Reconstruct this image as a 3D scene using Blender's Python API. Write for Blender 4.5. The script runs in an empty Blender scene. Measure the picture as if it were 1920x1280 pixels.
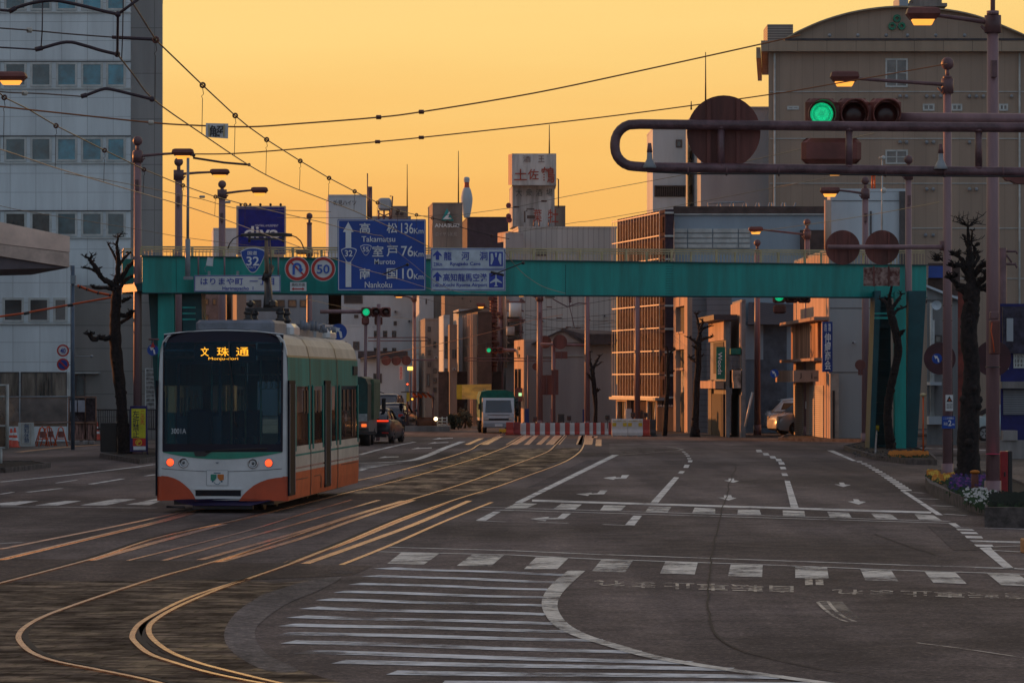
import bpy, math, random
from mathutils import Vector, Matrix
R = math.radians
sc = bpy.context.scene
col = sc.collection

# ---------------------------------------------------------------- camera
F, HY, CX, CH = 6400.0, 715.0, 960.0, 2.6      # focal length in photo pixels, horizon row, centre column, eye height
cd = bpy.data.cameras.new('camera'); cam = bpy.data.objects.new('camera', cd); col.objects.link(cam)
cam.location = (0, 0, CH); cam.rotation_euler = (math.pi/2, 0, 0)
cd.sensor_width = 36; cd.lens = 36*F/1920; cd.shift_y = 75/1920
cd.clip_start = 1; cd.clip_end = 6000
sc.camera = cam

# ---------------------------------------------------------------- sky
SUN_AZ, SUN_EL = 50, 6.0                        # degrees left of the view, degrees up
w = bpy.data.worlds.new('World'); sc.world = w; w.use_nodes = True
nt = w.node_tree; N = nt.nodes; L = nt.links
bg = N['Background']
tc = N.new('ShaderNodeTexCoord'); sx = N.new('ShaderNodeSeparateXYZ'); L.new(tc.outputs['Generated'], sx.inputs[0])
def ramp(stops, src, nodes, links):
    r = nodes.new('ShaderNodeValToRGB'); e = r.color_ramp.elements
    while len(e) < len(stops): e.new(0.5)
    for q, (p, c) in zip(e, stops): q.position = p; q.color = (*c, 1) if len(c) == 3 else c
    links.new(src, r.inputs[0]); return r
wz=N.new('ShaderNodeMapping'); wz.inputs['Scale'].default_value=(2.2,2.2,22); L.new(tc.outputs['Generated'],wz.inputs[0])
wn=N.new('ShaderNodeTexNoise'); wn.inputs['Scale'].default_value=2.0; wn.inputs['Detail'].default_value=4; L.new(wz.outputs[0],wn.inputs['Vector'])
wm_=N.new('ShaderNodeMath'); wm_.operation='MULTIPLY_ADD'; wm_.inputs[1].default_value=.045; L.new(wn.outputs['Fac'],wm_.inputs[0])
wo=N.new('ShaderNodeMath'); wo.operation='SUBTRACT'; wo.inputs[1].default_value=.0225; L.new(sx.outputs['Z'],wo.inputs[0]); L.new(wo.outputs[0],wm_.inputs[2])
front = ramp([(0.0, (.80,.30,.06)), (.035, (.85,.37,.08)), (.07, (.92,.50,.125)), (.112, (.97,.64,.20)), (.22, (.80,.60,.30)), (.45, (.42,.35,.33)), (1, (.22,.23,.29))], wm_.outputs[0], N, L)
back = ramp([(0.0, (.31,.33,.37)), (.15, (.30,.37,.45)), (.5, (.27,.34,.44)), (1, (.22,.23,.29))], sx.outputs['Z'], N, L)
mr = N.new('ShaderNodeMapRange'); mr.inputs['From Min'].default_value = -.45; mr.inputs['From Max'].default_value = .75
mr.interpolation_type = 'SMOOTHSTEP'
dt = N.new('ShaderNodeVectorMath'); dt.operation = 'DOT_PRODUCT'; L.new(tc.outputs['Generated'], dt.inputs[0])
dt.inputs[1].default_value = (-math.sin(R(25)), math.cos(R(25)), 0); L.new(dt.outputs['Value'], mr.inputs['Value'])
mx = N.new('ShaderNodeMixRGB'); L.new(mr.outputs[0], mx.inputs[0]); L.new(back.outputs[0], mx.inputs[1]); L.new(front.outputs[0], mx.inputs[2])
sky = N.new('ShaderNodeTexSky'); sky.sky_type = 'NISHITA'; sky.sun_disc = False; sky.sun_elevation = R(SUN_EL); sky.sun_rotation = R(-SUN_AZ)
ad = N.new('ShaderNodeMixRGB'); ad.blend_type = 'ADD'; ad.inputs[0].default_value = .012
L.new(mx.outputs[0], ad.inputs[1]); L.new(sky.outputs[0], ad.inputs[2]); L.new(ad.outputs[0], bg.inputs[0]); bg.inputs[1].default_value = 1.0

sd = bpy.data.lights.new('sun', 'SUN'); sd.energy = 4.2; sd.angle = R(.5); sd.color = (1, .34, .09)
so = bpy.data.objects.new('sun', sd); col.objects.link(so)
sv = Vector((-math.sin(R(SUN_AZ))*math.cos(R(SUN_EL)), math.cos(R(SUN_AZ))*math.cos(R(SUN_EL)), math.sin(R(SUN_EL))))
so.rotation_euler = sv.to_track_quat('Z', 'Y').to_euler(); so.location = (-60, 60, 60)
sc.view_settings.view_transform = 'Standard'; sc.view_settings.look = 'None'; sc.view_settings.gamma = 1; sc.view_settings.exposure = 0

# ---------------------------------------------------------------- helpers
def P(x, y, D): return Vector(((x-CX)/F*D, D, CH-(y-HY)/F*D))
def G(x, y, z=0.0):
    D = (CH-z)*F/(y-HY); return Vector(((x-CX)/F*D, D, z))
def GD(y): return CH*F/(y-HY)

_m = {}
def mat(name, c, rough=.7, metal=0.0, var=.12, vs=2.0, bump=0.0, bs=20.0, coat=0.0, emit=None, es=1.0, spec=.5, streak=False, dirt=None):
    if name in _m: return _m[name]
    m = bpy.data.materials.new(name); m.use_nodes = True; n = m.node_tree.nodes; l = m.node_tree.links
    b = n['Principled BSDF']; b.inputs['Roughness'].default_value = rough; b.inputs['Metallic'].default_value = metal
    b.inputs['Specular IOR Level'].default_value = spec
    b.inputs['Coat Weight'].default_value = coat; b.inputs['Coat Roughness'].default_value = .08
    t = n.new('ShaderNodeTexCoord'); src = t.outputs['Object']
    if streak:
        mp = n.new('ShaderNodeMapping'); mp.inputs['Scale'].default_value = (1, 1, .12); l.new(src, mp.inputs[0]); src = mp.outputs[0]
    nz = n.new('ShaderNodeTexNoise'); nz.inputs['Scale'].default_value = vs; nz.inputs['Detail'].default_value = 6; nz.inputs['Roughness'].default_value = .65
    l.new(src, nz.inputs['Vector'])
    lo = tuple(max(0, v*(1-var*1.6)) for v in c); hi = tuple(v*(1+var) for v in c)
    if dirt: lo = tuple(a*b_ for a, b_ in zip(c, dirt))
    r = ramp([(.38, lo), (.62, hi)], nz.outputs['Fac'], n, l); l.new(r.outputs[0], b.inputs['Base Color'])
    if bump:
        z = n.new('ShaderNodeTexNoise'); z.inputs['Scale'].default_value = bs; z.inputs['Detail'].default_value = 5; l.new(t.outputs['Object'], z.inputs['Vector'])
        bp = n.new('ShaderNodeBump'); bp.inputs['Strength'].default_value = bump; bp.inputs['Distance'].default_value = .02
        l.new(z.outputs['Fac'], bp.inputs['Height']); l.new(bp.outputs[0], b.inputs['Normal'])
    if emit: b.inputs['Emission Color'].default_value = (*emit, 1); b.inputs['Emission Strength'].default_value = es
    _m[name] = m; return m

def panel(name, c, pw, ph, mortar=.02, dark=.45, rough=.6, var=.08, shift=0.0, streak=True, rot=0):
    "wall of panels / tiles: brick texture lines run along x+y and z"
    if name in _m: return _m[name]
    m = mat(name, c, rough, var=var, vs=.8, streak=streak); n = m.node_tree.nodes; l = m.node_tree.links; b = n['Principled BSDF']
    t = n.new('ShaderNodeTexCoord'); s = n.new('ShaderNodeSeparateXYZ'); l.new(t.outputs['Object'], s.inputs[0])
    a = n.new('ShaderNodeMath'); l.new(s.outputs[0], a.inputs[0]); l.new(s.outputs[1], a.inputs[1])
    cm = n.new('ShaderNodeCombineXYZ'); l.new(a.outputs[0], cm.inputs[0]); l.new(s.outputs[2], cm.inputs[1])
    k = n.new('ShaderNodeTexBrick'); k.offset = 0; k.inputs['Scale'].default_value = 1; k.inputs['Brick Width'].default_value = pw; k.inputs['Row Height'].default_value = ph
    k.inputs['Mortar Size'].default_value = mortar; k.inputs['Mortar Smooth'].default_value = .1
    k.inputs['Color1'].default_value = (1, 1, 1, 1); k.inputs['Color2'].default_value = (.93, .93, .93, 1); k.inputs['Mortar'].default_value = (dark, dark, dark, 1)
    l.new(cm.outputs[0], k.inputs['Vector'])
    src = b.inputs['Base Color'].links[0].from_socket
    q = n.new('ShaderNodeMixRGB'); q.blend_type = 'MULTIPLY'; q.inputs[0].default_value = 1; l.new(src, q.inputs[1]); l.new(k.outputs[0], q.inputs[2]); l.new(q.outputs[0], b.inputs['Base Color'])
    return m

def paint(name, c, wear=.5, scale=9, rough=.6, stretch=(1, 1, 1), lo=.08):
    "worn road paint: breaks up to bare road underneath"
    if name in _m: return _m[name]
    m = mat(name, c, rough, var=.15, vs=3); n = m.node_tree.nodes; l = m.node_tree.links; b = n['Principled BSDF']; out = n['Material Output']
    t = n.new('ShaderNodeTexCoord'); mp = n.new('ShaderNodeMapping'); mp.inputs['Scale'].default_value = stretch; l.new(t.outputs['Object'], mp.inputs[0])
    z = n.new('ShaderNodeTexNoise'); z.inputs['Scale'].default_value = scale; z.inputs['Detail'].default_value = 8; z.inputs['Roughness'].default_value = .75; l.new(mp.outputs[0], z.inputs['Vector'])
    z2 = n.new('ShaderNodeTexNoise'); z2.inputs['Scale'].default_value = .9; z2.inputs['Detail'].default_value = 2; l.new(t.outputs['Object'], z2.inputs['Vector'])
    s = n.new('ShaderNodeMath'); s.operation = 'ADD'; l.new(z.outputs['Fac'], s.inputs[0]); l.new(z2.outputs['Fac'], s.inputs[1])
    r = n.new('ShaderNodeMapRange'); r.inputs['From Min'].default_value = wear*2-.16; r.inputs['From Max'].default_value = wear*2+.14; r.inputs['To Min'].default_value = lo
    l.new(s.outputs[0], r.inputs['Value'])
    tr = n.new('ShaderNodeBsdfTransparent'); ms = n.new('ShaderNodeMixShader')
    l.new(r.outputs[0], ms.inputs[0]); l.new(tr.outputs[0], ms.inputs[1]); l.new(b.outputs[0], ms.inputs[2]); l.new(ms.outputs[0], out.inputs['Surface'])
    return m

def window_glass(name, c, rough=.06):
    return mat(name, c, rough, var=.35, vs=.9, coat=.6, spec=.8)

class MB:
    def __init__(s): s.v = []; s.f = []; s.mi = []; s.sm = []
    def add(s, vs, fs, mi=0, smooth=False):
        o = len(s.v); s.v += [tuple(v) for v in vs]
        for f in fs: s.f.append([i+o for i in f]); s.mi.append(mi); s.sm.append(smooth)
        return s
    def hexa(s, p, mi=0):   # p: 4 bottom ccw, 4 top
        return s.add(p, [(3,2,1,0),(4,5,6,7),(0,1,5,4),(1,2,6,5),(2,3,7,6),(3,0,4,7)], mi)
    def box(s, x0, x1, y0, y1, z0, z1, mi=0):
        return s.hexa([(x0,y0,z0),(x1,y0,z0),(x1,y1,z0),(x0,y1,z0),(x0,y0,z1),(x1,y0,z1),(x1,y1,z1),(x0,y1,z1)], mi)
    def bbox(s, x0, x1, y0, y1, z0, z1, b=.02, mi=0):   # box with chamfered edges
        X=[x0,x0+b,x1-b,x1]; Y=[y0,y0+b,y1-b,y1]; Z=[z0,z0+b,z1-b,z1]
        def ring(ix, iz): return [(X[1],Y[ix],iz),(X[2],Y[ix],iz)]
        def rg(dx, z):
            a=[(x0+dx+b if 0 else x0+dx+b,y0+dx),(x1-dx-b,y0+dx),(x1-dx,y0+dx+b),(x1-dx,y1-dx-b),(x1-dx-b,y1-dx),(x0+dx+b,y1-dx),(x0+dx,y1-dx-b),(x0+dx,y0+dx+b)]
            return [(p[0],p[1],z) for p in a]
        rs = [rg(b,z0),rg(0,z0+b),rg(0,z1-b),rg(b,z1)]
        vs = sum(rs, []); fs=[tuple(range(7,-1,-1)), tuple(range(24,32))]
        for k in range(3):
            for i in range(8): j=(i+1)%8; fs.append((k*8+i,k*8+j,k*8+8+j,k*8+8+i))
        return s.add(vs, fs, mi)
    def prism(s, pts, off, mi=0):       # polygon pts extruded by vector off
        n=len(pts); off=Vector(off); a=[Vector(p) for p in pts]; b=[p+off for p in a]
        fs=[tuple(range(n)), tuple(range(2*n-1,n-1,-1))]
        for i in range(n): j=(i+1)%n; fs.append((i,i+n,j+n,j))
        return s.add(a+b, fs, mi)
    def poly(s, pts, mi=0): return s.add(pts, [tuple(range(len(pts)))], mi)
    def tube(s, pts, r, seg=8, mi=0, cap=True, smooth=True):
        pts=[Vector(p) for p in pts]; n=len(pts); rs = r if isinstance(r,(list,tuple)) else [r]*n
        vs=[]; up=None
        for i,p in enumerate(pts):
            d=(pts[min(i+1,n-1)]-pts[max(i-1,0)])
            if d.length<1e-9: d=Vector((0,0,1))
            d.normalize()
            if up is None:
                up=Vector((0,0,1)) if abs(d.z)<.9 else Vector((1,0,0))
            a=d.cross(up)
            if a.length<1e-4: a=d.cross(Vector((0,1,0)))
            a.normalize(); bb=a.cross(d); up=bb
            for k in range(seg):
                t=2*math.pi*k/seg; vs.append(p+(a*math.cos(t)+bb*math.sin(t))*rs[i])
        fs=[]
        for i in range(n-1):
            for k in range(seg): j=(k+1)%seg; fs.append((i*seg+k,i*seg+j,(i+1)*seg+j,(i+1)*seg+k))
        o=len(s.v); s.add(vs, fs, mi, smooth)
        if cap: 
            s.f.append([o+k for k in range(seg-1,-1,-1)]); s.mi.append(mi); s.sm.append(False)
            s.f.append([o+(n-1)*seg+k for k in range(seg)]); s.mi.append(mi); s.sm.append(False)
        return s
    def cyl(s, c, r, h, axis='Z', seg=16, r2=None, mi=0):
        c=Vector(c); d={'X':Vector((1,0,0)),'Y':Vector((0,1,0)),'Z':Vector((0,0,1))}[axis]
        return s.tube([c,c+d*h],[r,r if r2 is None else r2],seg,mi)
    def ball(s, c, r, mi=0, seg=12, sq=(1,1,1)):
        c=Vector(c); vs=[]; fs=[]; h=seg//2
        for i in range(h+1):
            a=math.pi*i/h
            for k in range(seg):
                t=2*math.pi*k/seg; vs.append(c+Vector((math.sin(a)*math.cos(t)*sq[0],math.sin(a)*math.sin(t)*sq[1],math.cos(a)*sq[2]))*r)
        for i in range(h):
            for k in range(seg): j=(k+1)%seg; fs.append((i*seg+k,(i+1)*seg+k,(i+1)*seg+j,i*seg+j))
        return s.add(vs, fs, mi, True)
    def lathe(s, c, prof, seg=16, mi=0, axis='Z'):
        c=Vector(c); vs=[]
        for r,h in prof:
            for k in range(seg):
                t=2*math.pi*k/seg
                q={'Z':(r*math.cos(t),r*math.sin(t),h),'Y':(r*math.cos(t),h,r*math.sin(t))}[axis]; vs.append(c+Vector(q))
        fs=[(i*seg+k,i*seg+(k+1)%seg,(i+1)*seg+(k+1)%seg,(i+1)*seg+k) for i in range(len(prof)-1) for k in range(seg)]
        return s.add(vs, fs, mi, True)
    def disc(s, x, y, D, rpx, thick=.03, seg=32, mi=0):   # disc facing the camera, pixel placement at depth D
        c=P(x,y,D); return s.cyl(c, rpx*D/F, thick, 'Y', seg, mi=mi)
    def build(s, name, mats, parent=None, world=True):
        me=bpy.data.meshes.new(name); me.from_pydata(s.v,[],s.f)
        if not isinstance(mats,(list,tuple)): mats=[mats]
        for m in mats: me.materials.append(m)
        me.polygons.foreach_set('material_index', s.mi); me.polygons.foreach_set('use_smooth', s.sm)
        me.update()
        import bmesh
        b=bmesh.new(); b.from_mesh(me); bmesh.ops.recalc_face_normals(b, faces=b.faces[:]); b.to_mesh(me); b.free()
        o=bpy.data.objects.new(name, me); col.objects.link(o)
        if parent:
            o.parent=parent
            if world and not parent.parent: o.matrix_parent_inverse=ROOT[parent.name].inverted()
        return o

ROOT = {}
def root_of(o):
    while o.parent: o=o.parent
    return o.name
def tag(o, label, cat, group=None, kind=None):
    if label: o['label']=label
    if cat: o['category']=cat
    if group: o['group']=group
    if kind: o['kind']=kind
    return o
def thing(name, label, cat, loc=(0,0,0), rz=0.0, group=None, scale=1.0):
    o=bpy.data.objects.new(name,None); col.objects.link(o); o.location=loc; o.rotation_euler=(0,0,rz); o.scale=(scale,)*3; o.empty_display_size=.3
    tag(o,label,cat,group)
    ROOT[o.name]=Matrix.LocRotScale(Vector(loc), Matrix.Rotation(rz,3,'Z').to_quaternion(), Vector((scale,)*3))
    return o
def solo(o, label, cat, group=None): ROOT[o.name]=Matrix.Identity(4); return tag(o,label,cat,group)
def struct(name, mb, m): o=mb.build(name,m); tag(o,None,None,None,'structure'); ROOT[o.name]=Matrix.Identity(4); return o
def copy_tree(o, parent=None):
    c=o.copy(); col.objects.link(c)
    if parent: c.parent=parent
    for ch in list(o.children): copy_tree(ch, c)
    return c
def dup(o, loc, label, rz=None, scale=None, group=None):
    c=copy_tree(o); c.location=loc
    if rz is not None: c.rotation_euler=(0,0,rz)
    if scale is not None: c.scale=(scale,)*3
    c['label']=label
    if group: c['group']=group
    return c

def txt_mesh(body, bold=0.0, spacing=1.0):
    c=bpy.data.curves.new('lettering','FONT'); c.body=body; c.align_x='CENTER'; c.size=1; c.offset=bold; c.resolution_u=3; c.space_line=spacing
    o=bpy.data.objects.new('lettering',c); col.objects.link(o); bpy.context.view_layer.update()
    me=bpy.data.meshes.new_from_object(o.evaluated_get(bpy.context.evaluated_depsgraph_get()))
    bpy.data.objects.remove(o); bpy.data.curves.remove(c); return me
def txt(parent, body, x0, y0, x1, y1, D, m, bold=0.015, spacing=.95, name='lettering', frame=None, flip=False, shear=0):
    "lettering fitted to the rectangle, standing at depth D (or in the plane of a Face)"
    bold=min(bold,.010 if any(ord(c_)>0x2fff for c_ in body) else .016)
    me=txt_mesh(body,bold,spacing); xs=[v.co.x for v in me.vertices]; ys=[v.co.y for v in me.vertices]
    if not xs: return
    ax,bx,ay,by=min(xs),max(xs),min(ys),max(ys)
    for v in me.vertices:
        u=(v.co.x-ax)/max(1e-6,bx-ax); t=(v.co.y-ay)/max(1e-6,by-ay)
        if flip: u,t=1-u,1-t
        if frame: v.co=frame(u,t)
        else: v.co=P(x0+(x1-x0)*u, y1+(y0-y1)*t+shear*u, D)
    me.materials.clear(); me.materials.append(m)
    o=bpy.data.objects.new(name,me); col.objects.link(o)
    if parent:
        o.parent=parent
        if not parent.parent: o.matrix_parent_inverse=ROOT[parent.name].inverted()
    return o

class Face:
    "a vertical wall plane between two plan points (px column, depth)"
    def __init__(s, xa, Da, xb, Db):
        s.a=Vector(((xa-CX)/F*Da,Da)); s.b=Vector(((xb-CX)/F*Db,Db)); s.d=s.b-s.a; s.len=s.d.length; s.u=s.d/s.len
        s.n=Vector((s.u.y,-s.u.x))
        if s.n.dot(s.a+s.b)>0: s.n=-s.n      # towards the camera
    def at(s, px):
        k=(px-CX)/F; t=(k*s.a.y-s.a.x)/(s.d.x-k*s.d.y); return t*s.len
    def w(s, u, z, o=0.0): q=s.a+s.u*u+s.n*o; return Vector((q.x,q.y,z))
    def z(s, px, py): u=s.at(px); D=(s.a+s.u*u).y; return CH-(py-HY)/F*D
    def rect(s, px0, py0, px1, py1):
        u0,u1=s.at(px0),s.at(px1); xm=(px0+px1)/2
        return u0,u1,s.z(xm,py1),s.z(xm,py0)
    def fbox(s, mb, u0, u1, z0, z1, o0, o1, mi=0):
        return mb.hexa([s.w(u0,z0,o1),s.w(u1,z0,o1),s.w(u1,z0,o0),s.w(u0,z0,o0),s.w(u0,z1,o1),s.w(u1,z1,o1),s.w(u1,z1,o0),s.w(u0,z1,o0)],mi)
    def pbox(s, mb, px0, py0, px1, py1, o0=0, o1=.05, mi=0): return s.fbox(mb,*s.rect(px0,py0,px1,py1),o0,o1,mi)

def window(fc, parent, px0, py0, px1, py1, frame, glass, fw=.06, mull=0, name='window', rows=0):
    u0,u1,z0,z1=fc.rect(px0,py0,px1,py1); a=MB()
    fc.fbox(a,u0,u1,z0,z0+fw,-.02,.05); fc.fbox(a,u0,u1,z1-fw,z1,-.02,.05); fc.fbox(a,u0,u0+fw,z0+fw,z1-fw,-.02,.05); fc.fbox(a,u1-fw,u1,z0+fw,z1-fw,-.02,.05)
    for i in range(mull): c=u0+(u1-u0)*(i+1)/(mull+1); fc.fbox(a,c-fw*.4,c+fw*.4,z0+fw,z1-fw,-.02,.045)
    for i in range(rows): c=z0+(z1-z0)*(i+1)/(rows+1); fc.fbox(a,u0+fw,u1-fw,c-fw*.3,c+fw*.3,-.02,.04)
    f=a.build(name,frame,parent); g=MB(); fc.fbox(g,u0+fw,u1-fw,z0+fw,z1-fw,-.01,.015); g.build('pane',glass,f); return f

def block(name, label, cat, xa, Da, xb, Db, ytop, depth, wall, back=None, yref=None, zb=0.0, roofm=None, parapet=.0, group=None):
    """building body: front edge from (xa,Da) to (xb,Db), height from the roofline row ytop at column yref; back=(px,D) gives the far end of the left edge"""
    fc=Face(xa,Da,xb,Db); h=fc.z(yref if yref is not None else xa, ytop)
    if back: bl=Vector(((back[0]-CX)/F*back[1],back[1]))-fc.a
    else:
        q_=fc.a if abs(fc.a.x/fc.a.y)<abs(fc.b.x/fc.b.y) else fc.b      # flank set edge-on to the street view
        if fc.a.x*fc.b.x<0: bl=-fc.n*depth
        else: bl=q_.normalized()*depth
    a=Vector((*fc.a,0)); b=Vector((*fc.b,0)); o=Vector((*bl,0)); mid=(a+b+o)/2
    t=thing(name,label,cat,(mid.x,mid.y,zb),0,group)
    Z=Vector((0,0,1)); mb=MB(); q=[a,b,b+o,a+o]
    mb.hexa([p+Z*zb for p in q]+[p+Z*h for p in q]); mb.build('wall',wall,t)
    r=MB(); c=(a+b+o*1)/2; ex=lambda p,k: c+(p-c)*k
    k=1.01
    if parapet: r.hexa([ex(p,k)+Z*(h+.003) for p in q]+[ex(p,k)+Z*(h+parapet) for p in q])
    else: r.hexa([ex(p,k)+Z*(h+.003) for p in q]+[ex(p,k)+Z*(h+.12) for p in q])
    r.build('roof',roofm or wall,t)
    t['h']=h
    left=None
    if back: 
        left=Face(back[0],back[1],xa,Da)
    return t,fc,left,h
def wire(name, label, pts, r=.012, m=None, group=None, cat='cable'):
    mb=MB().tube(pts,r,5,cap=False); return solo(mb.build(name,m or M['wire']),label,cat,group)
def sagline(a, b, sag, n=12):
    a=Vector(a); b=Vector(b); return [a.lerp(b,i/n)-Vector((0,0,sag*4*(i/n)*(1-i/n))) for i in range(n+1)]

M={}
M['pole']=mat('pole_paint',(.24,.14,.15),.45,var=.12,vs=3,bump=.1,streak=True)
M['gantry']=mat('gantry_paint',(.13,.068,.078),.42,var=.25,vs=5,bump=.25,bs=30)
M['pole2']=mat('pole_dark',(.15,.075,.08),.5,var=.15,vs=3)
M['signback']=mat('sign_back_brown',(.16,.045,.035),.6,var=.3,vs=3,streak=True)
M['teal']=mat('bridge_teal',(.006,.28,.24),.5,var=.2,vs=1.3,streak=True,dirt=(1.5,.72,.72))
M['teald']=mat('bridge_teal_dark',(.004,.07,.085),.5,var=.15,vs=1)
M['cream']=mat('rail_cream',(.5,.40,.22),.5,var=.12,vs=3)
M['wire']=mat('wire_dark',(.05,.04,.04),.35,.6,var=.1)
M['wirel']=mat('wire_bright',(.35,.27,.22),.4,.5,var=.1)
M['black']=mat('black_rubber',(.012,.012,.015),.6)
M['blackm']=mat('black_metal',(.02,.018,.02),.35)
M['dark']=mat('dark_void',(.012,.012,.016),.8)
M['white']=mat('white_paint',(.62,.64,.64),.5,var=.06)
M['grey']=mat('grey_metal',(.25,.27,.29),.45,var=.1)
M['bluesign']=mat('sign_blue',(.0,.055,.34),.35,var=.1,vs=1)
M['signwhite']=mat('sign_white',(.66,.66,.66),.4,var=.06)
M['letwhite']=mat('letter_white',(.75,.75,.75),.4,var=.05)
M['letblue']=mat('letter_blue',(.015,.045,.35),.4,var=.05)
M['red']=mat('sign_red',(.5,.02,.015),.4,var=.1)
M['bark']=mat('bark',(.016,.011,.011),.95,var=.5,vs=12,bump=1.0,bs=14)
M['lampglass']=mat('lamp_glow',(.6,.25,.05),.3,emit=(1,.38,.055),es=1.35)
M['green_on']=mat('signal_green_lit',(.0,.3,.15),.3,emit=(.01,.75,.30),es=1.25)
M['lens_off']=mat('signal_lens_dark',(.05,.012,.012),.25)
def _dots():
    m=M['green_on']; n=m.node_tree.nodes; l=m.node_tree.links; b=n['Principled BSDF']; t=n.new('ShaderNodeTexCoord'); v=n.new('ShaderNodeTexVoronoi'); v.inputs['Scale'].default_value=62; v.inputs['Randomness'].default_value=.25
    l.new(t.outputs['Object'],v.inputs['Vector']); r=n.new('ShaderNodeMapRange'); r.inputs['From Min'].default_value=.15; r.inputs['From Max'].default_value=.5; r.inputs['To Min'].default_value=1.35; r.inputs['To Max'].default_value=.35; l.new(v.outputs['Distance'],r.inputs['Value']); l.new(r.outputs[0],b.inputs['Emission Strength'])
_dots()
M['signal']=mat('signal_casing',(.17,.045,.035),.5,var=.2)
M['glassd']=window_glass('glass_dark',(.012,.02,.03))
M['glassb']=window_glass('glass_blue',(.03,.21,.29))
M['glassg']=window_glass('glass_grey',(.06,.07,.07),.12)
M['frame']=mat('window_frame_pale',(.48,.50,.48),.4)
M['framed']=mat('window_frame_dark',(.07,.06,.06),.4)
M['orange']=mat('orange_paint',(.62,.085,.01),.45,var=.1)
M['yellow']=mat('yellow_paint',(.62,.42,.02),.5,var=.1)
M['conc']=mat('concrete',(.24,.22,.21),.85,var=.2,vs=1.5,bump=.3,streak=True)
M['kerb']=mat('kerb_stone',(.10,.085,.08),.9,var=.3,vs=4,bump=.5)
M['rooftile']=mat('roof_tile_dark',(.045,.04,.05),.6,var=.25,vs=3)
M['wht']=panel('white_facade',(.50,.54,.55),1.17,.86,.012,.6)
M['gry']=mat('grey_facade',(.34,.37,.40),.8,var=.1,vs=.5,streak=True)
M['brn']=mat('brown_facade',(.24,.19,.16),.8,var=.15,vs=.6,streak=True)
M['soil']=mat('planter_soil',(.03,.022,.015),1,var=.4,vs=8,bump=1,bs=30)

# ---------------------------------------------------------------- ground, road, tracks
def asphalt(name, c, warm=1.0, rough=.82, var=.3, spec=.14, sp=15, crack=False):
    m=bpy.data.materials.new(name); m.use_nodes=True; n=m.node_tree.nodes; l=m.node_tree.links; b=n['Principled BSDF']
    b.inputs['Specular IOR Level'].default_value=spec
    t=n.new('ShaderNodeTexCoord')
    def nz(sc_, det=6, ro=.6, st=None):
        z=n.new('ShaderNodeTexNoise'); z.inputs['Scale'].default_value=sc_; z.inputs['Detail'].default_value=det; z.inputs['Roughness'].default_value=ro
        if st:
            mp=n.new('ShaderNodeMapping'); mp.inputs['Scale'].default_value=st; l.new(t.outputs['Object'],mp.inputs[0]); l.new(mp.outputs[0],z.inputs['Vector'])
        else: l.new(t.outputs['Object'],z.inputs['Vector'])
        return z
    big=nz(.16,6,.62,(1,.45,1)); fine=nz(sp,5,.85); mid=nz(1.6,10,.8)
    lo=tuple(v*(1-var*1.3) for v in c); hi=tuple(v*(1+var) for v in c)
    r=ramp([(.40,lo),(.60,hi)],big.outputs['Fac'],n,l)
    r2=ramp([(.40,(.50,.50,.52)),(.49,(1,1,1)),(.56,(1.1,1.08,1.05)),(.62,(2.2,2.1,2.0))],fine.outputs['Fac'],n,l)
    r3=ramp([(.42,(.62,.62,.65)),(.57,(1.2,1.17,1.13))],mid.outputs['Fac'],n,l)
    trk=nz(1.0,3,.5,(.75,.02,1)); r5=ramp([(.40,(.80,.80,.82)),(.58,(1.15,1.13,1.1))],trk.outputs['Fac'],n,l)
    a0=n.new('ShaderNodeMixRGB'); a0.blend_type='MULTIPLY'; a0.inputs[0].default_value=1; l.new(r.outputs[0],a0.inputs[1]); l.new(r5.outputs[0],a0.inputs[2])
    a=n.new('ShaderNodeMixRGB'); a.blend_type='MULTIPLY'; a.inputs[0].default_value=1; l.new(a0.outputs[0],a.inputs[1]); l.new(r2.outputs[0],a.inputs[2])
    q=n.new('ShaderNodeMixRGB'); q.blend_type='MULTIPLY'; q.inputs[0].default_value=.8; l.new(a.outputs[0],q.inputs[1]); l.new(r3.outputs[0],q.inputs[2])
    l.new(q.outputs[0],b.inputs['Base Color'])
    rr=n.new('ShaderNodeMapRange'); rr.inputs['To Min'].default_value=rough-.1; rr.inputs['To Max'].default_value=rough+.14; l.new(mid.outputs['Fac'],rr.inputs['Value']); l.new(rr.outputs[0],b.inputs['Roughness'])
    bp=n.new('ShaderNodeBump'); bp.inputs['Strength'].default_value=.5; bp.inputs['Distance'].default_value=.012; l.new(fine.outputs['Fac'],bp.inputs['Height']); l.new(bp.outputs[0],b.inputs['Normal'])
    return m
M['asph']=asphalt('asphalt',(.150,.124,.118))
M['asph_dark']=asphalt('asphalt_patch',(.10,.085,.085),sp=12)
M['asph_new']=asphalt('asphalt_band',(.115,.090,.080))
M['pave']=asphalt('pavement_slabs',(.13,.115,.105),sp=8)

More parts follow.
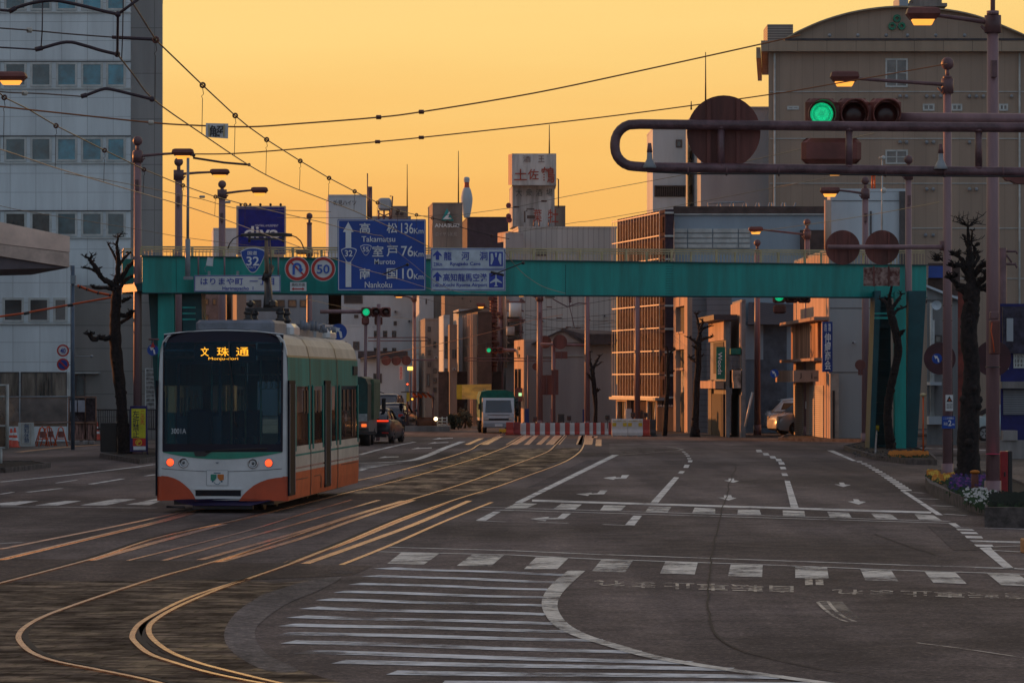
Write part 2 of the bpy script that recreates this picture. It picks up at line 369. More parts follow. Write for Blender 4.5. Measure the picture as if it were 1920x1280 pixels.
def setts(name, c, gl, rough=.42, sk=.45):
    "worn granite setts set across the track, dark joints, glint streaks put into the colour"
    m=bpy.data.materials.new(name); m.use_nodes=True; n=m.node_tree.nodes; l=m.node_tree.links; b=n['Principled BSDF']
    t=n.new('ShaderNodeTexCoord'); mp=n.new('ShaderNodeMapping'); mp.inputs['Rotation'].default_value=(0,0,R(8)); l.new(t.outputs['Object'],mp.inputs[0])
    wz=n.new('ShaderNodeTexNoise'); wz.inputs['Scale'].default_value=1.7; l.new(mp.outputs[0],wz.inputs['Vector'])
    av=n.new('ShaderNodeVectorMath'); av.operation='MULTIPLY_ADD'; av.inputs[1].default_value=(.12,.12,0); l.new(wz.outputs['Color'],av.inputs[0]); l.new(mp.outputs[0],av.inputs[2])
    k=n.new('ShaderNodeTexBrick'); k.inputs['Scale'].default_value=1; k.inputs['Brick Width'].default_value=.42; k.inputs['Row Height'].default_value=.30; k.inputs['Mortar Size'].default_value=.03; k.inputs['Mortar Smooth'].default_value=.5
    k.inputs['Color1'].default_value=(*c,1); k.inputs['Color2'].default_value=(*[v*.55 for v in c],1); k.inputs['Mortar'].default_value=(*[v*.2 for v in c],1); l.new(av.outputs[0],k.inputs['Vector'])
    z=n.new('ShaderNodeTexNoise'); z.inputs['Scale'].default_value=.9; z.inputs['Detail'].default_value=8; z.inputs['Roughness'].default_value=.7; l.new(mp.outputs[0],z.inputs['Vector'])
    r=ramp([(.38,(.45,.42,.42)),(.62,(1.15,1.1,1.05))],z.outputs['Fac'],n,l)
    q=n.new('ShaderNodeMixRGB'); q.blend_type='MULTIPLY'; q.inputs[0].default_value=1; l.new(k.outputs[0],q.inputs[1]); l.new(r.outputs[0],q.inputs[2]); l.new(q.outputs[0],b.inputs['Base Color'])
    b.inputs['Specular IOR Level'].default_value=gl; b.inputs['Specular Tint'].default_value=(1,.60,.48,1)
    mp3=n.new('ShaderNodeMapping'); mp3.inputs['Scale'].default_value=(1.0,sk,1); mp3.inputs['Rotation'].default_value=(0,0,R(4)); l.new(t.outputs['Object'],mp3.inputs[0])
    z3=n.new('ShaderNodeTexNoise'); z3.inputs['Scale'].default_value=1.1; z3.inputs['Detail'].default_value=7; z3.inputs['Roughness'].default_value=.72; l.new(mp3.outputs[0],z3.inputs['Vector'])
    rr=n.new('ShaderNodeMapRange'); rr.inputs['From Min'].default_value=.38; rr.inputs['From Max'].default_value=.62; rr.inputs['To Min'].default_value=rough-.12; rr.inputs['To Max'].default_value=min(1,rough+.38); l.new(z3.outputs['Fac'],rr.inputs['Value']); l.new(rr.outputs[0],b.inputs['Roughness'])
    r4=ramp([(.38,(1.6,1.35,1.2)),(.48,(.8,.78,.78)),(.57,(.22,.21,.22))],z3.outputs['Fac'],n,l)  # warm glint streaks painted into the stone colour
    q4=n.new('ShaderNodeMixRGB'); q4.blend_type='MULTIPLY'; q4.inputs[0].default_value=1; l.new(q.outputs[0],q4.inputs[1]); l.new(r4.outputs[0],q4.inputs[2]); l.new(q4.outputs[0],b.inputs['Base Color'])
    z2=n.new('ShaderNodeTexNoise'); z2.inputs['Scale'].default_value=5; z2.inputs['Detail'].default_value=6; l.new(t.outputs['Object'],z2.inputs['Vector'])
    mm=n.new('ShaderNodeMath'); mm.operation='MULTIPLY_ADD'; mm.inputs[1].default_value=.6; l.new(z2.outputs['Fac'],mm.inputs[0]); l.new(k.outputs['Fac'],mm.inputs[2])
    iv=n.new('ShaderNodeMath'); iv.operation='MULTIPLY'; iv.inputs[1].default_value=-1; l.new(k.outputs['Fac'],iv.inputs[0])
    s2=n.new('ShaderNodeMath'); s2.operation='MULTIPLY_ADD'; s2.inputs[1].default_value=.8; l.new(z2.outputs['Fac'],s2.inputs[0]); l.new(iv.outputs[0],s2.inputs[2])
    bp=n.new('ShaderNodeBump'); bp.inputs['Strength'].default_value=.9; bp.inputs['Distance'].default_value=.03; l.new(s2.outputs[0],bp.inputs['Height']); l.new(bp.outputs[0],b.inputs['Normal'])
    return m
M['setts']=setts('granite_setts',(.19,.135,.12),.22,.48)
M['settsn']=setts('granite_setts_worn',(.105,.085,.08),.25,.55,1.6)

g=MB(); xs=[-1500,-60,-20,0,20,60,1500]; ys=[-60,40,100,200,400,3500]
for i in range(len(xs)-1):
    for j in range(len(ys)-1): g.poly([(xs[i],ys[j],0),(xs[i+1],ys[j],0),(xs[i+1],ys[j+1],0),(xs[i],ys[j+1],0)])
struct('ground', g, M['asph'])
def sheet(name, pts, m, z=.004): return struct(name, MB().poly([G(x,y,z) for x,y in pts]), m)
def ribbon_pts(pts, wd, z, wd2=None):
    q=[G(x,y,z) for x,y in pts]; L_=[];R_=[]
    n=len(q)
    for i,p in enumerate(q):
        d=(q[min(i+1,n-1)]-q[max(i-1,0)]).normalized(); s=Vector((d.y,-d.x,0)); ww=wd if wd2 is None else wd+(wd2-wd)*i/(n-1)
        L_.append(p-s*ww/2); R_.append(p+s*ww/2)
    return L_,R_
def smooth(pts, k=8):
    "Catmull-Rom through the pixel points"
    out=[]; n=len(pts)
    for i in range(n-1):
        p0,p1,p2,p3=pts[max(i-1,0)],pts[i],pts[i+1],pts[min(i+2,n-1)]
        for j in range(k):
            t=j/k; out.append(tuple(.5*((2*b)+(-a+c)*t+(2*a-5*b+4*c-d)*t*t+(-a+3*b-3*c+d)*t**3) for a,b,c,d in zip(p0,p1,p2,p3)))
    out.append(pts[-1]); return out
def line(mb, pts, wd=.15, z=.008, sm=False, wd2=None):
    if sm: pts=smooth(pts)
    a,b=ribbon_pts(pts,wd,z,wd2); n=len(a)
    mb.add(a+b,[(i,i+1,n+i+1,n+i) for i in range(n-1)])
def quad(mb, pts, z=.008): mb.poly([G(x,y,z) for x,y in pts])
def A2(pts): return [(x/2,880+y/2) for x,y in pts]          # crop scales used while measuring the photograph
def B2(pts): return [(960+x/2,880+y/2) for x,y in pts]
def C3(pts): return [(640+x/2.909,780+y/2.909) for x,y in pts]
def D4(pts): return [(1500+x/4,760+y/4) for x,y in pts]

# surfaces between and beside the tracks
sheet('sett_paving', [(655,924),(760,890),(836,866),(905,842),(1092,839),(1085,852),(1040,868),(980,893),(905,925),(830,932),(760,926)], M['setts'])
sheet('road_patch', [(560,930),(655,924),(905,928),(870,938),(560,952)], M['asph_new'],.0045)
sheet('road_patch', [(0,1046),(330,1051),(700,1060),(660,1078),(470,1086),(0,1090)], M['asph_new'],.0048)
struct('sett_paving', MB().poly([G(x,y,.0042) for x,y in smooth([(0,1092),(200,1085),(460,1088),(520,1092),(640,1085),(560,1110),(500,1140),(462,1175),(480,1215),(560,1255),(640,1290),(300,1300),(-60,1300),(-60,1092)],3)]), M['settsn'])
struct('road_patch', MB().poly([G(x,y,.006) for x,y in smooth([(560,1092),(640,1080),(600,1105),(540,1130),(490,1165),(478,1190),(500,1225),(560,1256),(500,1256),(440,1225),(420,1190),(440,1150),(490,1115)],4)]), asphalt('grey_patch',(.19,.17,.165),sp=9))
sheet('road_patch', D4([(950,900),(1160,915),(1380,1085),(1150,1085),(1040,980)]), M['asph_dark'],.0046)
sheet('road_patch', [(985,915),(1050,905),(1125,862),(1100,862)], M['asph_dark'],.0049)
for k,(px,py,rx,ry) in enumerate([(833,854,13,2.5),(786,866,10,2),(642,1072,22,3),(535,1065,30,2)]):
    struct('oil_stain', MB().poly([G(px+rx*math.cos(a*.5236)*(1+.2*math.sin(a*2.1+k)),py+ry*math.sin(a*.5236),.0075) for a in range(12)]), M['asph_dark'])
# pavements
sheet('pavement', [(1140,822),(1460,826),(1700,828),(1960,836),(1960,770),(1140,790)], M['pave'],.003)
sheet('pavement', [(-40,850),(60,850),(190,832),(295,834),(295,790),(-40,800)], M['pave'],.003)
sheet('pavement', [(750,806),(1140,808),(1140,790),(700,790)], M['pave'],.003)
sheet('pavement', [(1760,960),(1960,975),(1960,860),(1760,850),(1735,880)], M['pave'],.003)

M['mk']=paint('road_paint',(.76,.74,.70),.43,7)
M['mkw']=paint('road_paint_worn',(.72,.69,.63),.475,6,lo=.15)
M['mkf']=paint('road_paint_faint',(.66,.58,.48),.495,8,stretch=(1,.5,1))
M['mkh']=paint('hatch_paint',(.68,.72,.76),.465,6,stretch=(.6,1.5,1),lo=.05)
M['glint_strip']=mat('track_edge_glint',(.90,.46,.32),.24,.7,var=.35,vs=4,spec=1.0)  # orange sunset glint put into the colour of the rail-side strips
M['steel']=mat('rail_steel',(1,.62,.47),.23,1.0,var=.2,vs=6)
M['groove']=mat('rail_groove',(.02,.014,.012),.8)

# crosswalks
mb=MB()
for q in ([A2([(1505,310),(1650,312),(1590,355),(1452,352)]),A2([(1770,318),(1890,320),(1840,362),(1712,360)])]+
          [B2(p) for p in ([(90,328),(215,328),(170,372),(45,372)],[(335,337),(455,337),(425,384),(300,380)],[(575,345),(697,348),(685,392),(555,388)],[(820,355),(940,357),(938,402),(810,398)],
           [(1062,362),(1182,366),(1188,408),(1062,405)],[(1305,370),(1420,374),(1448,417),(1325,414)],[(1545,379),(1660,382),(1705,427),(1580,423)],[(1780,387),(1900,392),(1960,437),(1835,432)])]): quad(mb,q)
struct('crosswalk', mb, M['mkw'])
mb=MB()
for p in ([(15,125),(95,127),(45,148),(-30,147)],[(185,127),(262,130),(235,150),(155,147)],[(345,132),(428,134),(408,154),(330,152)],[(515,138),(597,140),(583,160),(500,157)],[(685,142),(762,146),(762,164),(675,162)],
          [(848,147),(928,150),(935,169),(845,167)],[(1015,152),(1096,155),(1100,174),(1016,172)],[(1182,157),(1262,161),(1275,181),(1192,178)],[(1345,163),(1420,166),(1447,186),(1365,183)],[(1510,167),(1580,170),(1615,192),(1528,188)]): quad(mb,B2(p))
struct('crosswalk', mb, M['mkw'])
mb=MB()
for p in ([(0,125),(75,118),(145,117),(60,133),(0,133)],[(185,125),(245,117),(305,117),(215,134),(130,134)],[(345,125),(430,110),(510,110),(400,133),(300,133)],[(520,122),(590,108),(600,118),(560,133),(470,131)]): quad(mb,A2(p))
struct('crosswalk', mb, M['mk'])
# lines
mb=MB()
line(mb,A2([(1460,290),(1920,303)])+B2([(300,316),(900,337),(1500,358),(1890,369)]),.13)
line(mb,A2([(1420,307),(1920,319)])+B2([(300,334),(900,354),(1500,378),(1960,392)]),.13)
line(mb,B2([(0,143),(1640,193)]),.14); line(mb,B2([(-60,150),(1640,200)]),.14)
line(mb,A2([(0,138),(590,143)]),.16); line(mb,A2([(1800,140),(1925,143)]),.1); line(mb,A2([(1795,149),(1925,153)]),.1)
line(mb,[(0,1018),(44,1016)],.12)
line(mb,[(1830,1063),(1960,1067)],.16)
struct('crosswalk_edge_line', mb, M['mk'])
struct('stop_line', (lambda m_:(quad(m_,B2([(75,112),(1575,157),(1570,164),(75,119)])),m_)[1])(MB()), M['mk'])
mb=MB()
quad(mb,C3([(945,470),(985,472),(1515,210),(1478,210)]))
quad(mb,C3([(1682,475),(1725,475),(1843,333),(1815,330)]))
for p in ([(1835,310),(1862,313),(1874,300),(1848,298)],[(1865,280),(1892,281),(1900,265),(1873,264)],[(1890,250),(1913,250),(1916,240),(1892,239)],[(1888,233),(1908,233),(1908,228),(1886,228)],[(1882,219),(1902,219),(1898,213),(1876,213)],[(1874,207),(1893,207),(1888,202),(1866,202)],[(1862,197),(1880,197),(1872,191),(1855,191)]): quad(mb,C3(p))
quad(mb,B2([(1045,140),(1075,143),(1042,42),(1022,40)]))
for x,y in ((1472,889),(1469,877),(1466,868),(1461,862),(1450,857),(1437,851),(1424,845)): quad(mb,[(x-5,y+2.4),(x+6,y+2.4),(x+3,y-2.4),(x-7,y-2.4)])
struct('lane_line', mb, M['mk'])
mb=MB()
quad(mb,D4([(200,335),(250,335),(425,415),(395,415)])); quad(mb,D4([(750,635),(790,638),(1075,822),(1025,820)]))
for i in range(15):
    t=i/14; x=430+(760-430)*t**.85; y=420+(632-420)*t; wdt=40+40*t; h=3+3*t; quad(mb,D4([(x,y+h),(x+wdt,y+h),(x+wdt-8,y-h),(x-8,y-h)]))
for p in ([(1110,880),(1165,880),(1215,915),(1170,915)],[(1170,921),(1290,925),(1310,937),(1185,934)],[(1200,945),(1320,948),(1340,962),(1215,960)],[(1235,975),(1360,978),(1375,995),(1250,992)],[(1270,1008),(1660,1018),(1665,1030),(1300,1022)],[(1305,1040),(1440,1042),(1455,1058),(1325,1056)],[(1345,1065),(1430,1060),(1450,1085),(1610,1222),(1530,1218)]): quad(mb,D4(p))
line(mb,D4([(1425,1082),(1700,1098)]),.1); line(mb,D4([(1440,1058),(1700,1048)]),.08); line(mb,D4([(820,648),(930,655)]),.12); line(mb,D4([(880,695),(1040,702)]),.12); line(mb,D4([(985,748),(1150,755)]),.12); line(mb,D4([(1085,812),(1240,822)]),.12); line(mb,D4([(1210,913),(1700,925)]),.12)
struct('edge_line', mb, M['mk'])
# arrows facing the oncoming traffic
mb=MB()
for p in ([(292,576),(328,577),(338,590),(382,594),(325,609),(258,590),(300,590)],[(397,700),(437,702),(450,716),(495,721),(440,741),(357,718),(405,716)]): quad(mb,D4(p))
for p in ([(812,33),(833,33),(833,40),(852,42),(830,49),(795,40),(812,40)],[(795,95),(822,95),(824,103),(842,107),(812,115),(770,104),(795,104)],
          [(412,20),(440,20),(428,33),(385,34),(382,38),(342,31),(388,25),(390,29),(408,29)],[(330,78),(358,78),(345,92),(290,93),(285,98),(240,91),(300,86),(297,89),(320,88)],[(190,164),(222,164),(195,185),(130,187),(125,193),(68,184),(140,176),(135,181),(170,180)],
          [(455,172),(488,172),(458,210),(423,208)]): quad(mb,B2(p))
quad(mb,A2([(1850,157),(1878,157),(1820,192),(1784,190)]))
line(mb,B2([(340,205),(462,209)]),.1); line(mb,B2([(95,197),(210,200)]),.1); line(mb,A2([(1790,191),(1895,195)]),.1)
struct('lane_arrow', mb, M['mk'])
# chevron islands
mb=MB()
st=[((720,1064),(1067,1077)),((692,1078),(1054,1091)),((665,1093),(1044,1105)),((637,1108),(1036,1120)),((607,1123),(1031,1135)),((578,1139),(1030,1151)),((555,1155),(1045,1168)),((537,1170),(1078,1183)),((531,1186),(1125,1200)),((541,1202),(1195,1222)),((567,1221),(1290,1242)),((635,1240),(1370,1254)),((735,1260),(1465,1268)),((830,1279),(1520,1281)),((960,1298),(1560,1296))]
for i,(a,b) in enumerate(st):
    dx=(b[0]-a[0]); pts=[(a[0]+dx*k/6, a[1]+(b[1]-a[1])*k/6+(0.6*math.sin(k*1.3+i))) for k in range(7)]
    line(mb,pts,.45,.007,wd2=.36)
struct('chevron_marking', mb, M['mkh'])
mb=MB()
line(mb,smooth([(1086,1069),(1062,1090),(1042,1110),(1032,1130),(1036,1150),(1055,1172),(1092,1191),(1150,1209),(1220,1229),(1300,1244),(1380,1256),(1500,1273),(1600,1287)],8),.17,.011)
line(mb,smooth([(1070,1069),(1045,1090),(1028,1110),(1022,1130),(1028,1150),(1048,1172)],8),.08,.0128)
struct('chevron_edge_line', mb, M['mkw'])
mb=MB()
for i in range(9):
    y=150+i*7.2; x1=1860-abs(y-178)*6 if y<180 else 1840-(y-180)*12; line(mb,C3([(1462,y+2),(max(1480,x1-60),y+2)]),.30,.0075)
line(mb,C3([(1462,152),(1760,162),(1845,176),(1860,182),(1800,190),(1515,210)]),.14,.009)
struct('chevron_marking', mb, paint('chevron_far',(.42,.38,.33),.47,5))
# left carriageway
mb=MB()
line(mb,[(0,903),(120,891),(255,875),(290,870)],.16); line(mb,[(170,907),(230,897)],.15); line(mb,[(52,922),(115,915)],.15); line(mb,[(272,892),(292,889)],.15); line(mb,[(0,926),(25,922)],.1)
line(mb,[(105,905),(145,899)],.08)
line(mb,C3([(100,255),(260,250),(390,238),(480,210),(560,175),(660,138)]),.28,sm=True); line(mb,C3([(100,210),(180,188),(320,155),(400,140)]),.18)
for x,y in ((200,228),(380,180),(470,150),(495,127)): quad(mb,C3([(x,y),(x+40,y-10),(x+50,y-7),(x+115,y-10),(x+112,y-6),(x+60,y-4)]))
for i in range(6): line(mb,C3([(100,262+i*7),(330-i*35,255+i*5)]),.12)
line(mb,[(725,832),(850,829)],.1); line(mb,[(810,823),(838,823)],.12)
struct('lane_line', mb, M['mk'])
mb=MB(); line(mb,[(34,847),(60,844),(120,838),(190,833)],.35,.006); struct('kerb_line', mb, mat('orange_line',(.50,.25,.10),.6,var=.3,vs=5))
# faint marks in the near lanes
mb=MB(); line(mb,smooth([(1533,1128),(1548,1143),(1570,1158),(1590,1165)],4),.04,.009); line(mb,smooth([(1553,1127),(1566,1143),(1585,1157),(1604,1164)],4),.04,.009); line(mb,[(1533,1127),(1554,1126)],.05,.009); line(mb,[(1588,1165),(1605,1164)],.05,.009)
line(mb,[(1720,1204),(1735,1206),(1800,1214),(1920,1232)],.035,.009); line(mb,[(1516,1083),(1517,1096)],.1,.009); line(mb,[(1536,1084),(1537,1096)],.1,.009)
struct('lane_line', mb, M['mkf'])
mb=MB(); line(mb,[(1557,1127),(1573,1145),(1592,1160)],.28,.0082); struct('lane_line', mb, paint('ghost_paint',(.2,.18,.17),.53,8))
for (x0,x1,y0,y1,ym) in ((1112,1488,1084,1099,13),(1560,1930,1101,1112,11)):
    o=txt(None,'自転車止まれ',0,0,1,1,0,M['mkf'],bold=.02,name='road_lettering',flip=True,frame=(lambda x0,x1,y0,y1,h:(lambda u,t: G(x0+(x1-x0)*u, y0+(y1-y0)*u*.8+h*(1-t)+2, .0095)))(x0,x1,y0,y1,ym))
    tag(o,None,None,None,'structure')
# crack
mb=MB(); rnd=random.Random(3); pts=[(1377,868),(1379,880),(1368,905),(1362,930),(1352,960),(1343,1000),(1335,1040),(1331,1065),(1328,1090),(1327,1120),(1330,1150),(1334,1170),(1345,1192),(1370,1210),(1410,1224),(1470,1238),(1540,1252),(1620,1262)]
pts=[(x+rnd.uniform(-2.2,2.2),y) for x,y in smooth(pts,4)]; line(mb,pts,.022,.013)
struct('road_crack', mb, M['groove'])
for pp in ([(1180,1010),(1400,1017),(1700,1022)],[(1640,1000),(1700,1022),(1760,1040)],[(0,1092),(200,1088),(460,1086)]):
    mb=MB(); line(mb,[(x,y+rnd.uniform(-.6,.6)) for x,y in smooth(pp,6)],.02,.012); struct('road_crack', mb, M['groove'])

# concrete strips and far glint lines along the rails, glint put into the colour
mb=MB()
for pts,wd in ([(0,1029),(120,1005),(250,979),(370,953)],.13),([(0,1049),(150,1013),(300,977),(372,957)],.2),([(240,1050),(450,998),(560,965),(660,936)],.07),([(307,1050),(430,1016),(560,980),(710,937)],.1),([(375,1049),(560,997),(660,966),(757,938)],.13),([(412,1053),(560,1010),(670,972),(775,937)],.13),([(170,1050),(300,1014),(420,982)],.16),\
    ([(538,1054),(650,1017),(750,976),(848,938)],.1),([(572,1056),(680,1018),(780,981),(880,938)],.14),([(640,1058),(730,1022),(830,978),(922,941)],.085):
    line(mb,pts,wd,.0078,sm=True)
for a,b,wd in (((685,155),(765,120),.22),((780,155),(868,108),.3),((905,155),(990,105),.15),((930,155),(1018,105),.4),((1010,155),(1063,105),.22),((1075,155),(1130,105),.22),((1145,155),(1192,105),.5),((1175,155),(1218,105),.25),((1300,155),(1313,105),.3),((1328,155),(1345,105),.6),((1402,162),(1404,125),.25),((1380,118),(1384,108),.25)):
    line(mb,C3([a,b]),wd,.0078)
struct('track_edge_strip', mb, M['glint_strip'])

# rails: each one a steel ribbon with a real groove strip beside it
rails=[('steel rail nearest the left carriageway, running under the tram',[(-60,1062),(0,1047),(150,1012),(300,975),(372,954),(520,925),(674,899),(743,883),(832,859),(881,843),(898,833),(936,816),(975,800),(1010,790)]),
 ('steel rail under the tram nearest the middle of the road',[(-60,1108),(0,1092),(170,1047),(295,1007),(450,972),(560,945),(650,923),(709,909),(777,892),(881,862),(949,837),(984,816),(1010,803),(1040,790)]),
 ('long curving rail making the outermost bend at the bottom of the road',[(360,1295),(300,1279),(250,1267),(175,1252),(100,1237),(60,1222),(40,1205),(35,1190),(50,1172),(95,1149),(200,1112),(300,1080),(400,1052),(550,1004),(675,963),(800,927),(880,902),(949,876),(1021,849),(1041,834),(1058,816),(1072,803),(1085,790)]),
 ('curving rail beside the white chevron island',[(620,1300),(515,1277),(440,1259),(375,1242),(322,1222),(290,1200),(279,1182),(286,1165),(325,1140),(400,1107),(470,1082),(550,1054),(650,1014),(750,972),(850,937),(925,914),(984,893),(1052,868),(1083,850),(1094,835),(1098,816),(1103,803),(1108,790)]),
 ('short guard rail ending inside the bend beside the innermost rail',[(600,1300),(500,1281),(400,1261),(325,1240),(280,1224),(255,1204),(248,1190),(262,1168),(300,1145),(350,1121),(410,1100),(466,1084)])]
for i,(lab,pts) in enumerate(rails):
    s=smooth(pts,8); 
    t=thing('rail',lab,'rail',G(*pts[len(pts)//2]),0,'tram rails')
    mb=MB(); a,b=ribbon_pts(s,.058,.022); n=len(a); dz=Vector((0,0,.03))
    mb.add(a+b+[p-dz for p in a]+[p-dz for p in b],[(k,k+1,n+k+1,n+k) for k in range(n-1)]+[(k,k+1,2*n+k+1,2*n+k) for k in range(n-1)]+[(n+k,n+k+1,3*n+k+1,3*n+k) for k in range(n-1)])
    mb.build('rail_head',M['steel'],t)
    mb=MB(); s2=[(x,y) for x,y in s]; 
    q=[G(x,y,0) for x,y in s2]
    L_=[];R_=[]
    for k,p in enumerate(q):
        d=(q[min(k+1,n-1)]-q[max(k-1,0)]).normalized(); sv_=Vector((d.y,-d.x,0)); sgn=1 if i in (0,2) else -1
        if d.y<0: sgn=-sgn
        if i==4: sgn=-sgn
        L_.append(p+sv_*sgn*.036+Vector((0,0,.009))); R_.append(p+sv_*sgn*(.10)+Vector((0,0,.009)))
    mb.add(L_+R_,[(k,k+1,n+k+1,n+k) for k in range(n-1)]); mb.build('groove',M['groove'],t)

# ---------------------------------------------------------------- footbridge
gf=Face(267,116,1737,128)
bt=thing('footbridge','teal steel footbridge with cream railing spanning the whole road','footbridge',(*(gf.a+gf.b)/2,0))
def gz(px, py): return gf.z(px,py)
mb=MB()
zt0,zt1=gz(267,481),gz(1737,498); zb0,zb1=gz(267,548),gz(1737,557)
def girder(o0,o1,dt,db,mi=0):
    mb.hexa([gf.w(0,zb0+db,o1),gf.w(gf.len,zb1+db,o1),gf.w(gf.len,zb1+db,o0),gf.w(0,zb0+db,o0),gf.w(0,zt0+dt,o1),gf.w(gf.len,zt1+dt,o1),gf.w(gf.len,zt1+dt,o0),gf.w(0,zt0+dt,o0)],mi)
girder(-.03,0,0,0); 
mb.build('girder',M['teal'],bt)
mb=MB(); girder(-2.4,-2.37,0,0); mb.build('girder',M['teal'],bt)
mb=MB(); girder(-2.36,-.04,-.9,.05); mb.build('deck',M['teald'],bt)
mb=MB()
mb.hexa([gf.w(-.05,zt0+.002,.1),gf.w(gf.len+.05,zt1+.002,.1),gf.w(gf.len+.05,zt1+.002,-.12),gf.w(-.05,zt0+.002,-.12),gf.w(-.05,zt0+.035,.1),gf.w(gf.len+.05,zt1+.035,.1),gf.w(gf.len+.05,zt1+.035,-.12),gf.w(-.05,zt0+.035,-.12)])
mb.hexa([gf.w(0,zb0-.035,.1),gf.w(gf.len,zb1-.035,.1),gf.w(gf.len,zb1-.035,-.12),gf.w(0,zb0-.035,-.12),gf.w(0,zb0-.002,.1),gf.w(gf.len,zb1-.002,.1),gf.w(gf.len,zb1-.002,-.12),gf.w(0,zb0-.002,-.12)])
mb.build('flange',M['teald'],bt)
mb=MB()
u=gf.at(1248)
for sx_ in range(7):
    for k in range(13):
        z=zb0+(zt0-zb0)*(.06+.88*k/12); uu=u+.02+sx_*.045; mb.cyl(gf.w(uu,z,0),.013,-.02,'Y',6)
mb.build('rivet_splice',M['teald'],bt)
mb=MB()
for px in (330,420,1060,1640): u=gf.at(px); gf.fbox(mb,u,u+.015,zb0+.02,zt0-.06,.0,.008)
mb.build('web_seam',M['teald'],bt)
def zrail(u): 
    t=u/gf.len; return zt0+(zt1-zt0)*t+ (.36+.22*t)
for off,a,b in ((-.15,0,gf.len),(-2.25,0,gf.len)):
    mb=MB(); n=30
    for k in range(n):
        u0=a+(b-a)*k/n; u1=a+(b-a)*(k+1)/n
        for dz,h in ((0,.05),(-.09,.03)):
            z0,z1=zrail(u0)+dz,zrail(u1)+dz
            mb.hexa([gf.w(u0,z0-h,off+.03),gf.w(u1,z1-h,off+.03),gf.w(u1,z1-h,off-.03),gf.w(u0,z0-h,off-.03),gf.w(u0,z0,off+.03),gf.w(u1,z1,off+.03),gf.w(u1,z1,off-.03),gf.w(u0,z0,off-.03)])
    m2=int((b-a)/.13)
    for k in range(m2+1):
        u=a+(b-a)*k/m2; post=k%14==0; r=.035 if post else .006
        zt=zt0+(zt1-zt0)*u/gf.len; gf.fbox(mb,u-r,u+r,zt+.036,zrail(u)-(.05 if post else .1),off-r,off+r)
    mb.build('railing',M['cream'],bt)
# piers: web, flanges and stair behind
def pier(px0,px1,ybase,inner,outer,D):
    zt=gz(px0,549); mb=MB()
    a,b=P(px0,549,D),P(px1,549,D); zz=5.9
    mb.hexa([(a.x,D,0),(b.x,D,0),(b.x,D+.5,0),(a.x,D+.5,0),(a.x,D,zz),(b.x,D,zz),(b.x,D+.5,zz),(a.x,D+.5,zz)]); mb.build('pier',M['teal'],bt)
    for (xt0,xt1,xb0,xb1) in (inner,outer):
        f=MB(); p=[P(xt0,552,D+.6),P(xt1,552,D+.6),P(xb1,700,D+.6),P(xb0,700,D+.6)]
        q=[Vector((P(xb0,ybase,D+.6).x,D+.6,0)),Vector((P(xb1,ybase,D+.6).x,D+.6,0)),Vector((p[1].x,D+.6,5.95)),Vector((p[0].x,D+.6,5.95))]
        f.prism(q,(0,1.6,0)); f.build('stair_stringer',M['teald'],bt)
    xa,xb=P(inner[1],0,D).x,P(px0,0,D).x; x0,x1=min(xa,xb),max(xa,xb)
    for k in range(14): s=MB(); s.box(x0,x1,D+.9+k*.09,D+1.2+k*.09,.2+k*.4,.24+k*.4); s.build('stair_tread',M['teald'],bt)
    s=MB(); s.box(x0-.1,x1+.1,D+2.25,D+2.3,.0,5.9); s.build('stair_back_plate',M['teald'],bt)
pier(1678,1699,850,(1641,1652,1630,1640),(1704,1737,1698,1719),125.6)
pier(296,326,862,(277,297,298,306),(341,377,350,386),116.6)
mb=MB(); mb.prism([P(341,549,118.3),P(374,549,118.3),P(384,600,118.3),Vector((P(389,0,118.3).x,118.3,0)),Vector((P(341,0,118.3).x,118.3,0))],(0,.1,0)); mb.build('stair_shade_plate',M['teald'],bt)  # dark plate standing in for the shade within the stair
mb=MB(); mb.tube([P(375,552,118.1),P(385,600,118.1),P(389,640,118.1)],.04,6); mb.build('stair_handrail',M['cream'],bt)
for xa,xb,D_,ys_ in ((1640,1668,125.4,((586,589),(594,598))),(342,366,116.4,((575,578),(586,589),(597,600)))):
    for y0,y1 in ys_: mb=MB(); mb.box(P(xa,0,D_).x,P(xb,0,D_).x,D_,D_+.1,P(0,y1,D_).z,P(0,y0,D_).z); mb.build('cross_brace',M['teal'],bt)

# ---------------------------------------------------------------- signs
def board(mb,x0,y0,x1,y1,D,th=.05,mi=0,rc=0):
    a,b=P(x0,y1,D),P(x1,y0,D); 
    if rc:
        pts=[]; r=rc*D/F
        for cx_,cz_,a0 in ((b.x-r,b.z-r,0),(a.x+r,b.z-r,90),(a.x+r,a.z+r,180),(b.x-r,a.z+r,270)):
            for k in range(5): t=R(a0+k*22.5); pts.append((cx_+r*math.cos(t),D,cz_+r*math.sin(t)))
        return mb.prism(pts,(0,th,0),mi)
    return mb.box(a.x,b.x,D,D+th,a.z,b.z,mi)
def outline(mb,x0,y0,x1,y1,D,wpx,th=.01,mi=0):
    board(mb,x0,y0,x1,y0+wpx,D,th,mi); board(mb,x0,y1-wpx,x1,y1,D,th,mi); board(mb,x0,y0+wpx,x0+wpx,y1-wpx,D,th,mi); board(mb,x1-wpx,y0+wpx,x1,y1-wpx,D,th,mi)
def polypx(mb,pts,D,th=.012,mi=0): mb.prism([P(x,y,D) for x,y in pts],(0,th,0),mi)
def arc(cx_,cy_,r,a0,a1,n=12): return [(cx_+r*math.cos(R(a0+(a1-a0)*k/n)),cy_-r*math.sin(R(a0+(a1-a0)*k/n))) for k in range(n+1)]
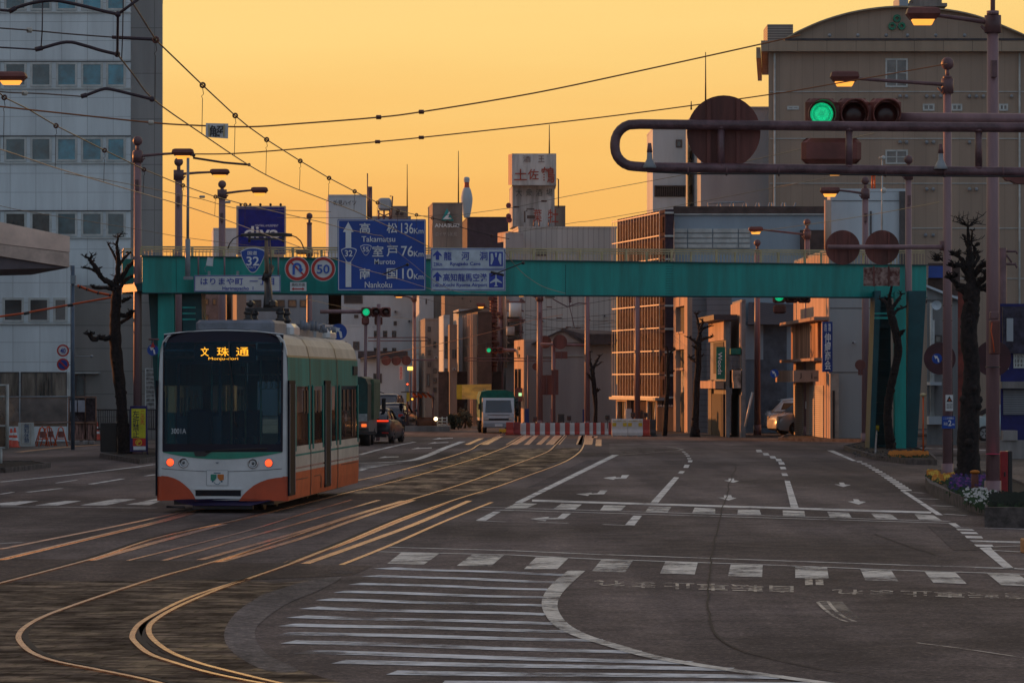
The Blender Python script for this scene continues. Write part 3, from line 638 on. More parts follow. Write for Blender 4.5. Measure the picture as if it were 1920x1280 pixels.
def shield(cx_,cy_,w_,h_):
    pts=[]
    for (x,y) in smooth([(-.5,-.38),(-.25,-.5),(0,-.53),(.25,-.5),(.5,-.38),(.44,-.12),(.28,.22),(.12,.45),(0,.5),(-.12,.45),(-.28,.22),(-.44,-.12),(-.5,-.38)],4)[:-1]: pts.append((cx_+x*w_,cy_+y*h_))
    return pts
def brackets(mb,x0,x1,y0,y1,D,D2,n=2):
    for k in range(n):
        x=x0+(x1-x0)*(k+.5)/n; p=P(x,y0,D); q=P(x,y1,D); mb.box(p.x-.03,p.x+.03,D,D2,q.z,p.z)
D0=116.2
t=thing('place_name_sign','long white place name board with blue lettering under the bridge girder','sign',P(445,547,D0))
mb=MB(); board(mb,364,516,526,547,D0); mb.build('board',M['signwhite'],t)
mb=MB(); outline(mb,364.5,516.5,525.5,546.5,D0-.012,1.2); mb.build('border',M['letblue'],t)
txt(t,'はりまや町',376,521,456,534,D0-.02,M['letblue'],.014); txt(t,'一丁目',468,521,514,534,D0-.02,M['letblue'],.014); txt(t,'Harimayacho  1',417,537,475,545.5,D0-.02,M['letblue'],.02)
mb=MB(); brackets(mb,364,526,508,520,D0+.05,D0+.5,3); mb.build('bracket',M['grey'],t)
t=thing('route_shield_sign','blue rounded triangle route 32 shield behind the pantograph','sign',P(473,510,D0))
mb=MB(); polypx(mb,shield(474,488.5,47,46),D0,.04); mb.build('board',M['signwhite'],t)
mb=MB(); polypx(mb,shield(474,488.5,43.5,42.5),D0-.015); mb.build('face',M['bluesign'],t)
txt(t,'国道',464,470.5,482,478,D0-.03,M['letwhite'],.01); txt(t,'32',462,481,486,498,D0-.03,M['letwhite'],.03); txt(t,'ROUTE',465,499,480,503,D0-.03,M['letwhite'],.0)
t=thing('no_u_turn_sign','round red ringed sign with struck out blue U-turn arrow','sign',P(557,527,D0))
mb=MB(); mb.disc(557,504,D0,23.2,.04); mb.build('board',M['signwhite'],t)
mb=MB()
def ring(mb,cx_,cy_,r0,r1,D,th=.012,n=40,mi=0):
    a=[P(*p,D) for p in arc(cx_,cy_,r0,0,360,n)]; b=[P(*p,D) for p in arc(cx_,cy_,r1,0,360,n)]
    for k in range(n): mb.hexa([a[k],b[k],b[k]+Vector((0,th,0)),a[k]+Vector((0,th,0)),a[k+1],b[k+1],b[k+1]+Vector((0,th,0)),a[k+1]+Vector((0,th,0))],mi)
ring(mb,557,504,16,21.8,D0-.015); polypx(mb,[(544,492),(546,490),(571,515),(569,517)],D0-.02); mb.build('red_ring',M['red'],t)
mb=MB(); 
o_=arc(557,501,8.5,180,0,12)+[(565.5,504),(568.5,504),(563.5,512),(558,504),(561,504)]+arc(557,501,4.2,0,180,10)+[(552.8,515),(548.5,515)]; polypx(mb,o_,D0-.03); mb.build('arrow',mat('arrow_blue',(.02,.10,.45),.4),t)
t=thing('speed_limit_sign','round red ringed speed limit sign reading 50','sign',P(606,527,D0))
mb=MB(); mb.disc(606,504,D0,23.2,.04); mb.build('board',M['signwhite'],t)
mb=MB(); ring(mb,606,504,16.5,21.8,D0-.015); mb.build('red_ring',M['red'],t)
txt(t,'50',594,496,618,513,D0-.03,mat('arrow_blue',(.02,.10,.45)),.03)
t=thing('supplementary_plate','small white plate with red double arrow under the U-turn sign','sign',P(560,545,D0))
mb=MB(); board(mb,544,529,574.5,545.5,D0,.03); mb.build('board',M['signwhite'],t); txt(t,'高松方面',547,530.5,572,536.5,D0-.015,M['blackm'],.0)
mb=MB(); polypx(mb,[(547,541.5),(551,538.5),(551,540.5),(567,540.5),(567,538.5),(571,541.5),(567,544.5),(567,542.5),(551,542.5),(551,544.5)],D0-.015); mb.build('arrow',M['red'],t)
# big blue board
t=thing('direction_sign','large blue direction board listing three towns with distances','sign',P(716,545,D0))
mb=MB(); board(mb,633,411,798.5,545,D0,.06,rc=2); mb.build('board',M['bluesign'],t)
mb=MB(); outline(mb,634.5,412.5,797,543.5,D0-.012,1.0); mb.build('border',M['letwhite'],t)
mb=MB(); polypx(mb,[(648,538),(648,435),(643,435),(653,416),(663,435),(658.5,435),(658.5,538)],D0-.015); mb.build('arrow',M['letwhite'],t)
mb=MB(); polypx(mb,shield(654,478.5,29,28),D0-.025); mb.build('shield_border',M['letwhite'],t)
mb=MB(); polypx(mb,shield(654,478.5,26,25),D0-.035); mb.build('shield',M['bluesign'],t); txt(t,'32',646.5,469,661,481,D0-.05,M['letwhite'],.02)
mb=MB(); polypx(mb,shield(686,469,21,20),D0-.025); mb.build('shield_border',M['letwhite'],t)
mb=MB(); polypx(mb,shield(686,469,18.6,17.6),D0-.035); mb.build('shield',M['bluesign'],t); txt(t,'55',680,463,691.5,472,D0-.05,M['letwhite'],.02)
for b_,q in (('高',(674,418,694,437)),('松',(725,418,745,437)),('室',(698,460.5,719,481)),('戸',(725,461,746,481)),('南',(674,503,694,523)),('国',(725,503,745,523))): txt(t,b_,*q,D0-.03,M['letwhite'],.012)
for b_,q in (('136',(752,418,775,438)),('76',(752,461,775,481)),('10',(754,503,775,523)),('Km',(776,428,794,438)),('Km',(776,471,794,481)),('Km',(776,513.5,794,523.5)),('Takamatsu',(678,443,741,453.5)),('Muroto',(702,485.5,741,495.5)),('Nankoku',(684,528,735,539.5))): txt(t,b_,*q,D0-.03,M['letwhite'],.008)
mb=MB(); brackets(mb,640,790,420,540,D0+.06,D0+.5,3); mb.build('bracket',M['grey'],t)
t=thing('tourist_sign','white board with blue lettering for the cave and airport','sign',P(878,545,D0))
mb=MB(); board(mb,808,465,948,545,D0,.05); mb.build('board',mat('sign_white_dull',(.52,.58,.64),.4),t)
mb=MB(); outline(mb,809,466.5,947,504,D0-.012,1); outline(mb,809,505.5,947,543.5,D0-.012,1)
for y in (0,40): polypx(mb,[(x,y_+y) for x,y_ in [(817,487),(817,478),(812,481),(812,478),(820,469.5),(828,478),(828,481),(823.5,478),(823.5,487)]],D0-.012)
board(mb,917,472,943,499,D0-.012,.01); board(mb,917,512,943,539,D0-.012,.01); mb.build('border',M['letblue'],t)
for b_,q in (('龍',(832,472,847,488)),('河',(865,472,880,488)),('洞',(899,472,914,488)),('高知龍馬空港',(831,512.5,913.5,527.5)),('Ryugado Cave',(844,491,901,499.5)),('23Km',(813,492,829,498.5)),('14Km',(813,531.5,830,538)),('Kochi Ryoma Airport',(831,530.5,913.5,539))): txt(t,b_,*q,D0-.02,M['letblue'],.015)
mb=MB(); W_=D0-.03
polypx(mb,[(929,515),(931,515),(931.5,522),(941,529),(941,531),(931.5,528),(931.5,534),(934,537),(926,537),(928.5,534),(928.5,528),(919,531),(919,529),(928.5,522)],W_,.008)
polypx(mb,[(920,475),(924,475),(926,486),(922,496),(920,496)],W_,.008); polypx(mb,[(940,475),(936,475),(934,486),(938,496),(940,496)],W_,.008); polypx(mb,[(928,474),(932,474),(931,482),(929,482)],W_,.008)
mb.build('pictogram',mat('sign_white_dull',(.52,.58,.64)),t)
mb=MB(); brackets(mb,808,948,470,540,D0+.05,D0+.5,2); mb.build('bracket',M['grey'],t)
t=thing('floodlight','small white floodlight box fixed to the teal girder','light',P(392,515,D0))
mb=MB(); polypx(mb,[(386,498),(389,482),(399,484),(398,499)],D0,.25); mb.build('body',M['white'],t)
mb=MB(); mb.tube([P(398,488,D0+.2),P(400,482,D0+.4)],.02,6); mb.tube([P(388,497,D0),P(383,503,D0),P(386,510,D0)],.01,5); mb.build('bracket',M['grey'],t)
mb=MB()
for px in (372,421,522): p=P(px,482,D0+.1); q=P(px,516,D0+.1); mb.tube([p,q],.03,6)
o=mb.build('conduit',M['pole'],bt)

# ---------------------------------------------------------------- street lamps
def lamp_post(label, px, ybase, ytop, lamp=None, r=.14, D=None, ball=True, extras=()):
    D=D or GD(ybase); b=P(px,ybase,D); x=b.x; H=CH+(HY-ytop)*D/F
    t=thing('street_lamp',label,'street lamp',(x,D,0),0,'tall street lamps along the road')
    mb=MB(); top=H-(.55 if ball else 0); mb.tube([(0,0,0),(0,0,top*.5),(0,0,top)],[r,r*.93,r*.82],16)
    mb.tube([(0,0,0),(0,0,.5)],[r*1.25,r*1.2],12); mb.build('pole',M['pole'],t,False)
    if ball:
        mb=MB(); mb.tube([(0,0,top),(0,0,top+.3)],r*.42,8); mb.ball((0,0,H-.17),.17); mb.tube([(0,0,top-.02),(0,0,top+.06)],r*.95,14); mb.build('finial',M['pole2'],t,False)
    if lamp:
        lx0,lx1,ly0,ly1,ay,aky=lamp         # lamp head pixel box, arm height at the pole and at the head
        X=lambda v:(v-CX)/F*D-x; Z=lambda v: CH+(HY-v)*D/F
        far=X(lx1) if abs(lx1-px)<abs(lx0-px) else X(lx0)
        sgn=1 if far<0 else -1
        mb=MB(); mb.tube([(0,0,Z(ay+4)),(-sgn*.2,0,Z(ay+1)),((far)*.6,0,Z((ay+aky)/2)),(far,0,Z(aky)),(far-sgn*.25,0,Z(aky))],[.055,.05,.045,.04,.04],8); mb.tube([(0,0,Z(ay)-.35),(-sgn*.25,0,Z(ay)-.1)],.03,6)
        mb.tube([(0,0,Z(ay)-.25),(0,0,Z(ay)+.12)],r+.03,12); mb.build('arm',M['pole2'],t,False)
        x0,x1=min(X(lx0),X(lx1)),max(X(lx0),X(lx1)); z0,z1=Z(ly1),Z(ly0); m_=(z1-z0); mb=MB()
        def rg(k,z,yy): return [(x0+k,-yy,z),(x1-k,-yy,z),(x1-k,yy,z),(x0+k,yy,z)]
        a=rg(.10,z0+.3*m_,.13)+rg(0.01,z0+.62*m_,.19)+rg(.04,z1-.03,.17)+rg(.12,z1,.12)
        mb.add(a,[(3,2,1,0),(12,13,14,15)]+[(k*4+i,k*4+(i+1)%4,k*4+4+(i+1)%4,k*4+4+i) for k in range(3) for i in range(4)])
        mb.build('lamp_head',M['signal'],t,False)
        mb=MB(); c=(x0+x1)/2; hw=(x1-x0)*.33; a=[(c-hw*.75,-.09,z0),(c+hw*.75,-.09,z0),(c+hw*.75,.09,z0),(c-hw*.75,.09,z0),(c-hw,-.12,z0+.32*m_),(c+hw,-.12,z0+.32*m_),(c+hw,.12,z0+.32*m_),(c-hw,.12,z0+.32*m_)]
        mb.hexa(a); mb.build('lamp_glass',M['lampglass'],t,False)
        mb=MB(); mb.box(-.06 if True else 0,.06,-r-.07,-r*.8,Z(ay)-1.2,Z(ay)-.85); mb.build('control_box',M['pole2'],t,False)
    return t
poles={}
lamp_post('nearest lamp post on the right, with taped trunk and red box beside it',1861.5,945,28,(1698,1763,14,47,40,30),.148,ball=False)
lamp_post('lamp post behind the nearest one, carrying the low sign bar and warning plates',1776.5,905,107,(1556,1611,134,162,157,148),.125)
lamp_post('lamp post standing right beside the teal bridge pier',1703.5,846,291,(1548,1583,312,329,324,316),.14,D=127)
lamp_post('lamp post just left of the bridge pier, lit head over the white block',1622.5,836,331,(1537,1575,351,369,361,357),.15,D=139)
lamp_post('lamp post in front of the orange shopfront and blue vertical sign',1513.5,817,410,(1403,1431,425,439,438,431),.155,D=160)
lamp_post('lamp post by the vans, only its bare ball top above the bridge',1420,822,449,None,.155,D=166)
lamp_post('lamp post nearest the tram, left of its windscreen, in front of the grey wall',258,857,255,(322,364,279,298,291,288),.15,D=117)
lamp_post('lamp post rising straight behind the tram roof front corner',335,850,295,(393,431,317,333,325,323),.16,D=126)
lamp_post('lamp post in front of the small grey tower, left of the blue billboard',416.5,842,338,(470,503,351,367,361,357),.165,D=140)
lamp_post('lamp post left of the big blue board with lit head low over the bridge',580,825,399,(554,578,468,481,471,468),.15,D=171)
lamp_post('dim lamp post in front of the white office under the bridge',1101,805,520,(1060,1080,500,508,508,506),.14,D=180,ball=False)
lamp_post('lamp post in front of the tiled roof house with a glowing head',1012,806,536,(969,986,547,556,556,551),.17,D=185,ball=False)
lamp_post('lamp post standing before the lattice fronted building',1195,805,545,None,.16,D=180,ball=False)
lamp_post('thin lamp post beyond the traffic lights with low amber head',777,790,560,(738,758,553,558,558,555),.12,D=215,ball=False)
lamp_post('far lamp post over the yellow awning with glowing head',940,792,590,(893,910,568,578,590,574),.15,D=215,ball=False)
t=thing('top_mast','thin mast continuing above the nearest right lamp post','mast',(P(1861.5,28,72).x,72,CH+(HY-28)*72/F)); mb=MB(); z=CH+(HY-28)*72/F; x=P(1861.5,0,72).x; mb.tube([(x,72,z+.005),(x,72,z+1.6)],.05,8); mb.tube([(x,72,z+.005),(x,72,z+.08)],.13,12); mb.build('rod',M['pole'],t)
# things fixed on the two nearest posts
D=71.8; mb=MB(); 
for py in (851,): mb.tube([P(1861.5,py,72.05)+Vector((0,0,0)),P(1861.5,py-.8,72.05)],.155,16)
solo(mb.build('tape_band',mat('pink_tape',(.8,.03,.12),.4)),'pink tape wound low on the nearest right lamp post','tape')
mb=MB(); mb.tube([P(1776.5,826,87.65),P(1776.5,825,87.65)],.132,16); solo(mb.build('tape_band',mat('pink_tape',(.8,.03,.12))),'pink tape wound on the post with the blue route plate','tape')
for i,(px,py,rr,DD,lab) in enumerate(((1861.5,688,.152,72.0,'black strap high on the nearest lamp post below the control cabinet'),(1776.5,573,.131,87.6,'topmost black strap on the post with warning plates'),(1776.5,601,.131,87.6,'second black strap from the top on the post with warning plates'),(1776.5,677,.131,87.6,'third black strap on the post, level with the round blue sign'),(1776.5,711,.131,87.6,'lowest black strap on the post with warning plates'))):
    mb=MB(); mb.tube([P(px,py+1.2,DD),P(px,py-1.2,DD)],rr,14); solo(mb.build('strap',M['blackm']),lab,'strap')
t=thing('control_cabinet','rusty brown cabinet hung high on the nearest lamp post','cabinet',P(1868,664,71.7)); mb=MB(); a=P(1857,664,71.6);b=P(1875,601,71.6); mb.bbox(a.x,b.x,71.55,71.85,a.z,b.z,.02); mb.build('case',M['signback'],t); mb=MB(); a=P(1857,598,71.6);b=P(1874,584,71.6); mb.bbox(a.x,b.x,71.62,71.82,a.z,b.z,.02); mb.build('junction_box',M['pole2'],t); mb=MB(); mb.tube([P(1860,605,71.5),P(1858,620,71.5),P(1862,640,71.5),P(1864,660,71.5)],.012,5); mb.build('cable',M['orange'],t)
t=thing('red_cabinet','red and black box standing on the pavement behind the nearest post','cabinet',P(1888,935,73.5)); mb=MB(); a=P(1876,938,73.2);b=P(1890,846,73.2); mb.bbox(a.x,b.x,73.2,73.7,0,b.z,.015); mb.build('case',mat('cabinet_red',(.30,.01,.015),.5),t); mb=MB(); a=P(1890.2,938,73.2);b=P(1899,845,73.2); mb.bbox(a.x,b.x,73.25,73.65,.05,b.z,.015); mb.build('side_case',M['blackm'],t); mb=MB(); a=P(1883,893,73.15); mb.bbox(a.x,a.x+.03,73.16,73.2,a.z,a.z+.1,.005); mb.build('handle',M['blackm'],t)
mb=MB(); board(mb,1773,740,1787,770,87.4,.02); t=thing('warning_plate','white warning plate with black triangle on the second post','sign',P(1780,770,87.4)); mb.build('board',M['signwhite'],t); mb=MB(); polypx(mb,[(1774.5,753),(1780,742),(1786,753)],87.39,.008); mb.build('triangle',M['blackm'],t); txt(t,'津波注意\n海抜表示',1774.5,756,1786,766,87.38,M['blackm'],.0)
mb=MB(); mb.disc(1780.5,749.5,87.37,1.8,.008); mb.build('flame_mark',M['orange'],t)
t=thing('height_plate','small blue plate reading 2 m on the second post','sign',P(1779,803,87.4)); mb=MB(); board(mb,1766.5,780,1791,803,87.4,.02); mb.build('board',M['bluesign'],t); txt(t,'ここの地盤は',1769,781.5,1788,785.5,87.38,M['letwhite'],0); txt(t,'海抜',1769,791,1777,797,87.38,M['letwhite'],0); txt(t,'2',1778,787.5,1784,798,87.38,M['letwhite'],.02); txt(t,'m',1785.5,794,1789.5,797.5,87.38,M['letwhite'],0)
mb=MB(); board(mb,1510,752,1518,766,159.7,.02); solo(mb.build('poster',M['signwhite']),'small pale notice on the post before the orange shopfront','notice')

# ---------------------------------------------------------------- overhead gantry and signals
DG=41.0
t=thing('sign_gantry','brown twin pipe gantry arm with rounded end crossing the upper right','gantry',(P(2060,0,DG).x,DG,0))
mb=MB(); k=DG/F; rp=.060
def px3(pts,D=DG): return [P(x,y,D) for x,y in pts]
loop=[(2075,240),(1920,239.5),(1600,237),(1200,233)]+arc(1189,269,36,90,180,6)[1:]+arc(1189,276,36,180,270,6)+[(1210,313.5),(1600,318.5),(1920,323),(2075,325)]
mb.tube(px3(loop),rp,14); mb.build('pipe_frame',M['gantry'],t)
for x,y0,y1 in ((1352,234,316),(1592,237,318),(1835,239,321)):
    mb=MB(); mb.tube(px3([(x,y0+4),(x,y1-4)]),.043,10); mb.build('upright',M['gantry'],t)
    for yy in (y0+6,y1-6): mb=MB(); mb.tube(px3([(x,yy-2.2),(x,yy+2.2)]),.056,10); mb.build('weld_collar',M['pole2'],t)
mb=MB(); p=P(2075,0,DG); cb=MB(); cb.tube([P(1214,322,DG-.02),P(1300,326,DG-.05),P(1500,326,DG-.06),P(1760,330,DG-.05),P(2070,332,DG-.05)],.011,5); cb.build('cable',M['blackm'],t)
for x in (1290,1362,1460,1660,1770,1880): cl=MB(); cl.tube(px3([(x-1.6,317.5+(x-1200)*.008),(x+1.6,317.5+(x-1200)*.008)]),.068,12); cl.build('cable_strap',M['pole2'],t)
mb=MB(); mb.tube([(p.x,DG,0),(p.x,DG,6.6)],[.2,.15],16); mb.build('post',M['pole'],t)
for x,y,lab in ((1218,306,'first'),(1764,308,'second')):
    b=MB(); c=P(x,y,DG-.08); mb=MB()
    mb.lathe(c,[(.005,.14),(.03,.13),(.035,.05),(.06,0),(.085,-.05),(.075,-.06)],14); 
    tt=thing('siren_horn','pale bell shaped horn clamped on the gantry near its rounded end' if lab=='first' else 'pale bell shaped horn clamped on the gantry in front of a lamp post','horn',c,0,'bell horns on the gantry'); mb.build('bell',M['grey'],tt); mb=MB(); mb.tube([c+Vector((0,0,.13)),c+Vector((0,0,.24))],[.035,.02],8); mb.tube([c+Vector((0,.0,.0)),c+Vector((0,.1,-.05))],.02,6); mb.build('clamp',M['pole2'],tt)
def sign_back(label,cx_,cy_,r,D,ribs=True,name='round_sign'):
    t=thing(name,label,'sign',P(cx_,cy_,D)); mb=MB(); mb.disc(cx_,cy_,D,r,.02,40); mb.build('disc',M['signback'],t)
    if ribs:
        for s in (-.40,.40):
            mb=MB(); x=cx_+s*r; h=r*math.sqrt(1-s*s)*.97; w_=r*.055; board(mb,x-w_,cy_-h,x+w_,cy_+h,D-.03,.028); mb.build('stiffener',M['signback'],t)
    return t
sign_back('large round brown sign back fixed behind the gantry pipes',1357,248,69,DG+.12)
sign_back('round brown sign back at the free end of the low bar',1580,464,32.5,87.75)
sign_back('round brown sign back on the low bar nearest the lamp post',1654,464,32.5,87.75)
t=thing('sign_bar','horizontal pipe arm carrying two round signs on the second post','bar',P(1776,463,87.6)); mb=MB(); mb.tube(px3([(1552,463),(1765,463)],87.55),.058,12); mb.build('pipe',M['pole'],t); mb=MB(); mb.tube(px3([(1768,470),(1768,452)],87.6),.09,8); mb.build('bracket',M['pole2'],t)
t=thing('plate_sign','peeling rectangular sign back below the right round sign','sign',P(1653,535,87.75)); mb=MB(); board(mb,1619,501,1687,536,87.75,.02); mb.build('board',mat('peeling_back',(.22,.15,.13),.7,var=.6,vs=9,streak=False,dirt=(.45,.15,.12)),t); 
for x_ in (1637,1665): mb=MB(); board(mb,x_,499,x_+3,537,87.72,.025); mb.build('stiffener',M['signback'],t)
for cx_,cy_,r,D,lab in ((1022,641,12,186,'dark round sign back over the barrier, left of a pair'),(1050,641,13.5,182,'brown round sign back over the barrier, right of a pair'),(724,676,9,190,'first round sign back of three on the far bar'),(743,676,9,190,'middle round sign back of three on the far bar'),(762,676,9,190,'third round sign back of three on the far bar'),(1613,684,10,138,'round red sign back left of the pier post'),(1005,687,7,190,'small round sign back over the red and white barriers')):
    sign_back(lab,cx_,cy_,r,D,False)
mb=MB(); mb.tube(px3([(1014,645),(1100,647)],182.2),.08,8); solo(mb.build('sign_bar',M['pole']),'pipe arm between two far posts before the tiled roof house','bar')
mb=MB(); mb.tube(px3([(715,674.5),(815,674.5)],190.2),.04,8); solo(mb.build('sign_bar',M['pole']),'far pipe arm with three round sign backs','bar')
mb=MB(); mb.tube(px3([(690,633),(803,632.5)],185),.03,6); mb.tube(px3([(690,639),(803,638.5)],185),.03,6); solo(mb.build('span_bar',M['pole2']),'twin thin span bars beyond the left traffic lights','bar')
mb=MB(); mb.tube(px3([(870,671),(1042,672)],200),.03,6); mb.tube(px3([(870,676),(1042,677)],200),.03,6); solo(mb.build('span_bar',M['pole2']),'twin thin span bars right of the far signal','bar')
for x0,y0,x1,y1,D,lab in ((1041,659,1064,672,181,'small rectangular sign back under a round one'),(1016,703,1034,740,183,'tall brown board back on a far post'),(1034,693,1047,740,182,'narrow brown board back beside the tall one'),(1609,693,1618,703,138,'tiny red plate under the round sign by the pier')):
    t=thing('plate_sign',lab,'sign',P((x0+x1)/2,y1,D)); mb=MB(); board(mb,x0,y0,x1,y1,D,.03); mb.build('board',M['signback'],t); mb=MB(); x=(x0+x1)/2; board(mb,x-.6,y0-1,x+.6,y1+1,D-.02,.018); mb.build('stiffener',M['pole2'],t)
mb=MB(); mb.tube([P(1038,640,182.4),Vector((P(1038,0,182.4).x,182.4,0))],.1,8); solo(mb.build('sign_post',M['pole']),'post of the brown board backs behind the barriers','post')
mb=MB(); mb.tube([P(990,665,186),Vector((P(990,0,186).x,186,0))],.04,8); solo(mb.build('sign_post',M['pole']),'thin dark post left of the brown boards','post')

def signal(label,cx_,cy_,D,lens_px,arm=None,below=None,lit=0,group='horizontal traffic lights'):
    "three lamps in a row; cx,cy is the lit (leftmost) lens"
    c=P(cx_,cy_,D); s=lens_px*D/F/.15      # .15 m lens radius = 1
    t=thing('traffic_light',label,'traffic light',c,0,group,s)
    mb=MB(); 
    for k in range(3): mb.bbox(-.21+.42*k,.205+.42*k,.02,.2,-.21,.21,.05)
    mb.box(-.15,.98,.05,.18,-.12,.12); mb.build('casing',M['signal'],t,False)
    for k in range(3):
        x=.42*k
        mb=MB(); n=14; rr=.185; vs=[]
        for j in range(n+1):
            a=R(-30+240*j/n); 
            for (r_,yy) in ((rr,.02),(rr,-.26+.14*(1-math.sin(max(0,min(math.pi,a))))),(rr-.012,-.26+.14*(1-math.sin(max(0,min(math.pi,a))))),(rr-.012,.02)): vs.append((x+r_*math.cos(a),yy,r_*math.sin(a)))
        mb.add(vs,[(j*4+q,j*4+(q+1)%4,j*4+4+(q+1)%4,j*4+4+q) for j in range(n) for q in range(4)]); mb.build('visor',M['signal'],t,False)
        mb=MB(); mb.lathe((x,.015,0),[(.001,-.035),(.07,-.03),(.12,-.018),(.15,0)],24,axis='Y'); 
        if k==lit: mb.build('lens',M['green_on'],t,False)
        else: mb.build('lens',M['lens_off'],t,False)
    if below:
        x0,y0,x1,y1=below; a=P(x0,y1,D)-c; b=P(x1,y0,D)-c; mb=MB(); mb.bbox(a.x/s,b.x/s,-.05,.15,a.z/s,b.z/s,.06); mb.build('sub_signal_case',M['signal'],t,False)
    if arm:
        mb=MB(); mb.tube([(P(x,y,D)-c)/s+Vector((0,.1,0)) for x,y in arm[0]],arm[1]/s,12); mb.build('arm',M['pole'],t,False)
    return t
signal('large traffic light showing green behind the gantry pipes',1541,214,46.5,21.5,([(1686,220),(1920,222),(2100,224)],.075),(1503,259,1615,307))
signal('traffic light showing green just right of the tram roof',686.5,585,150,6.6,([(600,584),(680,584)],.09),(678,594,692,609))
t=thing('traffic_light','dark red lower signal casing right of the green one near the tram roof','traffic light',P(709,608,150.2)); mb=MB(); board(mb,702,594,717,609,150.2,.25,rc=3); mb.build('casing',M['signal'],t); mb=MB(); mb.disc(709.5,601.5,150.1,4.6,.08,18); mb.build('lens',M['lens_off'],t)
signal('small far traffic light showing green before the shop buildings',916.5,656.5,205,4.0,([(935,656),(1010,657)],.10))
signal('traffic light showing green tucked under the bridge girder',1461,556,132,8.5,([(1490,556),(1510,556)],.08),(1450,571,1474,588))
t=thing('traffic_light','dark back of a signal cut off at the upper right frame','traffic light',P(1920,330,46)); mb=MB(); mb.add([],[]) ; pts=arc(1893,330,9,90,270,6)+[(1893,337),(1906,344),(1990,347),(1990,327)]; polypx(mb,pts,46.0,.2); mb.build('casing',M['signal'],t)
t=thing('pedestrian_signal','small far signal with pale lit lens over the barriers','traffic light',P(975,745,200)); mb=MB(); board(mb,966,727,980,752,200,.3,rc=2); mb.build('casing',M['signal'],t); mb=MB(); board(mb,972.5,736.5,978,742,199.9,.05); mb.build('lens',mat('lens_pale',(.5,.9,.4),.3,emit=(.55,1,.45),es=1.0),t)
mb=MB(); mb.tube([P(686,590,150.1),Vector((P(684,0,150.1).x,150.1,0))],.07,8); solo(mb.build('signal_post',M['pole']),'signal post between the tram and the dark truck','post')
mb=MB(); mb.tube([P(710,570,150.1),Vector((P(708.5,0,150.1).x,150.1,0))],.085,8); solo(mb.build('signal_post',M['pole']),'signal post above the black car','post')
# blue round signs
def blue_disc(label,cx_,cy_,r,D,arrow=True,red=False,name='round_sign'):
    t=thing(name,label,'sign',P(cx_,cy_,D)); mb=MB(); mb.disc(cx_,cy_,D,r,.03); mb.build('board',M['red'] if red else M['bluesign'],t)
    if red: mb=MB(); mb.disc(cx_,cy_,D-.012,r*.74,.011); mb.build('face',M['bluesign'] if red==1 else M['signwhite'],t)
    if arrow:
        mb=MB(); polypx(mb,[(cx_+x*r,cy_+y*r) for x,y in ((.2,.75),(.02,.0),(-.12,-.1),(-.3,.12),(-.62,-.62),(.2,-.42),(.05,-.2),(.35,.0),(.45,.7))],D-.015,.01); mb.build('arrow',M['letwhite'],t)
    return t
blue_disc('blue round arrow sign just above the tram roof end',635,622,15.5,118)
blue_disc('blue round sign with white arrow beside the right posts',1757,672,9.5,100)
blue_disc('small blue round sign before the grey van yard',1452,700,8,150)
t=blue_disc('blue round arrow sign left of the tram windscreen',286.5,656,10.5,112); mb=MB(); polypx(mb,[(286.5,641),(291,651),(282,651)],111.9,.03); mb.build('triangle',M['red'],t)
mb=MB(); mb.tube(px3([(279,636),(298,636)],112),.035,6); mb.tube(px3([(287,636),(287,645)],112),.02,6); solo(mb.build('sign_bracket',M['pole2']),'short bracket arm holding the blue sign left of the tram','bracket')
t=blue_disc('round 40 speed sign on the slim blue pole',118,657,11.5,130,False,2); txt(t,'40',113,652.5,123,662,129.95,M['letblue'],.03)
t=blue_disc('round blue and red no parking sign below the 40 sign',118,683,11.5,130,False,1); mb=MB(); polypx(mb,[(110,677),(112,675),(126,689),(124,691)],129.95,.01); mb.build('slash',M['red'],t)
mb=MB(); mb.tube(px3([(118,653),(133,653)],130.1),.02,6); mb.tube(px3([(118,684),(133,684)],130.1),.02,6); solo(mb.build('sign_bracket',M['grey']),'two short arms from the slim blue pole to its round signs','bracket')
t=thing('utility_pole','slim blue grey pole before the left white office','pole',(P(136.5,0,130).x,130,0)); mb=MB(); mb.tube([Vector((P(136.5,0,130).x,130,0)),P(136.5,498,130)],.075,12); mb.build('pole',mat('pole_blue',(.07,.11,.16),.5),t); mb=MB(); board(mb,132,516,142,532,129.8,.15); mb.build('junction_box',mat('box_pale',(.25,.3,.34),.5),t); mb=MB(); mb.tube(px3([(141,668),(172,668)],129.9),.02,6); mb.ball(P(172,668,129.9),.06); mb.build('arm',M['grey'],t)

M['dimred']=mat('dim_red_back',(.055,.014,.020),.7,var=.2)
for cx_,r_,D_,lab in ((1762,30,105,'dim red round sign behind the second post'),(1862,34,96,'dim red round sign behind the nearest post')):
    t=thing('round_sign',lab,'sign',P(cx_,703,D_)); mb=MB(); mb.disc(cx_,672,D_,r_,.02,36); mb.build('disc',M['dimred'],t)
t=thing('slim_mast','slim pale mast stepped at mid height beside the second left lamp post','mast',P(352,524,116.0)); mb=MB(); mb.tube(px3([(352,524),(352,448)],115.9),.09,10); mb.build('lower_tube',M['grey'],t); mb=MB(); mb.tube(px3([(352,448),(352.5,296)],115.9),.05,10); mb.build('upper_tube',M['grey'],t); mb=MB(); board(mb,344,518,361,524,115.8,.25); mb.build('foot_plate',M['grey'],t)

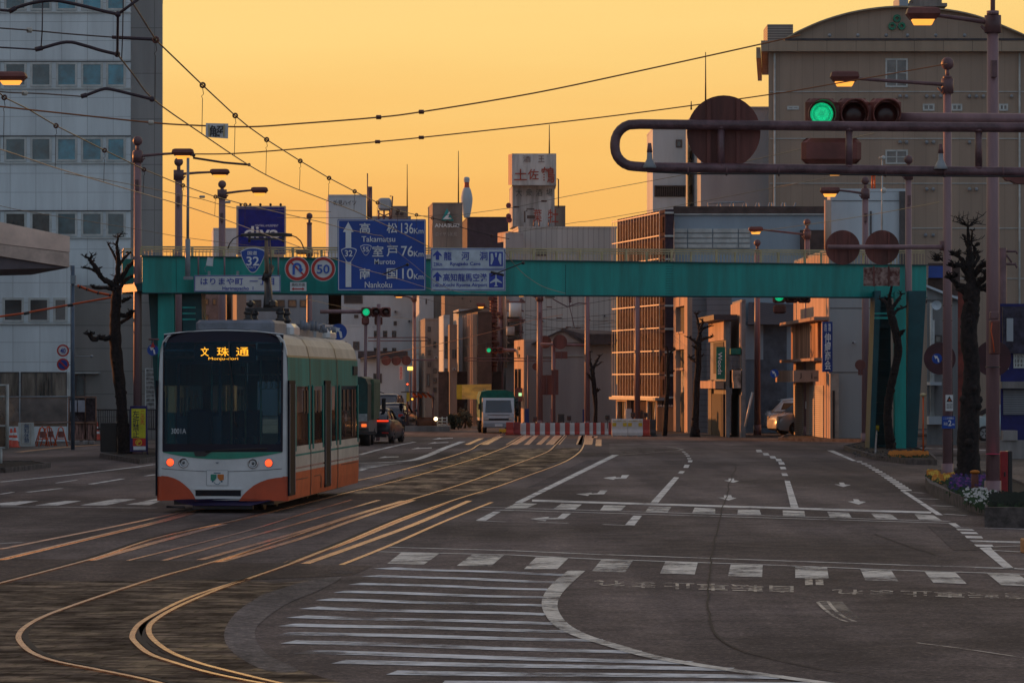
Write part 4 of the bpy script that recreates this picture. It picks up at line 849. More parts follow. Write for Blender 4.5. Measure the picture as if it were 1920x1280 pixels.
# ---------------------------------------------------------------- tram
TD=67.4
tr=thing('tram','white green and orange tram standing on the left track with lit amber display','tram',(((291+540)/2-CX)/F*TD,TD,0),-math.atan2(.85,12.1))
Z=lambda y: CH-(y-HY)*TD/F
X=lambda x: (x-415.5)*TD/F
HW=1.31; LEN=12.15
def fy(x,z,off=0): return .16*(abs(x)/HW)**2.6+max(0,z-1.2)*.035-off+(.10 if z>3.3 else 0)*(z-3.3)*3
M['tw']=mat('tram_white',(.64,.65,.65),.32,var=.07,vs=1.5,coat=.4)
M['tg']=mat('tram_green',(.005,.23,.15),.3,var=.1,coat=.5)
M['tgs']=mat('tram_green_side',(.0,.19,.17),.5,var=.2,vs=1.2,spec=.12,streak=True)
M['to']=mat('tram_orange',(.50,.060,.012),.32,var=.08,coat=.5)
M['tcr']=mat('tram_cream',(.50,.45,.39),.5,var=.1,vs=1.2,spec=.25)
M['tps']=mat('tram_orange_side',(.55,.10,.035),.5,var=.1,spec=.2)
M['td']=mat('tram_dark',(.008,.007,.02),.35,spec=.25)
M['tgrey']=mat('tram_roof_grey',(.16,.18,.22),.5,var=.15)
def glassmix(name,tint,c,fac,sp_=.9):
    m=mat(name,c,.04,spec=sp_,var=.1); n=m.node_tree.nodes; l=m.node_tree.links; b=n['Principled BSDF']
    t=n.new('ShaderNodeBsdfTransparent'); t.inputs[0].default_value=(*tint,1); s=n.new('ShaderNodeMixShader'); s.inputs[0].default_value=fac
    l.new(t.outputs[0],s.inputs[1]); l.new(b.outputs[0],s.inputs[2]); l.new(s.outputs[0],n['Material Output'].inputs['Surface']); return m
M['tglass']=glassmix('tram_glass',(.30,.72,.90),(.0,.028,.055),.42,.35)
M['tside']=glassmix('tram_side_glass',(.75,.62,.55),(.05,.03,.025),.42)
# shell
prof=[(1.30,.25),(1.315,.50),(1.315,.78),(1.315,.84),(1.315,.88),(1.315,1.10),(1.315,1.14),(1.31,1.30),(1.30,2.50),(1.29,3.08),(1.27,3.12),(1.22,3.33),(1.12,3.47),(.95,3.55),(.5,3.62),(0,3.64)]
pm=[1,1,2,3,2,4,2,None,5,6,2,2,2,2,2]   # 0 white 1 orange side 2 cream 3 pink 4 green line 5 green 6 dark seam
mb=MB(); ys=[.17,3.6,8.2,LEN]
for s in (1,-1):
    for i in range(len(prof)-1):
        if pm[i] is None: continue
        (xa,za),(xb,zb_)=prof[i],prof[i+1]
        for j in range(len(ys)-1):
            mb.add([(s*xa,ys[j],za),(s*xa,ys[j+1],za),(s*xb,ys[j+1],zb_),(s*xb,ys[j],zb_)],[(0,1,2,3)],pm[i],i>=9)
mb.add([(-1.3,.17,.25),(1.3,.17,.25),(1.3,LEN,.25),(-1.3,LEN,.25)],[(0,1,2,3)],6)
# rear wall with window hole
mb.box(-1.29,1.29,LEN-.06,LEN-.001,.25,1.4,2); mb.box(-1.27,1.27,LEN-.06,LEN-.001,2.6,3.1,5); mb.box(-1.05,1.05,LEN-.06,LEN-.001,3.1,3.5,2); mb.box(-1.29,-1.05,LEN-.06,LEN-.001,1.4,2.6,5); mb.box(1.05,1.29,LEN-.06,LEN-.001,1.4,2.6,5)
mb.build('body',[M['tw'],M['tps'],M['tcr'],mat('tram_pink',(.5,.2,.12),.25,coat=.6),M['tgs'],M['tgs'],M['td']],tr,False)
def fpatch(name,top,bot,m,off,parent=tr,nv=6,thick=False):
    "front panel between two polylines of (px,py) with equal counts"
    mb=MB(); n=len(top); vs=[]
    for v in range(nv+1):
        for i in range(n):
            px=top[i][0]+(bot[i][0]-top[i][0])*v/nv; py=top[i][1]+(bot[i][1]-top[i][1])*v/nv; x=X(px); z=Z(py); vs.append((x,fy(x,z,off),z))
    mb.add(vs,[(v*n+i,v*n+i+1,(v+1)*n+i+1,(v+1)*n+i) for v in range(nv) for i in range(n-1)],0,True)
    return mb.build(name,m,parent,False)
def lin(x0,x1,f,n=14): return [(x0+(x1-x0)*i/n,f(x0+(x1-x0)*i/n)) for i in range(n+1)]
topc=lambda x: 619+.00065*(x-415)**2*.9
# pillars, brow, lower apron
for s in (-1,1):
    e=X(540)*s; mb=MB(); zs=[.25,.8,1.3,2.0,2.8,3.2,3.4,3.52]; xs_=[1.31,1.31,1.31,1.31,1.29,1.27,1.22,1.12]; inn=[1.185]*8; inn[-1]=1.05; inn[-2]=1.13
    vs=[]
    for z,xo,xi in zip(zs,xs_,inn):
        vs+= [(s*xi,fy(xi,z,0.005),z),(s*(xi+xo)/2,fy((xi+xo)/2,z,.0),z),(s*(xo-.01),fy(xo,z,.03),z),(s*xo,.19+max(0,z-1.2)*.035,z)]
    mb.add(vs,[(k*4+i,k*4+i+1,k*4+4+i+1,k*4+4+i) for k in range(7) for i in range(3)],0,True); mb.build('corner_pillar',M['tw'],tr,False)
fpatch('brow',lin(302,529,topc),lin(302,529,lambda x:641+.00012*(x-415)**2),M['td'],.0)
fpatch('brow_edge',lin(302,529,lambda x:topc(x)-1.2),lin(302,529,lambda x:topc(x)+.6),M['tw'],.012)
ws=fpatch('windscreen',lin(302,529,lambda x:640+.00012*(x-415)**2),lin(302,529,lambda x:846),M['tglass'],.008,nv=10)
fpatch('windscreen_surround',lin(302,529,lambda x:832),lin(302,529,lambda x:847),M['td'],.014)
for a,b in ((301.5,304.5),(526,529.5)): fpatch('windscreen_surround',[(a,641),(b,641)],[(a,846),(b,846)],M['td'],.016)
fpatch('apron',lin(300.5,529.5,lambda x:846.5),lin(300.5,529.5,lambda x:937),M['tw'],.0)
fpatch('green_crescent',lin(303,528,lambda x:846.3),lin(303,528,lambda x:860.5-12.5*((x-415)/112)**2),M['tg'],.012)
fpatch('panel_seam',lin(300,528,lambda x:878+5*(1-((x-415)/112)**2)),lin(300,528,lambda x:878.8+5*(1-((x-415)/112)**2)),M['td'],.006)
def corner(side):
    f=[(0,892),(12,893),(24,896),(35,901),(45,908),(55,917),(62,926),(68,938)] if side<0 else [(0,894),(14,895.5),(28,898),(42,903),(55,910),(66,919),(75,928),(82,938)]
    x0=299.5 if side<0 else 530.5
    top=[(x0+(-side if side<0 else -side)*d*(1),y) for d,y in f]; bot=[(x,938.5) for x,_ in top]
    fpatch('orange_corner',top,bot,M['to'],.010)
    mb=MB(); xo=HW+.004; zs=[Z(939),Z(915),Z(893)]
    vs=[]
    for z in zs: vs+=[(side*1.20,fy(1.20,z,.012),z),(side*1.27,fy(1.27,z,.012),z),(side*(xo-.006),fy(xo,z,.036),z),(side*xo,.20,z)]
    mb.add(vs,[(k*4+i,k*4+i+1,k*4+4+i+1,k*4+4+i) for k in range(2) for i in range(3)],0,True); mb.build('orange_corner',M['to'],tr,False)
corner(-1); corner(1)
mb=MB()
for s in (1,): pass
fpatch('grille',[(366,918.5),(452,918.5)],[(366,929.5),(452,929.5)],M['dark'],.012)
mb=MB()
for y in (921,924,927): mb.box(X(367),X(451),-.016,-.013,Z(y)-.008,Z(y))
mb.build('grille_bar',M['td'],tr,False)
mb=MB(); mb.box(X(363),X(455),-.03,.1,Z(917.8),Z(915.5)); mb.build('grille_lip',M['tw'],tr,False)
mb=MB(); a=[(X(x),-.02 if 345<x<490 else .05,Z(y)) for x,y in ((322,937),(350,935.5),(420,934),(480,935.5),(510,937),(490,944),(470,947.5),(365,947.5),(340,944))]; mb.prism(a,(0,.5,0)); mb.build('skirt',mat('skirt_shade',(.02,.012,.06),.5),tr,False)  # front lip, shade along its lower edge put into the dark purple
mb=MB(); mb.box(-1.0,1.0,.3,11.8,.16,.32); 
for y in (1.9,3.7,8.6,10.4):
    for s in (-.53,.53): mb.lathe((s,y,.33),[(.001,-.06),(.32,-.06),(.33,0),(.30,.06),(.001,.06)],18,axis='Y') if False else mb.tube([(s-.06,y,.33),(s+.06,y,.33)],.33,18)
mb.build('bogie',M['blackm'],tr,False)
mb=MB(); mb.tube([(X(310),.1,Z(950)),(X(345),.05,Z(951))],.025,6); mb.box(-.6,.6,.15,.3,.08,.2); mb.build('lifeguard',M['blackm'],tr,False)
for x,y in ((317,866.5),(503.5,867.5)):
    c=(X(x),fy(X(x),Z(y)),Z(y)); mb=MB(); mb.lathe(c,[(.075,-.02),(.085,-.005),(.085,.03)],20,axis='Y'); h=mb.build('tail_light',M['tgrey'],tr,False)
    mb=MB(); mb.lathe(c,[(.001,-.035),(.04,-.033),(.068,-.02),(.074,0)],20,axis='Y'); mb.build('lens',mat('tail_glow',(1,.1,.02),.3,emit=(1,.075,.02),es=1.9),h,False)
for x,y in ((343,867),(474.5,868)):
    c=(X(x),fy(X(x),Z(y)),Z(y)); mb=MB(); mb.lathe(c,[(.075,-.012),(.1,-.03),(.105,-.005),(.105,.03)],24,axis='Y'); h=mb.build('headlight',mat('chrome',(.5,.5,.5),.25,.9),tr,False)
    mb=MB(); mb.lathe(c,[(.001,.02),(.04,.015),(.075,-.012)],24,axis='Y'); mb.ball((c[0],c[1]-.0,c[2]),.03); mb.build('reflector',mat('refl',(.15,.16,.17),.15,.8),h,False)
# logo plate
fpatch('plate_outline',[(387,881),(428,881)],[(387,910),(428,910)],M['grey'],.012,nv=1)
lp=fpatch('logo_plate',[(387.7,881.7),(427.3,881.7)],[(387.7,909.3),(427.3,909.3)],M['tw'],.016,nv=1)
def fpoly(name,pts,m,off,parent): mb=MB(); mb.poly([(X(x),fy(X(x),Z(y),off),Z(y)) for x,y in pts]); return mb.build(name,m,parent,False)
fpoly('logo_green',[(395,889),(406,888.5),(406,896),(402,901),(395,900)],M['tg'],.02,lp); fpoly('logo_orange',[(408,888.5),(420,889),(420,899),(413,901),(408,895)],mat('logo_or',(.6,.17,.02),.4),.02,lp)
fpoly('logo_line',[(401,885.5),(414,885.5),(414,887),(401,887)],mat('logo_teal',(.0,.12,.2),.4),.02,lp)
sm_=arc(407.5,901.5,6.5,200,340,8)+arc(407.5,901.5,5.5,340,200,8); fpoly('logo_smile',sm_,mat('logo_teal',(.0,.12,.2)),.02,lp)
for x in (399,416): fpoly('logo_dot',arc(x,902,1.7,0,360,10)[:-1],mat('logo_teal',(.0,.12,.2)),.021,lp)
fpoly('emblem',[(404,866),(411,866),(409,868.5),(406,868.5)],M['tgrey'],.02,tr)
# wiper housing
mb=MB(); mb.prism([(X(x),-.03,Z(y)) for x,y in ((363,846),(399,845),(394,848.5),(384,855),(366,854.5))],(0,.06,0)); mb.build('wiper_housing',M['blackm'],tr,False)
mb=MB(); mb.tube([(X(385),-.04,Z(846)),(X(440),-.04,Z(842)),(X(500),-.0,Z(840))],.015,6); mb.tube([(X(430),-.04,Z(640)),(X(431),-.035,Z(680)),(X(438),-.03,Z(720)),(X(440),-.03,Z(790)),(X(446),-.03,Z(800))],.012,6); mb.build('wiper',M['blackm'],tr,False)
def ttxt(body,x0,y0,x1,y1,m,off,bold=.0,parent=tr):
    o=txt(None,body,0,0,1,1,0,m,bold,frame=lambda u,t:(X(x0+(x1-x0)*u),fy(X(x0+(x1-x0)*u),Z(y1+(y0-y1)*t),off),Z(y1+(y0-y1)*t)),name='lettering'); o.parent=parent; return o
led=mat('led_amber',(1,.5,.05),.4,emit=(1,.42,.02),es=1.35)
mb=MB(); mb.box(X(362),X(478),.10,.2,Z(680),Z(645)); dp=mb.build('display',M['dark'],tr,False)
for b_,q in (('文',(375,650.5,390.5,667.5)),('珠',(406,650.5,429,667.5)),('通',(442,651,466,667))): ttxt(b_,*q,led,.02,.005)
ttxt('Monju-dori',390,669.5,446,676,led,.02,.0)
ttxt('3001A',319,803,348,813,mat('lettering_grey',(.55,.60,.62),.5),.02,.005)
# interior
mb=MB(); mb.box(-1.25,1.25,.3,LEN-.1,.9,.95); mb.build('floor',mat('tram_floor',(.05,.05,.06),.7),tr,False)
mb=MB()
for s in (-1,1):
    for y in (2.4,3.3,5.8,6.7,7.6,9.4,10.3):
        mb.bbox(s*.95-.22,s*.95+.22,y,y+.42,.95,1.38,.04); mb.bbox(s*.95-.22,s*.95+.22,y+.36,y+.46,1.3,1.95,.04)
mb.build('seats',mat('seat_cloth',(.02,.06,.12),.8),tr,False)
mb=MB()
for s in (-.45,.55):
    for y in (1.6,4.2,6.2,8.5): mb.tube([(s,y,.95),(s,y,3.1)],.022,6)
    mb.tube([(s,1.6,2.75),(s,8.8,2.75)],.018,6)
for k in range(9): 
    y=1.9+k*.8; mb.tube([(.55,y,2.75),(.55,y,2.6)],.01,4); mb.lathe((.55,y,2.53),[(.075,0),(.09,.01),(.075,.02)],12,axis='Y')
mb.build('grab_rails',mat('rail_yellow',(.6,.55,.35),.35),tr,False)
mb=MB(); mb.box(-1.15,1.15,.25,.75,.95,1.34); mb.build('dashboard',M['td'],tr,False)
mb=MB(); mb.box(-1.1,-.2,1.25,1.3,.95,1.9); mb.box(-1.1,-1.05,1.25,1.3,1.9,3.0); mb.box(-.25,-.2,1.25,1.3,1.9,3.0); mb.box(-1.1,-.2,1.25,1.3,2.95,3.0); mb.build('driver_partition',mat('partition',(.10,.11,.12),.4),tr,False)
mb=MB(); mb.bbox(-.85,-.35,.95,1.15,1.2,2.05,.05); mb.bbox(-.85,-.35,.8,1.15,1.2,1.35,.04); mb.build('driver_seat',M['td'],tr,False)
mb=MB(); mb.box(-1.2,1.2,.3,LEN-.1,3.2,3.24); mb.build('ceiling',mat('tram_ceiling',(.16,.17,.18),.6),tr,False)
# side glazing, both sides
def spos(px):   # distance along the side for a photo column
    k=(px-CX)/F; return 12.13*((k*67.4+4.42)/(.85-k*12.1))
mb=MB()
for s in (1,-1): mb.add([(s*1.309,.2,1.30),(s*1.309,LEN,1.30),(s*1.299,LEN,2.52),(s*1.299,.2,2.52)],[(0,1,2,3)])
mb.build('side_glazing',M['tside'],tr,False)
for s in (1,-1):
    for (a,b) in ((541.5,553),(609,619.5)):
        y0,y1=spos(a),spos(b); mb=MB(); mb.box(s*1.300,s*1.335,y0,y1,.34,2.62); d=mb.build('door',mat('door_black',(.008,.008,.014),.6,spec=.1),tr,False)
        mb=MB(); mb.box(s*1.336,s*1.342,y0+.03,y0+.08,.4,2.55); mb.box(s*1.336,s*1.342,y1-.08,y1-.03,.4,2.55); mb.build('door_edge',M['tgrey'],d,False)
    for (a,b,t0,t1) in ((554.5,556.5,1.2,2.52),(580,582,1.2,2.52),(587,589.5,1.2,2.52),(606,608,1.2,2.52),(620.5,622,1.2,2.52),(631,632,1.2,2.52),(637,640,1.2,2.52),(671,672.5,1.2,2.52)):
        mb=MB(); mb.box(s*1.301,s*1.322,spos(a),spos(b),t0,t1); mb.build('window_post',M['tgs'],tr,False)
    for (a,b) in ((570,573),(576,579),(591,594),(597,601),(644,647),(651,654),(660,662.5),(665,667)):
        mb=MB(); z0=1.95 if a<655 else 1.35; mb.box(s*1.301,s*1.318,spos(a),spos(b),z0,2.42); mb.build('window_vent',M['td'],tr,False)
    for px in (583.5,634):
        y=spos(px); mb=MB(); 
        pr=[(x+.006 if x>0 else x,z+ (.006 if z>3.4 else 0)) for x,z in prof]
        for i in range(len(pr)-1):
            (xa,za),(xb,zb_)=pr[i],pr[i+1]; mb.add([(s*xa,y-.05,za),(s*xa,y+.05,za),(s*xb,y+.05,zb_),(s*xb,y-.05,zb_)],[(0,1,2,3)])
        mb.build('joint_seam',M['td'],tr,False)
    for (a,b,z0,z1) in ((557,578,.62,.635),(590,602,.62,.635),(640,671,.74,.755),(602,603,.35,.6)):
        mb=MB(); mb.box(s*1.316,s*1.322,spos(a),spos(b),z0,z1); mb.build('hatch_line',M['td'],tr,False)
    mb=MB(); mb.box(s*1.29,s*1.325,spos(663),spos(670.5),2.75,2.95); mb.build('side_display',M['dark'],tr,False)
# roof gear
mb=MB(); 
def rbox(px0,px1,y0,y1,z1,nm,m,z0=3.5,b=.05):
    mb=MB(); mb.bbox(px0,px1,y0,y1,z0,z1,b); return mb.build(nm,m,tr,False)
rbox(-.75,.85,1.4,3.3,3.84,'roof_unit',M['tgrey'],b=.06)
rbox(.3,.98,3.36,4.4,3.80,'roof_unit',M['tw'],b=.08)
rbox(-.6,.85,5.2,7.6,3.76,'roof_unit',M['tgrey'],b=.04)
rbox(-.5,.8,8.4,9.6,3.78,'roof_unit',M['grey'],b=.05)
rbox(.1,.9,10.1,11.4,3.80,'roof_unit',M['tw'],b=.1)
mb=MB(); rnd=random.Random(5)
for k in range(26):
    mb=MB(); x=rnd.uniform(.4,1.05); y=rnd.uniform(4.8,10.4); h=rnd.uniform(.02,.13); r=rnd.uniform(.03,.08); mb.tube([(x,y,3.7),(x,y,3.78+h)],r,8)
    if k%3==0: mb.tube([(x,y,3.78+h),(x+rnd.uniform(-.3,.2),y+.4,3.78+h),(x,y+.5,3.7)],.015,5)
    mb.build('roof_fitting',M['tgrey'],tr,False)
PY=4.6; q=(TD+PY)/F; rx=lambda px: (px-CX)*q-tr.location.x-.07*PY; rzz=lambda y: CH-(y-HY)*q
pg=None
mb=MB(); 
for s in (0,.9): mb.box(rx(460),rx(532),PY+s-.05,PY+s+.05,rzz(582),rzz(577))
for a in (465,526):
    for s in (0,.9): mb.tube([(rx(a),PY+s,3.7),(rx(a),PY+s,rzz(579))],[.09,.06],10); mb.ball((rx(a),PY+s,3.9),.11,sq=(1,1,.6)); mb.ball((rx(a),PY+s,4.05),.10,sq=(1,1,.6))
pg=mb.build('pantograph',M['blackm'],tr,False)
mb=MB(); mb.tube([(rx(496),PY+.5,rzz(576)),(rx(492),PY+.9,rzz(545)),(rx(486),PY+1.2,rzz(512))],[.10,.085,.07],8); mb.tube([(rx(484),PY+1.1,rzz(522)),(rx(491),PY+1.3,rzz(495))],.09,8); mb.bbox(rx(462),rx(476),PY-.1,PY+.3,rzz(576),rzz(563),.05); mb.bbox(rx(505),rx(518),PY-.1,PY+.3,rzz(576),rzz(563),.03); mb.build('lower_arm',M['blackm'],pg,False)
mb=MB(); mb.tube([(rx(486),PY+1.2,rzz(512)),(rx(492),PY+.6,rzz(480)),(rx(500),PY+.0,rzz(448))],[.05,.045,.04],8); mb.tube([(rx(497),PY+1.0,rzz(502)),(rx(505),PY+.1,rzz(450))],.014,6); mb.build('upper_arm',mat('arm_pale',(.45,.36,.27),.4,.3),pg,False)
mb=MB(); mb.tube([(rx(x),PY+dy,rzz(y)) for x,y,dy in ((452,441,0),(470,439,0),(530,439,0),(548,441,0))],.03,8); mb.box(rx(455),rx(545),PY-.03,PY+.25,rzz(443),rzz(440.5)); mb.box(rx(466),rx(534),PY-.06,PY+.0,rzz(450),rzz(446.5))
for x in (468,532): mb.tube([(rx(x),PY,rzz(442)),(rx(x),PY-.05,rzz(454))],.03,6)
mb.tube([(rx(x),PY,rzz(y)) for x,y in ((455,441),(446,443),(437,448),(430,457),(427,466))],.014,6); mb.tube([(rx(x),PY,rzz(y)) for x,y in ((545,441),(556,445),(564,452),(568,460),(570,466))],.014,6); mb.build('collector_head',M['blackm'],pg,False)

# ---------------------------------------------------------------- buildings
M['tower']=panel('tower_clad',(.30,.27,.25),2.6,3.4,.02,.6)
M['office']=panel('office_panel',(.66,.72,.74),1.17,.86,.014,.62,streak=True)
M['officeg']=panel('office_grey',(.33,.32,.31),3.0,2.1,.02,.6)
M['beige']=panel('beige_clad',(.34,.25,.185),.62,30,.02,.8,var=.06)
M['blueg']=mat('blue_grey_wall',(.29,.36,.42),.75,var=.08,vs=.4,streak=True)
M['bg2']=panel('grey_siding',(.17,.18,.20),8,.28,.02,.6)
M['litw']=mat('sunlit_render',(.44,.31,.24),.85,var=.14,vs=1.2,streak=True)  # pale wall with warm low sunlight mixed into the colour
M['rust']=mat('stained_shutter',(.42,.24,.15),.8,var=.5,vs=1.4,streak=True,dirt=(.35,.25,.2))
M['shut']=panel('roller_shutter',(.42,.38,.34),30,.09,.02,.45)
M['dkbr']=mat('dark_brown_wall',(.075,.05,.045),.8,var=.2)
M['whb']=mat('white_block',(.50,.56,.60),.8,var=.1,vs=.35,streak=True)
M['ribw']=panel('ribbed_white',(.42,.43,.43),.35,9,.03,.7)

# left white office
t,fc,_,h=block('office_building','white panelled office with ribbon windows filling the upper left','building',-1400,155,245,155,-60,18,M['office'])  # left end stretched out of view to block the low sun
S=[(8,50),(57,97),(105,145),(152,193),(199,236)]
for (y0,y1) in ((-22,20),(117,163),(257,303),(397,443)):
    for i,(a,b) in enumerate([(-40,1)]+S): window(fc,t,a,y0,b,y1,M['frame'],M['glassb'] if y0<300 and i>2 else (M['glassg'] if y0>300 and i<3 else window_glass('glass_mixed',(.035,.09,.11),.08)),.10)
    mb=MB(); fc.pbox(mb,-100,y1+2,246,y1+4.5,0,.08); mb.build('sill',M['frame'],t)
    mb=MB(); fc.pbox(mb,-100,y0-2.5,246,y0-1,0,.06); mb.build('lintel',M['framed'],t)
block('office_wing','grey set back wing of the white office with dark joints','building',240,157.5,305,157.5,-60,15,M['officeg'])
# base storeys of the office: darker recess + white lower wing
t,fc,_,h=block('office_annex','low white annex with curtained ground floor windows','building',-1400,148,132,148,498,6.5,M['office'])  # annex likewise lengthened out of view as a sun block
for (a,b) in ((-40,-3),(5,45),(53,93),(100,127)): window(fc,t,a,558,b,604,M['frame'],M['glassd'],.10)
mb=MB(); fc.pbox(mb,-100,606,132,608.5,0,.08); mb.build('sill',M['frame'],t)
curt=mat('curtain_glass',(.12,.10,.08),.25,var=.9,vs=2.5,streak=True,coat=.5)
for (a,b) in ((-45,-3),(0,36),(39,126)): window(fc,t,a,697,b,744,M['framed'],curt,.05,mull=0 if b-a<50 else 2)
mb=MB(); fc.pbox(mb,126,697,131,745,0,.1); mb.build('corner_post',M['frame'],t)
t,fc,_,h=block('office_entrance','beige grey recessed entrance block behind the pruned tree','building',132,152.5,300,152.5,540,2.4,panel('entrance_panel',(.23,.215,.20),4.4,1.02,.02,.6))
mb=MB(); fc.pbox(mb,141,698,188,700,0,.5); mb.build('canopy',M['frame'],t)
window(fc,t,141,701,160,744,M['framed'],M['glassg'],.06)
window(fc,t,272,690,292,770,M['frame'],mat('louvre',(.22,.21,.20),.5,var=.4,vs=6),.05,rows=9,name='louvre')
# left canopy roof
t=thing('canopy','pale concrete canopy roof jutting in from the left edge','canopy',P(-40,505,96))
mb=MB(); a=[P(-300,395,96),P(0,416,96),P(131,444,96),P(131,500,96),P(128,501,96),P(0,477,96),P(-300,430,96)]; 
mb.prism([P(-320,392,96),P(0,416,96),P(131,443,96),P(131,473,96),P(0,457,96),P(-320,432,96)],(-2,7,0)); mb.build('fascia',mat('canopy_conc',(.85,.62,.50),.6,var=.12,vs=.8),t)  # warm glow put into the pinkish fascia colour
mb=MB(); mb.prism([P(-320,433,96),P(0,458,96),P(130,474,96),P(130,501,96),P(0,480,96),P(-320,450,96)],(-2,6.8,0)); mb.build('beam',mat('canopy_beam',(.60,.45,.37),.7,var=.15),t)
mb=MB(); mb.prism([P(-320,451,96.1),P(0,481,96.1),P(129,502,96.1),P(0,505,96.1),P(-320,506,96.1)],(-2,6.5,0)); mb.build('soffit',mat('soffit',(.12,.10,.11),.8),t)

# far skyline
t,fc,_,h=block('apartment_tower','small pale grey tower left of the blue billboard','building',400,300,443,300,430,9,M['whb'],back=(397,309))
t,fc,_,h=block('billboard_building','building under the blue billboard','building',447,295,532,295,480,10,M['whb'])
t=thing('billboard','big dark blue rooftop billboard with white lettering','billboard',P(489,480,293)); mb=MB(); board(mb,443,386,535,477,293,1.0); mb.build('frame',mat('billboard_edge',(.5,.42,.38),.5),t)
mb=MB(); board(mb,447,389,533,476,292.9,.09); mb.build('panel',mat('billboard_blue',(.004,.022,.22),.6,spec=.1),t); txt(t,'diva',458,424,523,446,292.8,M['letwhite'],.03); txt(t,'CENTRAL AMUSEMENT',478,421,522,425,292.8,M['letwhite'],.0)
mb=MB(); 
for x in (452,470,489,508,527): p=P(x,386,293); mb.tube([p,p+Vector((0,-.4,.15)),p+Vector((0,-.5,.1))],.05,5); mb.ball(p+Vector((0,-.55,.08)),.12)
mb.build('spotlights',M['blackm'],t)
t,fc,lf,h=block('apartment_block','tall white apartment block with black lettering near its top','building',616,262,687,262,368,14,M['whb'],back=(611.5,272))
txt(t,'城見ハイツ',625,375,668,385,261.8,M['blackm'],.03)
t,fc,_,h=block('white_block','wide white block behind the left traffic lights','building',640,255,776,255,545,10,M['whb'])
for (a,b,c,d) in ((645,553,680,569),(738,602,744,610),(690,545,712,549),(664,590,672,596)): window(fc,t,a,c if False else b,c,d,M['framed'],mat('void_win',(.03,.03,.035),.5),.1)
mb=MB(); 
for k in range(9): fc.pbox(mb,735+k*2.6,547,736.5+k*2.6,550,0,.4)
mb.build('ac_row',M['dark'],t)
t=thing('antenna_mast','twin whip antennas and ladder mast beside the apartment block','antenna',P(693,410,270))
for x0,y0,y1,r in ((689,325,410,.05),(692,350,412,.11),(696,350,412,.09)): mb=MB(); mb.tube([P(x0,y1,270),P(x0,y0,270)],r,6); mb.build('rod',M['pole2'],t)
for x,y0,y1,D,lab in ((763.5,308,388,282,'needle thin antenna above the small rooftop box'),(859.5,283,383,252,'tall thin antenna behind the brown sign tower'),(1030,234,290,232,'thin lightning rod on the white sign tower'),(1323,98,206,200,'thin rod rising above the blue grey block'),(1296,190,206,200,'short rod at the edge of the blue grey block')):
    mb=MB(); mb.tube([P(x,y1,D),P(x,y0,D)],[.06,.025],6); solo(mb.build('antenna',M['wire']),lab,'antenna')
t=thing('water_tank','pale rooftop water tank on an open steel frame','water tank',P(722,408,280)); mb=MB(); a=P(709,394,280);b=P(733,371,280); mb.bbox(a.x,b.x,280,281.5,a.z,b.z,.15); mb.build('tank',M['gry'],t)
mb=MB()
for x in (710,720,731): mb.tube([P(x,394,280.2),P(x,412,280.2)],.08,5)
mb.tube(px3([(710,400),(731,409)],280.1),.05,5); mb.tube(px3([(731,400),(710,409)],280.1),.05,5); mb.tube(px3([(734,410),(736,368),(731,368)],280.2),.06,5); mb.build('frame',M['pole2'],t)
t,fc,_,h=block('rooftop_house','brown rooftop box with two dim marks near the tank','building',735,284,765,284,389,5,M['brn'],back=(731,288)); txt(t,'●●',741,398,757,404,283.8,M['dkbr'],.0)
t,fc,_,h=block('supporting_block','grey block carrying the water tank behind the blue board','building',689,284.5,770,284.5,408,8,M['gry'])
# brown sign tower
t,fc,lf,h=block('sign_tower','brown grey tower with teal triangle emblem and pale lettering','building',811,250,867,250,383,8,M['brn'],back=(802.5,257))
mb=MB(); polypx(mb,[(838,391),(851,414),(827,414)],249.7,.1); mb.build('emblem',mat('emblem_teal',(.0,.30,.29),.4),t); mb=MB(); polypx(mb,[(830,411),(838,403),(842,397),(844,398),(840,408),(847,409),(846,411),(836,411)],249.5,.1); mb.build('emblem_bird',M['letwhite'],t)
txt(t,'ANABUKI',815,419,861,426.5,249.8,M['letwhite'],.03); txt(t,'ロイヤル城見',817,435,857,443,249.8,mat('dull_letter',(.40,.36,.33)),.02)
# bowling pin on dark block
t,fc,lf,h=block('dark_block','long dark block beneath the giant bowling pin','building',876,330,953,330,409,8,mat('dark_violet',(.05,.035,.05),.8),back=(866,342))
t=thing('bowling_pin','giant white bowling pin with a red neck band on the roof','rooftop sign',P(875,408,328)); s_=328/F
pr=[(.5,0),(5.5,0)][:0]
pin=[(0.1,408),(5,408),(7.5,400),(9.6,388),(11,376),(10.6,368),(8,357),(5.5,352)]; neck=[(5.5,352),(4.6,346),(4.9,342)]; head=[(4.9,342),(5.7,337),(5.0,333.5),(2.6,332),(.1,331.7)]
c=P(875,0,328)
for nm,pp,m_ in (('pin_body',pin,M['whb']),('neck_band',neck,mat('pin_red',(.5,.07,.03),.5)),('pin_head',head,M['whb'])):
    q=smooth(pp,4) if len(pp)>3 else pp; mb=MB(); mb.lathe((c.x,c.y,0),[(max(.02,r*s_),P(0,y,328).z) for r,y in q],20); mb.build(nm,m_,t)
